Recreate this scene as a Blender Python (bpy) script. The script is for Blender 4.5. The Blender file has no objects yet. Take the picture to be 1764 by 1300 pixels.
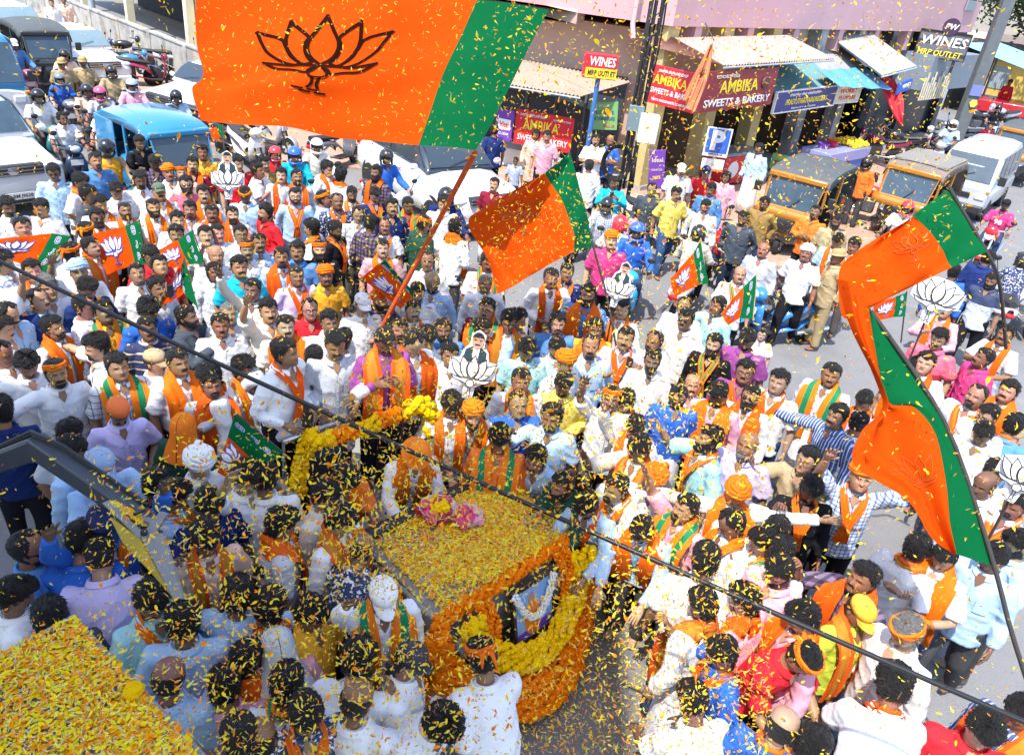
import bpy, math, random
import numpy as np
from mathutils import Matrix, Vector
SC = bpy.context.scene
COL = SC.collection
PI = math.pi
rad = math.radians
# ------------------------------------------------------------------ camera, sky, sun, exposure
F = 1335.0; PITCH = rad(29.7); ROLL = rad(6.9); H = 5.45
cam_d = bpy.data.cameras.new('camera')
cam = bpy.data.objects.new('camera', cam_d); COL.objects.link(cam)
cam_d.sensor_width = 36.0; cam_d.lens = F / 1764.0 * 36.0
cam_d.clip_end = 3000; cam_d.clip_start = 0.05
cam.matrix_world = Matrix.Translation((0, 0, H)) @ Matrix.Rotation(PI / 2 - PITCH, 4, 'X') @ Matrix.Rotation(ROLL, 4, 'Z')
SC.camera = cam
SUN_EL = rad(61); SH = (0.50, 0.866); BSH = (-3.2, -1.2, 16.2)
world = bpy.data.worlds.new('World'); SC.world = world; world.use_nodes = True
wn = world.node_tree.nodes; bg = wn['Background']
sky = wn.new('ShaderNodeTexSky'); sky.sky_type = 'NISHITA'; sky.sun_disc = False
sky.sun_elevation = SUN_EL; sky.sun_rotation = math.atan2(-SH[0], -SH[1]) ; sky.air_density = 1.0; sky.dust_density = 1.2
world.node_tree.links.new(sky.outputs[0], bg.inputs[0]); bg.inputs[1].default_value = 0.15
sun_d = bpy.data.lights.new('sun', 'SUN'); sun_d.energy = 2.6; sun_d.angle = rad(0.55); sun_d.color = (1, .955, .88)
sun = bpy.data.objects.new('sun', sun_d); COL.objects.link(sun)
dv = Vector((SH[0] * math.cos(SUN_EL), SH[1] * math.cos(SUN_EL), -math.sin(SUN_EL)))
sun.rotation_euler = dv.to_track_quat('-Z', 'Y').to_euler(); sun.location = (-20, -30, 40)
vs = SC.view_settings; vs.view_transform = 'Standard'; vs.look = 'None'; vs.exposure = 1.58; vs.gamma = 1.0
vs.use_curve_mapping = False
SC.render.engine = 'CYCLES'
SC.cycles.max_bounces = 6; SC.cycles.diffuse_bounces = 3; SC.cycles.glossy_bounces = 2; SC.cycles.transmission_bounces = 4
SC.cycles.transparent_max_bounces = 6; SC.cycles.use_denoising = True

# ------------------------------------------------------------------ measuring: a pixel of the photograph to a place in the world
def ray(x, y):
    u = (x - 882) / F; v = (650 - y) / F; c, s = math.cos(ROLL), math.sin(ROLL)
    a = u * c - v * s; b = u * s + v * c
    return np.array([a, math.cos(PITCH) + b * math.sin(PITCH), -math.sin(PITCH) + b * math.cos(PITCH)])
def at(x, y, z=0.0):
    d = ray(x, y); return d * ((z - H) / d[2]) + np.array([0, 0, H])
def deep(x, y, t):
    return ray(x, y) * t + np.array([0, 0, H])
def proj(p):
    q = np.array(p, float) - np.array([0, 0, H])
    cP, sP = math.cos(PITCH), math.sin(PITCH); z = q[1] * cP - q[2] * sP
    a = q[0] / z; b = (q[1] * sP + q[2] * cP) / z; c, s = math.cos(ROLL), math.sin(ROLL)
    return 882 + (a * c + b * s) * F, 650 - (-a * s + b * c) * F

# ------------------------------------------------------------------ materials
MATS = {}
def _noise(nt, scale, detail=4, coord='Object', rough=.6, stretch=None):
    tc = nt.nodes.new('ShaderNodeTexCoord'); n = nt.nodes.new('ShaderNodeTexNoise')
    n.inputs['Scale'].default_value = scale; n.inputs['Detail'].default_value = detail; n.inputs['Roughness'].default_value = rough
    src = tc.outputs[coord]
    if stretch:
        mp = nt.nodes.new('ShaderNodeMapping'); mp.inputs['Scale'].default_value = stretch
        nt.links.new(src, mp.inputs[0]); src = mp.outputs[0]
    nt.links.new(src, n.inputs['Vector']); return n
def _mul(nt, a, b, fac=1.0, mode='MULTIPLY'):
    m = nt.nodes.new('ShaderNodeMix'); m.data_type = 'RGBA'; m.blend_type = mode
    if isinstance(fac, (int, float)): m.inputs[0].default_value = fac
    else: nt.links.new(fac, m.inputs[0])
    for k, v in ((6, a), (7, b)):
        if isinstance(v, tuple): m.inputs[k].default_value = (*v[:3], 1)
        else: nt.links.new(v, m.inputs[k])
    return m.outputs[2]
def _ramp(nt, fac, stops):
    r = nt.nodes.new('ShaderNodeValToRGB'); e = r.color_ramp.elements
    while len(e) < len(stops): e.new(.5)
    for k, (p, c) in enumerate(stops):
        e[k].position = p; e[k].color = (c, c, c, 1) if isinstance(c, (int, float)) else (*c, 1)
    nt.links.new(fac, r.inputs[0]); return r.outputs[0]
def M(name, col=(.8, .8, .8), rough=.6, metal=0.0, var=.12, scale=8.0, bump=0.0, bscale=60.0, objcol=False, attr=False,
      trans=0.0, dirt=None, coat=0.0, pattern=None, stretch=None, spec=.5):
    if name in MATS: return MATS[name]
    m = bpy.data.materials.new(name); m.use_nodes = True; nt = m.node_tree; b = nt.nodes['Principled BSDF']
    b.inputs['Roughness'].default_value = rough; b.inputs['Metallic'].default_value = metal
    b.inputs['Specular IOR Level'].default_value = spec
    if coat: b.inputs['Coat Weight'].default_value = coat; b.inputs['Coat Roughness'].default_value = .06
    n = _noise(nt, scale, stretch=stretch)
    v = _ramp(nt, n.outputs['Fac'], [(.3, 1 - var), (.72, 1.0)])
    if objcol:
        oi = nt.nodes.new('ShaderNodeObjectInfo'); base = oi.outputs['Color']
    else:
        base = col
    c = _mul(nt, base, v)
    if attr:
        ca = nt.nodes.new('ShaderNodeVertexColor'); ca.layer_name = 'Col'; c = _mul(nt, c, ca.outputs['Color'])
    if pattern: c = pattern(nt, c)
    if dirt:
        dn = _noise(nt, dirt[1], 6); df = _ramp(nt, dn.outputs['Fac'], [(dirt[2], 0.0), (dirt[2] + .22, dirt[3])])
        c = _mul(nt, c, dirt[0], df, 'MIX')
    nt.links.new(c, b.inputs['Base Color'])
    if bump:
        bn = _noise(nt, bscale, 5, stretch=stretch); bp = nt.nodes.new('ShaderNodeBump'); bp.inputs['Strength'].default_value = bump
        bp.inputs['Distance'].default_value = .02
        nt.links.new(bn.outputs['Fac'], bp.inputs['Height']); nt.links.new(bp.outputs[0], b.inputs['Normal'])
    if trans:
        t = nt.nodes.new('ShaderNodeBsdfTranslucent'); nt.links.new(c, t.inputs[0])
        mx = nt.nodes.new('ShaderNodeMixShader'); mx.inputs[0].default_value = trans
        nt.links.new(b.outputs[0], mx.inputs[1]); nt.links.new(t.outputs[0], mx.inputs[2])
        nt.links.new(mx.outputs[0], nt.nodes['Material Output'].inputs[0])
    MATS[name] = m; return m
def _axis(nt, axis, freq, width):
    tc = nt.nodes.new('ShaderNodeTexCoord'); sx = nt.nodes.new('ShaderNodeSeparateXYZ'); nt.links.new(tc.outputs['Object'], sx.inputs[0])
    a = nt.nodes.new('ShaderNodeMath'); a.operation = 'MULTIPLY'; a.inputs[1].default_value = freq; nt.links.new(sx.outputs[axis], a.inputs[0])
    f = nt.nodes.new('ShaderNodeMath'); f.operation = 'FRACT'; nt.links.new(a.outputs[0], f.inputs[0])
    g = nt.nodes.new('ShaderNodeMath'); g.operation = 'LESS_THAN'; g.inputs[1].default_value = width; nt.links.new(f.outputs[0], g.inputs[0])
    return g.outputs[0]
def pat_check(col, freq, w):
    def p(nt, c):
        c = _mul(nt, c, col, _axis(nt, 'X', freq, w), 'MULTIPLY'); return _mul(nt, c, col, _axis(nt, 'Z', freq, w), 'MULTIPLY')
    return p
def pat_stripe(col, axis, freq, w):
    def p(nt, c): return _mul(nt, c, col, _axis(nt, axis, freq, w), 'MIX')
    return p
def pat_band(col, lo, hi):      # a colour block across a T-shirt
    def p(nt, c):
        tc = nt.nodes.new('ShaderNodeTexCoord'); sx = nt.nodes.new('ShaderNodeSeparateXYZ'); nt.links.new(tc.outputs['Object'], sx.inputs[0])
        g = nt.nodes.new('ShaderNodeMath'); g.operation = 'GREATER_THAN'; g.inputs[1].default_value = lo; nt.links.new(sx.outputs['Z'], g.inputs[0])
        l = nt.nodes.new('ShaderNodeMath'); l.operation = 'LESS_THAN'; l.inputs[1].default_value = hi; nt.links.new(sx.outputs['Z'], l.inputs[0])
        k = nt.nodes.new('ShaderNodeMath'); k.operation = 'MULTIPLY'; nt.links.new(g.outputs[0], k.inputs[0]); nt.links.new(l.outputs[0], k.inputs[1])
        return _mul(nt, c, col, k.outputs[0], 'MIX')
    return p
def pat_spots(col, scale, thr):
    def p(nt, c):
        n = _noise(nt, scale, 1); return _mul(nt, c, col, _ramp(nt, n.outputs['Fac'], [(thr, 0.0), (thr + .03, 1.0)]), 'MIX')
    return p

# ------------------------------------------------------------------ mesh helpers
def mesh_np(name, v, f, mats=(), smooth=True, col=None, fm=None):
    me = bpy.data.meshes.new(name)
    me.from_pydata([tuple(map(float, p)) for p in v] if not isinstance(v, np.ndarray) else v.tolist(), [], f)
    for m in mats: me.materials.append(m)
    if smooth: me.polygons.foreach_set('use_smooth', [True] * len(me.polygons))
    if fm is not None: me.polygons.foreach_set('material_index', fm)
    if col is not None:
        a = me.color_attributes.new('Col', 'FLOAT_COLOR', 'POINT')
        c = np.ones((len(v), 4), np.float32); c[:, :3] = col; a.data.foreach_set('color', c.ravel())
    me.update(); return me
def link(name, data, parent=None, loc=None, mat=None):
    o = bpy.data.objects.new(name, data); COL.objects.link(o)
    if parent is not None: o.parent = parent
    if mat is not None: o.matrix_local = mat
    elif loc is not None: o.location = loc
    return o
def tag(o, label=None, cat=None, group=None, kind=None):
    if label: o['label'] = label
    if cat: o['category'] = cat
    if group: o['group'] = group
    if kind: o['kind'] = kind
    return o
def empty(name, loc=(0, 0, 0), rz=0.0, label=None, cat=None, group=None):
    o = bpy.data.objects.new(name, None); COL.objects.link(o); o.location = loc; o.rotation_euler = (0, 0, rz)
    o.empty_display_size = .2
    return tag(o, label, cat, group)
def kids(o): return [c for c in o.children]
def copy_tree(o, parent=None):
    c = o.copy(); COL.objects.link(c)
    if parent is not None:
        c.parent = parent; c.matrix_parent_inverse = o.matrix_parent_inverse.copy()
    for ch in o.children: copy_tree(ch, c)
    return c
def frame_at(o, right, normal):      # 4x4: x along right, y along up, z along normal
    r = Vector(right).normalized(); n = Vector(normal).normalized(); u = n.cross(r).normalized(); r = u.cross(n)
    m = Matrix((r, u, n)).transposed().to_4x4(); m.translation = Vector(o); return m
class MB:
    def __init__(s): s.v = []; s.f = []; s.m = []; s.mi = 0; s.c = []; s.cc = (1, 1, 1)
    def add(s, v, f):
        k = len(s.v); s.v += [tuple(p) for p in v]; s.f += [tuple(i + k for i in q) for q in f]; s.m += [s.mi] * len(f); s.c += [s.cc] * len(v); return s
    def box(s, a, b, mat=None):
        (x0, y0, z0), (x1, y1, z1) = a, b
        v = [(x0, y0, z0), (x1, y0, z0), (x1, y1, z0), (x0, y1, z0), (x0, y0, z1), (x1, y0, z1), (x1, y1, z1), (x0, y1, z1)]
        if mat is not None: v = [tuple(mat @ Vector(p)) for p in v]
        return s.add(v, [(0, 3, 2, 1), (4, 5, 6, 7), (0, 1, 5, 4), (1, 2, 6, 5), (2, 3, 7, 6), (3, 0, 4, 7)])
    def loft(s, rings, caps=True, closed=True):
        n = len(rings[0]); v = [p for r in rings for p in r]; f = []
        for i in range(len(rings) - 1):
            for j in range(n if closed else n - 1):
                j2 = (j + 1) % n; f.append((i * n + j, i * n + j2, (i + 1) * n + j2, (i + 1) * n + j))
        if caps and closed:
            f.append(tuple(range(n - 1, -1, -1))); f.append(tuple((len(rings) - 1) * n + j for j in range(n)))
        return s.add(v, f)
    def tube(s, pts, r, n=8, caps=True, flat=1.0):
        pts = [np.array(p, float) for p in pts]; rs = r if hasattr(r, '__len__') else [r] * len(pts); rings = []; ref = None
        for i, p in enumerate(pts):
            d = pts[min(i + 1, len(pts) - 1)] - pts[max(i - 1, 0)]; d = d / (np.linalg.norm(d) + 1e-9)
            if ref is None: ref = np.array([0, 0, 1.]) if abs(d[2]) < .9 else np.array([0, 1., 0])
            x = np.cross(d, ref); x /= np.linalg.norm(x) + 1e-9; y = np.cross(d, x); ref = -y if False else np.cross(x, d)
            rings.append([tuple(p + rs[i] * (x * math.cos(a) + y * math.sin(a) * flat)) for a in np.linspace(0, 2 * PI, n, endpoint=False)])
        return s.loft(rings, caps)
    def lathe(s, prof, n=20, mat=None, a0=0.0):
        rings = []
        for r, z in prof:
            q = [(r * math.cos(a + a0), r * math.sin(a + a0), z) for a in np.linspace(0, 2 * PI, n, endpoint=False)]
            rings.append([tuple(mat @ Vector(p)) for p in q] if mat is not None else q)
        return s.loft(rings)
    def prism(s, poly, z0, z1, mat=None):
        n = len(poly); v = [(x, y, z0) for x, y in poly] + [(x, y, z1) for x, y in poly]
        if mat is not None: v = [tuple(mat @ Vector(p)) for p in v]
        return s.add(v, [tuple(range(n - 1, -1, -1)), tuple(range(n, 2 * n))] + [(i, (i + 1) % n, n + (i + 1) % n, n + i) for i in range(n)])
    def sph(s, c, r, n=10, k=7):
        rr = (r, r, r) if not hasattr(r, '__len__') else r
        return s.loft([[(c[0] + rr[0] * math.sin(t) * math.cos(a), c[1] + rr[1] * math.sin(t) * math.sin(a), c[2] + rr[2] * math.cos(t))
                        for a in np.linspace(0, 2 * PI, n, endpoint=False)] for t in np.linspace(PI - .12, .12, k)])
    def mesh(s, name, mats, smooth=False, col=False):
        mats = mats if isinstance(mats, (list, tuple)) else [mats]
        return mesh_np(name, s.v, s.f, mats, smooth, np.array(s.c) if col else None, s.m)
    def build(s, name, mats, parent=None, loc=None, smooth=False, bevel=0.0, mat=None, col=False, sub=0, seg=2):
        o = link(name, s.mesh(name, mats, smooth, col), parent, loc, mat)
        if bevel:
            b = o.modifiers.new('bevel', 'BEVEL'); b.width = bevel; b.segments = seg; b.limit_method = 'ANGLE'; b.angle_limit = rad(40)
            o.data.polygons.foreach_set('use_smooth', [True] * len(o.data.polygons))
            o.data.set_sharp_from_angle(angle=rad(50))
        if sub:
            b = o.modifiers.new('sub', 'SUBSURF'); b.levels = sub; b.render_levels = sub
        if smooth and not sub:
            o.data.set_sharp_from_angle(angle=rad(48))
        return o
TXT = {}
def text_mesh(txt, size, ext=.004, bold=0.0, shear=0.0, spacing=1.0):
    k = (txt, size, ext, bold, shear, spacing)
    if k in TXT: return TXT[k]
    c = bpy.data.curves.new('text', 'FONT'); c.body = txt; c.size = size; c.extrude = ext; c.offset = bold * size; c.shear = shear
    c.align_x = 'CENTER'; c.align_y = 'CENTER'; c.resolution_u = 2; c.space_character = spacing
    o = bpy.data.objects.new('text', c); COL.objects.link(o)
    dg = bpy.context.evaluated_depsgraph_get(); me = bpy.data.meshes.new_from_object(o.evaluated_get(dg))
    bpy.data.objects.remove(o); bpy.data.curves.remove(c); TXT[k] = me; return me
def lettering(txt, size, mat, parent, fr, x=0, y=0, z=.01, ext=.004, bold=.012, shear=0, fit=None, name='lettering', spacing=1.0):
    src = text_mesh(txt, size, ext, bold, shear, spacing); me = src.copy(); me.materials.clear(); me.materials.append(mat)
    sx = 1.0
    if fit:
        w = max(v.co.x for v in me.vertices) - min(v.co.x for v in me.vertices); sx = fit / max(w, 1e-3)
    return link(name, me, parent, mat=fr @ Matrix.Translation((x, y, z)) @ Matrix.Diagonal((sx, 1, 1, 1)))
rng = np.random.default_rng(7); random.seed(7)
# ------------------------------------------------------------------ ground
def onp(x, y, P, D):       # where the sight line through a pixel meets the upright plane through P along D
    d = ray(x, y); n = np.array([-D[1], D[0]]); t = (n @ np.array(P[:2])) / (n @ d[:2]); return d * t + np.array([0, 0, H])
def sheet(name, pts, z, mat, kind='structure', sub=0):
    mb = MB(); mb.add([(p[0], p[1], z) for p in pts], [tuple(range(len(pts)))]); o = mb.build(name, mat); o['kind'] = kind; return o
def mix_patch(cols, sc):
    def p(nt, c):
        for col, s, lo, f in cols:
            n = _noise(nt, s, 6); c = _mul(nt, c, col, _ramp(nt, n.outputs['Fac'], [(lo, 0.0), (lo + .12, f)]), 'MIX')
        return c
    return p
ASPH = M('asphalt', (.21, .21, .215), rough=.9, var=.22, scale=45, bump=.35, bscale=140, pattern=mix_patch([((.12, .12, .125), .35, .52, .55), ((.30, .28, .25), .9, .60, .45), ((.09, .09, .09), 2.5, .66, .4)], 1))
LATER = M('red_earth_paving', (.42, .27, .20), rough=.95, var=.25, scale=9, bump=.4, bscale=60, pattern=mix_patch([((.50, .38, .30), 1.3, .5, .6), ((.25, .17, .13), 3, .62, .5)], 1))
CONC = M('stained_concrete', (.42, .41, .38), rough=.92, var=.25, scale=3, bump=.35, bscale=40, dirt=((.10, .10, .09), 1.6, .46, .75), stretch=(1, 1, .5))
sheet('ground', [(-900, -200), (900, -200), (900, 1800), (-900, 1800)], -.06, M('earth', (.26, .22, .17), rough=1, var=.3, scale=.2))
sheet('road', [(-42, -16), (48, -16), (48, 60), (10, 42), (-6, 26), (-40, 62), (-70, 80), (-70, -16)], 0, ASPH)
def gp(*px): return [at(x, y) for x, y in px]
def sidewalk(name, pts, h=.11):
    mb = MB(); mb.prism([(p[0], p[1]) for p in pts][::(1 if sum((pts[i][0] * pts[(i + 1) % len(pts)][1] - pts[(i + 1) % len(pts)][0] * pts[i][1]) for i in range(len(pts))) > 0 else -1)], 0.002, h); o = mb.build(name, LATER); o['kind'] = 'structure'; return o
sidewalk('shop_pavement', [(-5.5, 19.0), (-2.0, 18.6), (1.2, 17.3), (3.2, 15.9), (5.4, 15.4), (7.5, 17.0), (9.2, 19.6), (12, 23.4), (17, 30), (14.2, 30.6), (2.4, 20.6), (-5.5, 22.4)], .05)
sidewalk('roadside_verge', [(-24, 36.6), (-17.2, 30.2), (-12, 24.0), (-9.0, 19.9), (-6.2, 18.2), (-5.6, 19.0), (-5.6, 22.4), (-11.2, 26.0), (-23, 37.3)], .05)
MARK = M('road_paint', (.62, .60, .54), rough=.8, var=.4, scale=12)
# ------------------------------------------------------------------ left side: compound wall, lamp post, cream building
W0 = np.array([-24.6, 38.6]); W1 = np.array([-9.6, 24.2]); wd = (W1 - W0) / np.linalg.norm(W1 - W0); wn_ = np.array([-wd[1], wd[0]]); wl = np.linalg.norm(W1 - W0)
wallT = empty('compound_wall', (W0[0], W0[1], 0), math.atan2(wd[1], wd[0]), 'long weathered grey concrete wall along the road by the parked scooters', 'wall')
def wz(x): return 1.02 + .010 * x
n = 7
for i in range(n):
    x0, x1 = wl * i / n, wl * (i + 1) / n
    mb = MB(); mb.box((x0 + .13, 0, 0), (x1 - .13, .16, wz(x0))); mb.build('panel', CONC, wallT, bevel=.01)
    mb = MB(); mb.box((x0 - .13, -.03, 0), (x0 + .13, .19, wz(x0) + .03)); mb.build('pillar', CONC, wallT, bevel=.012)
    mb = MB(); mb.box((x0 + .13, -.035, wz(x0)), (x1 - .13, .195, wz(x0) + .07)); mb.build('coping', CONC, wallT, bevel=.01)
GREYPAINT = M('grey_metal_paint', (.34, .40, .45), rough=.5, var=.15)
lp = empty('street_pole', (*(at(167, 68)[:2]), 0), 0, 'tall slim pale grey street pole behind the weathered compound wall', 'pole')
mb = MB(); mb.tube([(0, 0, 0), (0, 0, 8)], [.13, .09], 12); mb.build('shaft', GREYPAINT, lp, smooth=True)
mb = MB(); mb.lathe([(.2, 0), (.2, .2), (.14, .28)], 12); mb.build('base', GREYPAINT, lp)
CREAM = M('cream_render', (.78, .70, .50), rough=.85, var=.1, scale=2, dirt=((.5, .42, .3), 1.5, .62, .5))
cb0 = W0 + wn_ * 2.2; cbT = empty('cream_building', (cb0[0], cb0[1], 0), math.atan2(wd[1], wd[0]), 'cream building with grey shutters and dark car port behind the concrete wall', 'building')
SHUT = M('grey_shutter', (.30, .34, .37), rough=.5, var=.12, pattern=pat_stripe((.16, .19, .21), 'X', 9, .18))
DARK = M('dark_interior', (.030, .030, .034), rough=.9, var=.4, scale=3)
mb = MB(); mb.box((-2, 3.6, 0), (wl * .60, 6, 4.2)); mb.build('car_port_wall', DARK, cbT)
mb = MB(); mb.box((wl * .60, .5, 0), (wl + 3, 6, 5)); mb.build('wall', CREAM, cbT)
mb = MB(); mb.box((-3, -.3, 3.3), (wl + 4, 7, 3.75)); mb.build('floor_slab', CREAM, cbT)
for k, xx in enumerate((.60, .30, .02)):
    mb = MB(); mb.box((wl * xx - .14, .1, 0), (wl * xx + .14, .44, 3.3)); mb.build('column', CREAM, cbT, bevel=.02)
for xx in (.63, .80, .93):
    mb = MB(); mb.box((wl * xx, .44, .25), (wl * xx + 1.5, .5, 2.6)); s = mb.build('shutter', SHUT, cbT)
    mb = MB(); mb.box((wl * xx - .08, .40, 2.6), (wl * xx + 1.58, .5, 2.7)); mb.build('frame', GREYPAINT, s)
# ------------------------------------------------------------------ building behind the camera on the left: it throws the shade over the near crowd
bt = empty('tall_building', (-9, -7, 0), 0, 'tall plain cream building standing behind the crowd', 'building')
mb = MB(); mb.box((-12, -9, 0), (BSH[0] + 9, BSH[1] + 7, BSH[2])); mb.build('wall', CREAM, bt)
for fl in range(4):
    for k in range(5):
        mb = MB(); x = -10 + k * 3; mb.box((x, BSH[1] + 7.0, 1.2 + fl * 3.6), (x + 1.5, BSH[1] + 7.05, 2.7 + fl * 3.6)); mb.build('window', SHUT, bt)
# ------------------------------------------------------------------ pink corner building with its shops
C = np.array([2.65, 19.9]); Rr = np.array([15.9, 33.6]); aD = (Rr - C) / np.linalg.norm(Rr - C); aN = np.array([aD[1], -aD[0]])
Lb = np.array([-7.6, 22.33]); bD = (Lb - C) / np.linalg.norm(Lb - C); bN = np.array([bD[1], -bD[0]]); bN = bN if bN[1] < 0 else -bN
back = np.array([6, 40.])
SWH = M('whitewash', (.70, .69, .66), rough=.85, var=.15, scale=3)
PINK = M('pink_render', (.58, .35, .37), rough=.8, var=.10, scale=1.2, dirt=((.40, .30, .30), .9, .58, .45))
BEIGE = M('beige_render', (.60, .42, .34), rough=.85, var=.14, scale=1.5, dirt=((.30, .22, .18), 1.3, .55, .5))
YEL = M('ochre_render', (.55, .45, .20), rough=.85, var=.15, scale=3, dirt=((.25, .2, .1), 2, .58, .5))
TILE = M('black_wall_tile', (.025, .032, .042), rough=.22, var=.3, scale=6)
bl = empty('corner_building', (C[0], C[1], 0), 0, 'two storey pink corner building with shops under its overhanging upper floor', 'building')
def bpart(name, poly, z0, z1, mat):
    mb = MB(); a = sum(poly[i][0] * poly[(i + 1) % len(poly)][1] - poly[(i + 1) % len(poly)][0] * poly[i][1] for i in range(len(poly)))
    pl = [(p[0] - C[0], p[1] - C[1]) for p in (poly if a > 0 else poly[::-1])]; mb.prism(pl, z0, z1); return mb.build(name, mat, bl)
ins = 1.3
Ci = C - aN * ins - bN * .3
bpart('upper_floor', [C + aN * .1, Rr + aN * .1, Rr - aN * 9, back, Lb - bN * 8, Lb - bN * .9, C - bN * .9 + bD * 2.2, C + bD * 2.2], 3.95, 9.5, PINK)
bpart('upper_wing', [Lb - bN * .9, C - bN * .9 + bD * 2.2, C + bD * 2.2 + bN * .0, C + bD * 3.2 - bN * .88, Lb - bN * 1.2], 3.7, 3.95, BEIGE)
bpart('wing_wall', [C - bN * 1.2 + bD * .6, Lb - bN * 1.2, Lb - bN * 6, C - bN * 6], 0, 3.7, BEIGE)
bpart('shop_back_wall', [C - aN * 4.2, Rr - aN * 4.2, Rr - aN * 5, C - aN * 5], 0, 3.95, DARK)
bpart('shop_floor', [C + aN * .05, Rr + aN * .05, Rr - aN * 4.2, C - aN * 4.2], .0, .16, CONC)
Lf = np.linalg.norm(Rr - C)
for k, tt in enumerate((.012, .135, .26, .40, .53, .66, .80, .985)):     # the piers between the shops
    p = C + aD * Lf * tt; m_ = (YEL if k < 3 else (CONC if k < 5 else TILE)); w_ = .22
    bpart('pier', [p - aD * w_ - aN * .4, p + aD * w_ - aN * .4, p + aD * w_ + aN * .0, p - aD * w_ + aN * .0], 0, 3.95, m_)
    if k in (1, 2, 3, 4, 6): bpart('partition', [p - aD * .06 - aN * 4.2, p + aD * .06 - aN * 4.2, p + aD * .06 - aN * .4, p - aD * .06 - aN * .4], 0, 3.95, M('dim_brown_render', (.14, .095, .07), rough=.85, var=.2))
    q = C + aD * (Lf * tt + .9) ; 
    if k < 7: bpart('bracket', [q - aD * .14 - aN * .9, q + aD * .14 - aN * .9, q + aD * .14 + aN * .06, q - aD * .14 + aN * .06], 3.35, 3.95, PINK)
p0 = C + aD * Lf * .66; p1 = C + aD * Lf * .80
bpart('tiled_wall', [p0 - aN * .2, C + aD * Lf * .97 - aN * .2, C + aD * Lf * .97 - aN * .5, p0 - aN * .5], 0, 3.0, TILE)
bpart('lintel', [C + aD * .5 - aN * .42, Rr - aN * .42, Rr - aN * .7, C + aD * .5 - aN * .7], 2.75, 3.95, BEIGE)
bpart('grey_fascia', [C + aD * Lf * .73 + aN * 1.0, C + aD * Lf * .975 + aN * 1.0, C + aD * Lf * .975 - aN * .2, C + aD * Lf * .73 - aN * .2], 2.15, 3.3, M('grey_cladding', (.20, .25, .30), rough=.5, var=.12))
fw = empty('shop_frontage', (C[0], C[1], 0), math.atan2(-bD[1], -bD[0]), 'dark shuttered shop front under the dusty brown awning', 'shop front')
mb = MB(); mb.box((-10, 1.0, 0), (-.9, 1.12, 2.55)); mb.build('shutter_wall', M('dark_blue_shutter', (.05, .062, .085), rough=.5, var=.2), fw)
for k in range(11):
    mb = MB(); mb.box((-9.9 + k * .8, .93, .1), (-9.84 + k * .8, 1.0, 2.5)); mb.build('upright', M('shutter_rail', (.10, .12, .15), rough=.5), fw)
mb = MB(); mb.box((-6.2, .1, 0), (-3.0, .95, .5)); mb.build('step', SWH, fw, bevel=.02)
for k in range(4):          # windows of the upper floor near the pole
    q = C + aD * (Lf * .90 + .0) ; 
for zz in (4.7, 7.0):
    q = Rr + aN * .12 - aD * 1.6; bpart('window', [q, q + aD * .9, q + aD * .9 + aN * .05, q + aN * .05], zz, zz + 1.5, SHUT)
mb = MB(); e0 = Rr + aD * .02 - C; 
for k in range(3):
    q = e0 - aN * (1.4 + 2.2 * k); mb = MB(); mb.box((0, 0, 0), (.06, 1.0, 1.5), Matrix.Translation((q[0], q[1], 4.5)) @ Matrix.Rotation(math.atan2(aD[1], aD[0]), 4, 'Z')); mb.build('window', SHUT, bl)
mb = MB(); q = C + aD * .05 + aN * .16 - C; mb.tube([(q[0] - 1.0, q[1] + .02, 9), (q[0] - 1.0, q[1] + .02, 3.9), (q[0] - .95, q[1] - .15, 3.6)], .06, 10); mb.build('drain_pipe', PINK, bl, smooth=True)
# awnings of corrugated sheet (the folds are real)
def awning(name, label, quad, mat, waves=60, amp=.022):
    P = [np.array(p, float) for p in quad]; n = waves * 4; rows = []
    nrm = np.cross(P[1] - P[0], P[3] - P[0]); nrm /= np.linalg.norm(nrm)
    if nrm[2] < 0: nrm = -nrm
    rows = [[], []]
    for i in range(n + 1):
        u = i / n; o = nrm * amp * math.sin(2 * PI * waves * u)
        rows[0].append(tuple(P[0] * (1 - u) + P[1] * u + o)); rows[1].append(tuple(P[3] * (1 - u) + P[2] * u + o))
    mb = MB(); mb.loft(rows, caps=False, closed=False); mb.loft([[tuple(np.array(p) - nrm * .008) for p in r] for r in rows], caps=False, closed=False)
    return mb
def awn(name, label, quad, mat, waves=60, rails=True):
    c = sum(np.array(q) for q in quad) / 4; t = empty(name, tuple(c), 0, label, 'awning')
    mb = awning(name, label, [np.array(q) - c for q in quad], mat, waves); mb.build('corrugated_sheet', mat, t)
    if rails:
        a, b = np.array(quad[0]) - c, np.array(quad[1]) - c; d, e = np.array(quad[3]) - c, np.array(quad[2]) - c; mb = MB(); mb.tube([a - (0, 0, .05), b - (0, 0, .05)], .025, 6); mb.tube([d - (0, 0, .05), e - (0, 0, .05)], .025, 6); mb.build('rail', GREYPAINT, t)
        for u in (.04, .5, .96):
            mb = MB(); mb.tube([a * (1 - u) + b * u - (0, 0, .06), d * (1 - u) + e * u - (0, 0, .06)], .022, 6); mb.build('strut', GREYPAINT, t)
    return t
A1 = C + aN * 1.55
RUST = M('rusty_red_sheet', (.50, .27, .24), rough=.6, var=.2, scale=4, dirt=((.60, .48, .42), 1.2, .5, .6))
DUST = M('dusty_brown_sheet', (.48, .36, .28), rough=.75, var=.2, scale=4, dirt=((.28, .2, .15), 2, .55, .6))
GSHEET = M('grey_sheet', (.27, .28, .29), rough=.6, var=.2, scale=4, dirt=((.16, .15, .14), 1.5, .5, .6))
TEAL = M('teal_sheet', (.10, .24, .25), rough=.6, var=.2, scale=4); BLUET = M('blue_sheet', (.10, .34, .62), rough=.5, var=.15, scale=3)
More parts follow.
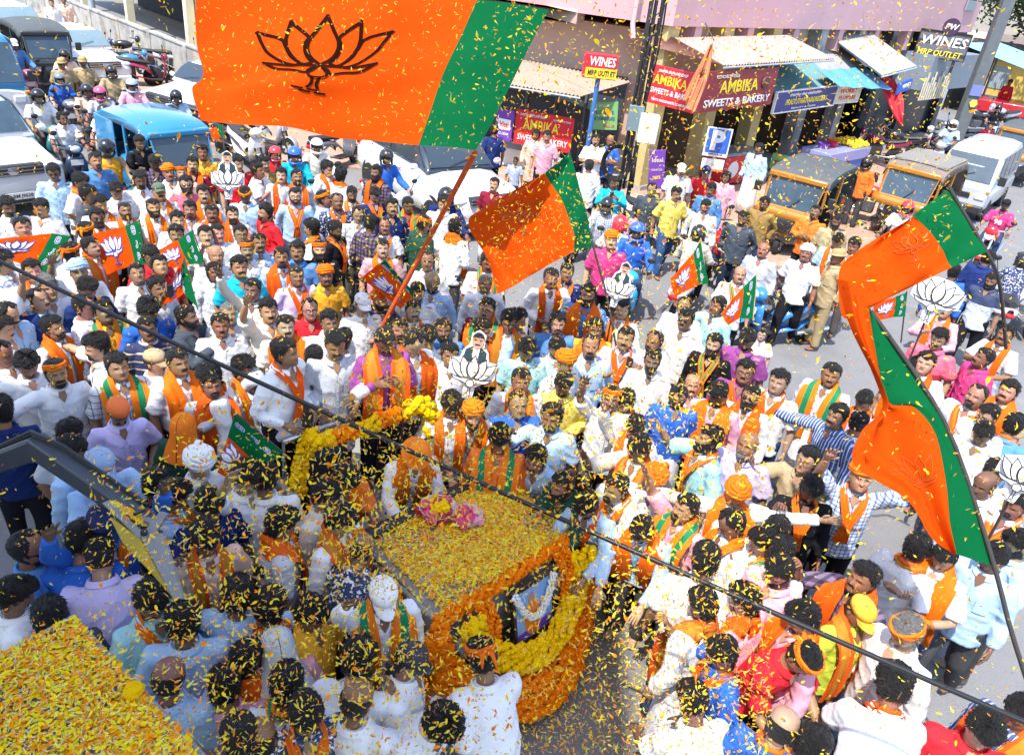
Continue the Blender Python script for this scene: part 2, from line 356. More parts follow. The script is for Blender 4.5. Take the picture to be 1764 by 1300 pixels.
f0 = onp(1248, 113, A1, aD); f1 = onp(1437, 101, A1, aD); f0 = np.array([*f0[:2], f0[2]]); 
b0 = np.array([*(f0[:2] - aN * 1.5), f0[2] + .35]); b1 = np.array([*(f1[:2] - aN * 1.5), f1[2] + .35])
awn('awning', 'rusty red corrugated awning over the sweet shop front', [f0, f1, b1, b0], RUST, 44)
s0 = onp(1122, 80, C - bD * .1, bD); s1 = f0 - np.array([*aD, 0]) * .05
awn('awning', 'narrow pinkish corrugated side awning above the left sweet shop sign', [s0, s1, b0 - np.array([*aD, 0]) * .05, s0 + np.array([*(-aN) * .5, .3])], RUST, 22, False)
g0 = onp(884, 146, C + bN * 1.0, bD); g1 = onp(1000, 166, C + bN * 1.0, bD); g2 = onp(1086, 152, C - bN * .4, bD)
awn('awning', 'dusty brown corrugated awning left of the black electric pole', [g0 - np.array([*(-bD), 0]) * 5, g1, g2 + np.array([0, 0, .15]), np.array([*(g0[:2] + bD * 5 - bN * 2.0), g0[2] + .5])], DUST, 70)
A2 = C + aN * 1.1
h0 = onp(1335, 160, A2, aD); h1 = onp(1440, 146, A2, aD); awn('awning', 'teal sheet awning over the hairdresser sign', [h0, h1, np.array([*(h1[:2] - aN * 1.4), h1[2] + .75]), np.array([*(h0[:2] - aN * 1.4), h0[2] + .75])], TEAL, 24)
h0 = onp(1440, 146, A2, aD); h1 = onp(1512, 136, A2, aD); awn('awning', 'dull grey sheet awning between the teal and the blue awnings', [h0, h1, np.array([*(h1[:2] - aN * 1.4), h1[2] + .75]), np.array([*(h0[:2] - aN * 1.4), h0[2] + .75])], GSHEET, 20)
A3 = C + aN * 1.7
h0 = onp(1448, 150, A3, aD); h1 = onp(1535, 160, A3, aD) + np.array([0, 0, .1]); awn('tarpaulin', 'bright blue tarpaulin hanging over the flower shop', [h0, h1, np.array([*(h1[:2] - aN * 1.0), h1[2] + .45]), np.array([*(h0[:2] - aN * .8), h0[2] + .3])], BLUET, 3, False)
h0 = onp(1520, 130, A3, aD); h1 = onp(1580, 114, A3, aD); awn('awning', 'light grey sheet roof below the pink upper floor', [h0, h1, np.array([*(h1[:2] - aN * 2), h1[2] + .8]), np.array([*(h0[:2] - aN * 2), h0[2] + .8])], GSHEET, 20)
# ------------------------------------------------------------------ signs
def PM(name, c, **k): return M(name, c, rough=.5, var=.06, **k)
SRED = PM('sign_red', (.62, .02, .035)); SYEL = PM('sign_yellow', (.85, .68, .03)); SWHT = PM('sign_white', (.80, .80, .82)); SBLU = PM('sign_blue', (.03, .12, .50)); SPUR = PM('sign_purple', (.16, .05, .38))
SGRN = PM('sign_green', (.18, .42, .16)); SBLK = PM('sign_black', (.015, .015, .02)); SNAV = PM('sign_navy', (.04, .05, .22)); SMAR = PM('sign_maroon', (.24, .02, .03)); SCRM = PM('sign_cream', (.62, .58, .46)); SORG = PM('sign_orange', (.75, .2, .03))
def sign(name, label, px, P, D, mat, lines, thick=.05, cat='sign', frame=None, extra=None):
    q = [onp(x, y, P, D) for x, y in px]                      # TL TR BR BL
    c = sum(q) / 4; right = (q[1] - q[0] + q[2] - q[3]) / 2; right = np.array([right[0], right[1], 0]); w = np.linalg.norm(right); h = ((q[0] - q[3])[2] + (q[1] - q[2])[2]) / 2
    sl = ((q[1] - q[0])[2] + (q[2] - q[3])[2]) / 2
    right = right / w; nrm = np.array([right[1], -right[0], 0])
    fr = frame_at(c, tuple(right), tuple(nrm)); t = empty(name, (0, 0, 0), 0, label, cat); t.matrix_world = fr @ Matrix.Rotation(math.atan2(sl, w) * .5, 4, 'Z')
    mb = MB(); mb.box((-w / 2, -h / 2, -thick), (w / 2, h / 2, 0)); mb.build('board', mat, t, bevel=.006)
    I = Matrix.Identity(4)
    for L in lines:
        txt, rx_, ry_, rh, m, fit = L[:6]; lettering(txt, rh * h, m, t, I, rx_ * w, ry_ * h, .006, .004, .014, L[6] if len(L) > 6 else 0, fit * w if fit else None)
    if frame:
        mb = MB(); b = .03
        for a_, b_ in (((-w / 2 - b, -h / 2 - b), (w / 2 + b, -h / 2)), ((-w / 2 - b, h / 2), (w / 2 + b, h / 2 + b)), ((-w / 2 - b, -h / 2), (-w / 2, h / 2)), ((w / 2, -h / 2), (w / 2 + b, h / 2))): mb.box((*a_, -thick - .01), (*b_, .015))
        mb.build('frame', frame, t)
    if extra: extra(t, w, h)
    return t, w, h, c
K1 = 'ಅಂಬಿಕಾ ಸ್ವೀಟ್ಸ್ ಬೇಕರಿ'
def pastry(t, w, h):
    mb = MB(); mb.lathe([(.001, 0), (h * .17, .01), (h * .15, .05), (.001, .06)], 16, Matrix.Translation((w * .33, h * .12, 0))); mb.build('cake_picture', M('cake_brown', (.10, .03, .03), rough=.6), t)
sign('shop_sign', 'red and yellow sweet shop banner behind the white car bonnet', [(890, 184), (987, 208), (984, 263), (884, 249)], (-.9, 20.3), bD, SRED,
     [(K1, -.2, .38, .10, SWHT, .45), ('AMBIKA', -.05, .10, .42, SYEL, .62), ('SWEETS & BAKERY', 0, -.28, .24, SWHT, .88), ('NEAR TEMPLE ROAD', .30, .36, .07, SWHT, .3)])
sign('shop_sign', 'red sweet shop sign at the corner, half hidden by the pale flag', [(1122, 106), (1203, 132), (1200, 196), (1116, 178)], onp(1205, 190, A1, aD), np.array([.80, -.6]), SRED,
     [(K1, -.05, .38, .10, SWHT, .6), ('AMBIKA', -.08, .14, .34, SYEL, .7), ('SWEETS & BAKERY', -.0, -.15, .2, SWHT, .9), ('VIJAYA MARGHARITE COMPOUND', 0, -.38, .09, SWHT, .8)])
sign('shop_sign', 'wide dark red sweet shop sign with yellow letters under the rusty awning', [(1212, 128), (1338, 113), (1333, 180), (1205, 195)], A1, aD, SMAR,
     [('ಅಂಬಿಕಾ', -.2, .36, .14, SCRM, .3), ('AMBIKA', -.02, .08, .42, SYEL, .52), ('SWEETS & BAKERY', 0, -.30, .26, SWHT, .9)], extra=pastry)
sign('shop_sign', 'blue hairdresser sign with yellow letters in a pale frame', [(1341, 161), (1443, 148), (1437, 178), (1330, 198)], A2 + aN * .1, aD, SNAV,
     [('ಪ್ರಸ್ತುತ ಹೇರ್ ಡ್ರೆಸ್ಸರ್ಸ್', -.05, .30, .17, SWHT, .5), ('PRASTUTHA HAIRDRESSERS', 0, -.06, .38, SYEL, .68), ('BEAUTY & CARE', -.03, -.38, .11, SWHT, .4)], frame=SWHT)
sign('shop_sign', 'small red lettered flower shop sign beside the hairdresser sign', [(1444, 147), (1482, 150), (1479, 173), (1438, 179)], A2 + aN * .12, aD, SCRM,
     [('FLORIST', 0, .2, .34, SRED, .7), ('FLOWERS', 0, -.22, .34, SRED, .7)], frame=SWHT)
sign('shop_sign', 'blue sheet sign with faint white letters beside the red flag', [(1548, 150), (1574, 128), (1571, 152), (1543, 166)], C + aN * 1.75, aD, SBLU, [('WINES', .1, 0, .5, SWHT, .6)])
# big wine shop board on a rail frame
pw = np.array([13.6, 29.3]); dw = np.array([.93, -.36])
t, w, h, c = sign('shop_sign', 'large black framed wine shop board with white and yellow letters', [(1586, 50), (1674, 62), (1659, 107), (1577, 94)], pw, dw, M('dark_lattice', (.12, .13, .16), rough=.6, pattern=pat_stripe((.03, .03, .035), 'Y', 3, .35)),
     [('WINES', 0, .13, .52, SWHT, .92, .12), ('MRP OUTLET', -.02, -.33, .30, SYEL, .9, .12)], frame=SBLK)
mb = MB(); mb.lathe([(.001, 0), (.27, 0), (.27, .06), (.001, .06)], 28); r_ = mb.build('roundel', PM('plum', (.05, .02, .06)), t, (w * .05, h * .72, -.03)); lettering('PW', .25, SWHT, r_, Matrix.Identity(4), 0, 0, .066, .004, .02, .2)
mb = MB(); mb.box((-w * .42, -h * 1.0, -.06), (-w * .36, -h * .5, .0)); mb.box((w * .3, -h * 1.0, -.06), (w * .36, -h * .5, .0)); mb.build('leg', SBLK, t)
wp = C + aN * 1.02
q0 = onp(1612, 148, wp, aD); fr = frame_at(q0 + np.array([*aN, 0]) * .01, (*aD, 0), (*aN, 0)); ft = empty('lettering_panel', (0, 0, 0), 0, 'row of pale upright strips on the grey canopy under the wine board', 'panel'); ft.matrix_world = fr
for k in range(12):
    mb = MB(); hh = .5 + .2 * math.sin(k * 2.1); mb.box((-1.2 + k * .2, -.45, 0), (-1.12 + k * .2, -.45 + hh + .25, .03)); mb.build('slat', SCRM, ft)
# the wine sign on its blue post
bp = at(1005, 302) * np.array([.89, .89, 1]); bpt = empty('sign_post', (bp[0], bp[1], 0), 0, 'red and white wine shop box sign on a blue post', 'sign')
zt = onp(1017, 133, bp, (1, -.1))[2]
mb = MB(); mb.tube([(0, 0, 0), (0, 0, zt + .02)], .055, 12); mb.build('post', PM('post_blue', (.04, .16, .42)), bpt, smooth=True)
bx = empty('sign_box', (0, 0, 0)); 
q = [onp(x, y, bp, (1, .08)) for x, y in ((1000, 90), (1058, 86), (1055, 130), (998, 132))]; w = np.linalg.norm(q[1] - q[0]); h = (q[0] - q[3])[2]
mb = MB(); mb.box((-w * .5, -.14, zt), (w * .5, .14, zt + h)); bxo = mb.build('sign_box', SRED, bpt, bevel=.01); bx.parent = None; bpy.data.objects.remove(bx)
bxo.rotation_euler = (0, 0, .08)
mb = MB(); mb.box((-w * .44, -.152, zt + h * .04), (w * .5, -.142, zt + h * .44)); mb.build('yellow_strip', SYEL, bxo)
ff = Matrix.Translation((0, -.142, zt)) @ Matrix.Rotation(PI / 2, 4, 'X')
lettering('WINES', h * .52, SWHT, bxo, ff, .03, h * .70, .005, .004, .02, .1, w * .78); lettering('MRP OUTLET', h * .32, M('letter_brown', (.10, .04, .02)), bxo, ff, .03, h * .24, .016, .004, .02, .1, w * .84)
# parking sign
pp = at(1212, 348); pt = empty('parking_sign', (pp[0], pp[1], 0), 0, 'blue and white square parking sign standing before the sweet shop', 'sign')
q = [onp(x, y, pp, (1, .05)) for x, y in ((1189, 218), (1233, 216), (1225, 266), (1181, 268))]; cz = sum(q)[2] / 4; w = np.linalg.norm(q[1] - q[0]); h = (q[0] - q[3])[2] ; cx = (sum(q) / 4 - pp)[0]
mb = MB(); mb.tube([(0, 0, 0), (0, 0, cz - h / 2)], .03, 8); mb.build('post', GREYPAINT, pt, smooth=True)
mb = MB(); mb.box((-w / 2, -.03, cz - h / 2), (w / 2, 0, cz + h / 2)); bo = mb.build('board', SWHT, pt, bevel=.01)
mb = MB(); mb.box((-w * .44, -.036, cz - h * .36), (w * .44, -.031, cz + h * .46)); mb.build('blue_field', SBLU, bo)
ff = Matrix.Translation((0, -.036, cz + h * .05)) @ Matrix.Rotation(PI / 2, 4, 'X'); lettering('P', h * .88, SWHT, bo, ff, -.02, -.01, .004, .004, .05); lettering('PARKING PLACE', h * .07, SBLK, bo, ff, 0, -h * .46, .0, .004, .01)
mb = MB(); mb.box((-w * .45, -.03, cz - h * 1.0), (w * .45, -.005, cz - h * .58)); b2 = mb.build('lower_board', SWHT, pt, bevel=.01); mb = MB(); mb.box((-w * .45, -.034, cz - h * 1.0), (w * .45, -.031, cz - h * .92)); mb.build('red_rule', SORG, b2)
sign('poster', 'purple and blue ice cream banner left of the red sweet shop banner', [(856, 186), (884, 192), (882, 246), (852, 238)], (-1.1, 20.3), bD, SPUR, [('Ideal', 0, .02, .26, SRED, .5), ('ICE CREAM', 0, -.28, .12, SWHT, .6)], cat='banner',
     extra=lambda t, w, h: (lambda m: m.build('badge', SWHT, t))(MB().box((-w * .36, -h * .14, .001), (w * .36, h * .2, .004))))
sign('poster', 'green decorators board behind the blue sign post', [(1018, 178), (1066, 173), (1063, 222), (1013, 226)], (1.9, 20.2), (1, -.1), SGRN, [('SHIVA', -.1, .36, .16, SCRM, .6), ('FLOWERS', 0, .12, .17, SNAV, .7), ('DECORATORS', 0, -.1, .17, SNAV, .8), ('CALL US', .2, -.36, .14, SRED, .4)], cat='board')
sign('poster', 'tall purple ice cream standee leaning by the shop corner', [(1122, 260), (1150, 258), (1141, 322), (1113, 330)], (3.1, 19.3), (1, .1), SPUR, [('Ideal', 0, .25, .16, SCRM, .7), ('FRESH & COOL', 0, 0, .07, SCRM, .7), ('100%', 0, -.2, .12, SYEL, .5)], cat='banner')
sign('poster', 'green travel board at the foot of the flower stall', [(1330, 262), (1368, 272), (1362, 296), (1326, 290)], (9.0, 23.0), (.8, -.25), SGRN, [('TRIPS', 0, -.1, .45, SMAR, .7), ('TOURS &', 0, .28, .25, SYEL, .6)], cat='board')
# sweet shop window and shelves inside the shops
for k, (tt, w_) in enumerate(((.07, 1.3), (.195, 1.5), (.33, 1.6), (.46, 1.4), (.58, 1.4))):
    p = C + aD * Lf * tt - aN * 1.8; sh = empty('shop_shelf', (p[0], p[1], .16), math.atan2(aD[1], aD[0]), ['wooden shelves of red jars inside the corner sweet shop', 'shelves of yellow jars inside the sweet shop', 'dark shelves inside the hairdresser shop', 'shelves inside the flower shop', 'shelves in the dark shop beside the tiled wall'][k], 'shelf')
    mb = MB(); mb.box((-w_ * .6, .25, 0), (w_ * .6, .3, 2.3)); mb.build('back', M('shelf_wood', (.10, .06, .04), rough=.7, var=.3), sh)
    for j in range(4):
        mb = MB(); mb.box((-w_ * .6, -.1, .4 + j * .5), (w_ * .6, .25, .43 + j * .5)); mb.build('shelf', MATS['shelf_wood'], sh)
    for j in range(4):
        mb = MB()
        for i in range(7):
            x = -w_ * .52 + i * w_ * .17; mb.lathe([(.001, .0), (.08, .0), (.085, .22), (.05, .28), (.001, .28)], 8, Matrix.Translation((x, .05, .43 + j * .5)))
        mb.build('jar_row', [SRED, SYEL, SCRM, SORG][(j + k) % 4], sh)['kind'] = 'stuff'
# ------------------------------------------------------------------ poles and wires
IRON = M('black_iron', (.035, .036, .04), rough=.5, var=.3, scale=12); CABLE = M('black_cable', (.012, .012, .014), rough=.45, var=.1)
ep = at(1062, 398); et = empty('electric_pole', (ep[0], ep[1], 0), 0, 'black lattice electric pole wrapped in cables before the corner shop', 'pole')
for k, (dx, dy) in enumerate(((-.11, -.09), (.11, -.09), (-.11, .09), (.11, .09))):
    mb = MB(); mb.box((dx - .03, dy - .03, 0), (dx + .03, dy + .03, 9)); mb.build('upright', IRON, et)
mb = MB()
for k in range(24): mb.tube([(-.11, -.12, .3 + k * .36), (.11, -.12, .5 + k * .36)], .012, 5); mb.tube([(-.13, .09, .3 + k * .36), (-.13, -.09, .5 + k * .36)], .012, 5)
mb.build('lacing', IRON, et)
for k in range(7):
    a = k * .9; mb = MB(); mb.tube([(.14 * math.cos(a) * (1 + .2 * math.sin(z * 2 + k)), -.13 + .08 * math.sin(a + z), z) for z in np.linspace(1.0, 8.5, 24)], .018 + .006 * (k % 3), 6); mb.build('cable', CABLE, et, smooth=True)
for k in range(6):
    mb = MB(); mb.tube([(-.28 + .24 * math.cos(t) * (1 + .06 * k), -.26 - .012 * k, 1.55 + .30 * math.sin(t) * (1 + .05 * k)) for t in np.linspace(0, 2 * PI, 25)], .016, 6, caps=False); mb.build('cable_coil', CABLE, et, smooth=True)
mb = MB(); mb.box((.04, -.42, 2.02), (.42, -.18, 2.58)); mb.build('meter_box', SWHT, et, bevel=.02)
mb = MB(); mb.box((-.2, -.25, 2.2), (.1, -.13, 2.7)); mb.build('switch_box', M('box_grey', (.16, .22, .24), rough=.5), et, bevel=.01)
gp_ = onp(1625, 236, pw, dw); cp = at(1646, 238)
ct = empty('concrete_pole', (cp[0] * .87, cp[1] * .87, 0), 0, 'tall grey concrete pole in front of the wine shop', 'pole')
cpx = np.array([cp[0] * .87, cp[1] * .87])
mb = MB(); mb.loft([[(x * s, y * s, z) for x, y in ((-.2, -.16), (.2, -.16), (.2, .16), (-.2, .16))] for z, s in ((0, 1.15), (9.5, .8))]); mb.build('shaft', M('pole_concrete', (.13, .15, .165), rough=.9, var=.25, scale=5), ct, bevel=.03)
mb = MB(); mb.box((-.2, -.22, 2.2), (.2, -.18, 2.55)); mb.build('notice', PM('notice_blue', (.16, .2, .55)), ct)
mb = MB(); mb.lathe([(.001, 0), (.14, 0), (.14, .03), (.001, .03)], 6, Matrix.Translation((.05, -.2, 1.95)) @ Matrix.Rotation(PI / 2, 4, 'X')); mb.build('yellow_plate', PM('plate_yellow', (.6, .58, .1)), ct)
def wire(name, label, a, b, r, sag, m=CABLE, n=40, cat='cable'):
    a, b = np.array(a), np.array(b); mb = MB(); mb.tube([a * (1 - u) + b * u - np.array([0, 0, sag * 4 * u * (1 - u)]) for u in np.linspace(0, 1, n)], r, 8); return tag(mb.build(name, m, smooth=True), label, cat)
k0, k1 = deep(0, 436, 5.0), deep(1764, 1222, 3.6)
wire('overhead_cable', 'thick black cable sagging diagonally over the crowd', k0 + (k0 - k1) * .35, k1 + (k1 - k0) * .35, .0135, .10)
ept = np.array([ep[0], ep[1], 0])
wire('overhead_wire', 'thin grey wire from the black pole to the pink wall', ept + (0, 0, 5.2), (*(C + bD * 5), 5.4), .010, .25, CABLE)
wire('overhead_wire', 'thin wire crossing from the concrete pole to the pink upper floor', (*cpx, 5.1), (*(C + aD * Lf * .45 + aN * .3), 6.0), .012, .3, CABLE)
wire('overhead_wire', 'thin wire running right from the concrete pole towards the trees', (*cpx, 4.7), (28, 36, 4.6), .012, .4, CABLE)
wire('overhead_wire', 'thin wire looping from the street pole over the grey shutters', (*(at(167, 68)[:2]), 4.6), (-7, 25, 3.2), .010, .3, CABLE)
# ------------------------------------------------------------------ far right: roofs, sheds and trees
ROOFT = M('clay_tile_roof', (.20, .15, .13), rough=.9, var=.3, scale=6)
def house(label, px, yy, w, d, h, wall, roof, rz=-.5, pitch=.5, name='house'):
    c = np.array([*at(px, yy)[:2], 0]); t = empty(name, tuple(c), rz, label, 'house')
    mb = MB(); mb.box((-w / 2, -d / 2, 0), (w / 2, d / 2, h)); mb.build('wall', wall, t)
    mb = MB(); mb.add([(-w * .56, -d * .62, h - .1), (w * .56, -d * .62, h - .1), (w * .56, 0, h + pitch), (-w * .56, 0, h + pitch), (w * .56, d * .62, h - .1), (-w * .56, d * .62, h - .1)], [(0, 1, 2, 3), (3, 2, 4, 5), (1, 4, 2), (0, 3, 5)]); ro = mb.build('roof', roof, t)
    for k in range(2):
        mb = MB(); mb.box((-w * .3 + k * w * .4, -d / 2 - .04, h * .3), (-w * .3 + k * w * .4 + .9, -d / 2, h * .75)); mb.build('window', SHUT, t)
    return t
YW = M('yellow_wall', (.62, .42, .10), rough=.85, var=.15)
house('small yellow ochre house beyond the blue roof shed', 1752, 178, 6, 4, 2.5, YW, ROOFT)
house('low house with a brown tile roof before the trees', 1800, 150, 8, 5, 2.2, BEIGE, ROOFT, -.3, .7)
house('house with pale sheet roof under the trees', 1700, 132, 7, 5, 2.2, BEIGE, DUST, -.6, .6)
bsh = at(1705, 198); t = empty('blue_shed', (bsh[0], bsh[1], 0), math.atan2(aD[1], aD[0]) , 'open shed with a light blue sheet roof right of the concrete pole', 'shed')
mb = awning('', '', [np.array(q, float) for q in ((-2.6, -2.2, 2.35), (3.4, -2.2, 2.35), (3.4, 1.8, 3.1), (-2.6, 1.8, 3.1))], BLUET, 18); mb.build('roof_sheet', M('light_blue_sheet', (.25, .47, .66), rough=.5, var=.2, scale=3), t)
for x in (-2.4, 3.2):
    for y in (-2.0, 1.6): mb = MB(); mb.tube([(x, y, 0), (x, y, 2.4 + (y + 2) * .18)], .06, 8); mb.build('post', GREYPAINT, t)
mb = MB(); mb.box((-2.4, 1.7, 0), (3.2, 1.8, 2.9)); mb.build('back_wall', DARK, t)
LEAFM = M('leaf', (.06, .12, .03), rough=.6, var=.5, scale=1.2, trans=.25)
BARK = M('bark', (.10, .075, .055), rough=.95, var=.3, scale=8)
def tree(label, x, y, h, rad_, seed, n=2600):
    r = np.random.default_rng(seed); t = empty('tree', (x, y, 0), 0, label, 'tree', 'trees beyond the shops')
    mb = MB(); mb.tube([(0, 0, 0), (.2, .1, h * .3), (.1, .3, h * .55), (0, 0, h * .85)], [h * .035, h * .028, h * .02, h * .006], 9)
    tips = []
    for k in range(9):
        a = k * 2.4; z0 = h * (.32 + .05 * k); e = np.array([math.cos(a) * rad_ * r.uniform(.5, .95), math.sin(a) * rad_ * r.uniform(.5, .95), z0 + h * r.uniform(.12, .28)]); mb.tube([(.1, .2, z0), tuple(e * (.5, .5, 0) + np.array([0, 0, z0 + h * .06])), tuple(e)], [h * .014, h * .009, h * .003], 6); tips.append(e)
    mb.build('trunk', BARK, t, smooth=True)
    tips += [np.array([0, 0, h * .9]), np.array([rad_ * .3, 0, h * .8]), np.array([-rad_ * .4, .3, h * .75])]
    cl = np.array([tips[r.integers(len(tips))] + r.normal(size=3) * rad_ * np.array([.26, .26, .20]) for _ in range(n)])
    s = .11 * r.uniform(.6, 1.4, n)[:, None]; d1 = r.normal(size=(n, 3)); d1 /= np.linalg.norm(d1, axis=1)[:, None]; d2 = np.cross(d1, r.normal(size=(n, 3))); d2 /= np.linalg.norm(d2, axis=1)[:, None]
    v = np.stack([cl - d1 * s * 1.4, cl + d2 * s * .6, cl + d1 * s * 1.4, cl - d2 * s * .6], 1).reshape(-1, 3)
    o = link('crown', mesh_np('crown', v, [(4 * i, 4 * i + 1, 4 * i + 2, 4 * i + 3) for i in range(n)], [LEAFM], False), t)
tree('tall leafy tree rising at the top right corner', 30, 47, 10, 4.4, 1, 15000); tree('dense green tree left of the corner tree behind the pale roofs', 26.2, 47, 9, 3.8, 2, 13000)
tree('bushy dark tree behind the brown roofed house', 34, 49, 9, 4.2, 3, 13000); tree('low green tree beyond the yellow house', 31.5, 43, 6.5, 3.2, 4, 9000)
# ------------------------------------------------------------------ vehicles
def paint(name, c, rough=.25): return M(name, c, rough=rough, var=.05, scale=3, coat=.6, dirt=((.45, .40, .34), 2.2, .64, .25))
PW = paint('white_paint', (.74, .75, .76)); PBLUE = paint('tempo_blue', (.035, .22, .42)); PYELB = paint('auto_yellow', (.42, .17, .02)); PBLK = paint('auto_black', (.025, .027, .03)); PSIL = paint('silver_paint', (.45, .47, .5))
GLS = M('vehicle_glass', (.035, .05, .065), rough=.06, var=.05, spec=.9); GLB = M('sky_reflection_glass', (.05, .085, .12), rough=.07, var=.3, scale=3, spec=.6)  # GLB has the bluish sky reflection put into its base colour
RUB = M('rubber', (.02, .02, .021), rough=.8, var=.3); CHR = M('chrome', (.62, .63, .65), rough=.18, metal=.9, var=.05); PLAS = M('black_plastic', (.025, .026, .028), rough=.5, var=.2)
LAMP = M('lamp_glass', (.62, .66, .70), rough=.08, var=.05, spec=.8); REDL = M('red_lamp', (.45, .01, .015), rough=.15); AMB = M('amber_lamp', (.75, .25, .02), rough=.2)
CANV = M('grey_canvas', (.085, .10, .105), rough=.85, var=.25, scale=5, bump=.3); PLATE = M('white_plate', (.7, .7, .7), rough=.5); SEATM = M('seat_vinyl', (.03, .03, .034), rough=.55, var=.2)
def wheel(t, x, y, r, w, hub=CHR, name='wheel', steer=0):      # axle along x
    mm = Matrix.Translation((x, y, r)) @ Matrix.Rotation(steer, 4, 'Z') @ Matrix.Rotation(PI / 2, 4, 'Y')
    mb = MB(); mb.lathe([(r * .60, -w / 2), (r * .93, -w / 2), (r, -w * .3), (r, w * .3), (r * .93, w / 2), (r * .60, w / 2)], 22, mm); o = mb.build(name, RUB, t, smooth=True)
    mb = MB(); mb.lathe([(.001, -w * .36), (r * .62, -w * .40), (r * .62, w * .40), (.001, w * .36)], 18, mm)
    for k in range(5):
        a = k * 2 * PI / 5
        for s in (-1, 1): mb.box((-.028, 0, s * w * .38 - .02), (.028, r * .58, s * w * .38 + .02), mm @ Matrix.Rotation(a, 4, 'Z'))
    mb.build('rim', hub, o); return o
def section(hw, z0, z1, y, n=20, e=4.2, tum=0.0):
    pts = []
    for a in np.linspace(0, 2 * PI, n, endpoint=False) + PI / n:
        c, s = math.cos(a), math.sin(a); q = (abs(c) ** e + abs(s) ** e) ** (-1 / e); z = (z0 + z1) / 2 + s * q * (z1 - z0) / 2; u = (z - z0) / (z1 - z0)
        pts.append((c * q * hw * (1 - tum * max(0, u - .3)), y, z))
    return pts
def car(name, label, pos, rz, L, W, Hh, hood, kind, body=PW, roof=None, glass=GLS, plate='KA 19 M 2962', group=None, cat='car'):
    """Front faces -Y. hood: bonnet height; kind: sedan, hatch, suv."""
    t = empty(name, (pos[0], pos[1], 0), rz, label, cat, group); hw = W / 2; f = -L / 2; b = L / 2
    belt = hood + .08; gc = .24 if kind == 'suv' else .18
    st = [(f, .80, gc + .18, hood - .26), (f + .10, .93, gc + .06, hood - .14), (f + .35, .98, gc, hood - .05), (f + L * .24, 1, gc - .02, hood + .02), (f + L * .30, 1, gc - .02, belt), (0, 1, gc - .02, belt + .01),
          (b - L * .20, 1, gc - .02, belt + .03), (b - .25, .98, gc, (belt + .02) if kind != 'sedan' else belt), (b - .06, .93, gc + .1, belt - .06), (b, .84, gc + .2, belt - .2)]
    mb = MB(); mb.loft([section(hw * s, z0, z1, y) for y, s, z0, z1 in st]); mb.build('body', body, t, smooth=True)
    wsb = f + L * .275; wst = f + L * .42; rb = {'sedan': b - L * .27, 'hatch': b - .30, 'suv': b - .28}[kind]; rbb = {'sedan': b - L * .13, 'hatch': b - .06, 'suv': b - .06}[kind]
    top = Hh; cab = [(wsb, .90, belt - .06, belt + .02), (wsb + .05, .90, belt - .06, belt + .08), ((wsb + wst) / 2, .885, belt - .06, belt + (top - belt) * .62), (wst, .86, belt - .06, top - .03), (wst + .25, .86, belt - .06, top), ((wst + rb) / 2, .86, belt - .06, top + .02), (rb, .86, belt - .06, top - .04), ((rb + rbb) / 2, .87, belt - .06, belt + (top - belt) * .6), (rbb, .88, belt - .06, belt + .02)]
    mb = MB(); mb.loft([section(hw * s, z0, z1, y, 20, 5, .20) for y, s, z0, z1 in cab]); mb.build('cabin', roof or body, t, smooth=True)
    def xs(z): u = (z - belt) / (top - belt); return hw * .885 * (1 - .20 * max(0, .05 + .72 * u)) + .012
    z0, z1 = belt + .05, top - .09
    # windscreen, rear screen
    def pane(nm, pts, m=glass, par=t): mb = MB(); c = len(pts); mb.add(pts, [tuple(range(c))]); o = mb.build(nm, m, par); so = o.modifiers.new('t', 'SOLIDIFY'); so.thickness = .012; so.offset = 0; return o
    ws0, ws1 = belt + .06, top - .06; yA = np.interp(ws0, [belt + .02, belt + (top - belt) * .62, top - .03], [wsb, (wsb + wst) / 2, wst]) - .035; yB = np.interp(ws1, [belt + .02, belt + (top - belt) * .62, top - .03], [wsb, (wsb + wst) / 2, wst]) - .035
    ym = (wsb + wst) / 2 - .04; zm = belt + (top - belt) * .62
    mb = MB(); rows = [[(x * xx, y - .03 * (1 - x * x) , z) for x in np.linspace(-.94, .94, 7)] for y, z, xx in ((yA, ws0, xs(ws0) - .02), (ym, zm, xs(zm) - .02), (yB, ws1, xs(ws1) - .03))]; mb.loft(rows, caps=False, closed=False); o = mb.build('windscreen', glass, t, smooth=True)
    mb = MB(); mb.tube([(-.3, yA - .045, ws0 + .03), (.25, (yA + ym) / 2 - .06, (ws0 + zm) / 2)], .008, 5); mb.build('wiper', PLAS, o)
    yr0 = rbb + .02; yr1 = rb + .03; pane('rear_screen', [(-xs(z0) * .88, yr0, z0), (xs(z0) * .88, yr0, z0), (xs(z1) * .84, yr1, z1), (-xs(z1) * .84, yr1, z1)])
    cuts = [wsb + .12, wst + (rb - wst) * .42, rb - .02] + ([rbb - .12] if kind != 'sedan' else [])
    for s in (-1, 1):
        for k in range(len(cuts) - 1):
            y0, y1 = cuts[k] + (.03 if k else .0), cuts[k + 1] - .03; yt0 = y0 + (wst - wsb) * .78 if k == 0 else y0; yt1 = y1 if k < len(cuts) - 2 else y1 - (.18 if kind == 'sedan' else .12)
            pane('side_window', [(s * xs(z0), y0, z0), (s * xs(z0), y1, z0), (s * xs(z1), yt1, z1), (s * xs(z1), yt0, z1)])
        mb = MB(); mb.sph((s * (hw + .09), wsb + .18, belt + .06), (.10, .05, .07), 10, 7); mb.build('wing_mirror', body if kind != 'sedan' else PLAS, t, smooth=True)
        mb = MB(); mb.sph((s * hw * .74, f + .14, hood - .22), (.20, .13, .075), 14, 8); mb.build('headlight', LAMP, t, smooth=True)
        mb = MB(); mb.sph((s * hw * .8, b - .06, belt - .14), (.14, .08, .10), 12, 7); mb.build('tail_light', REDL, t, smooth=True)
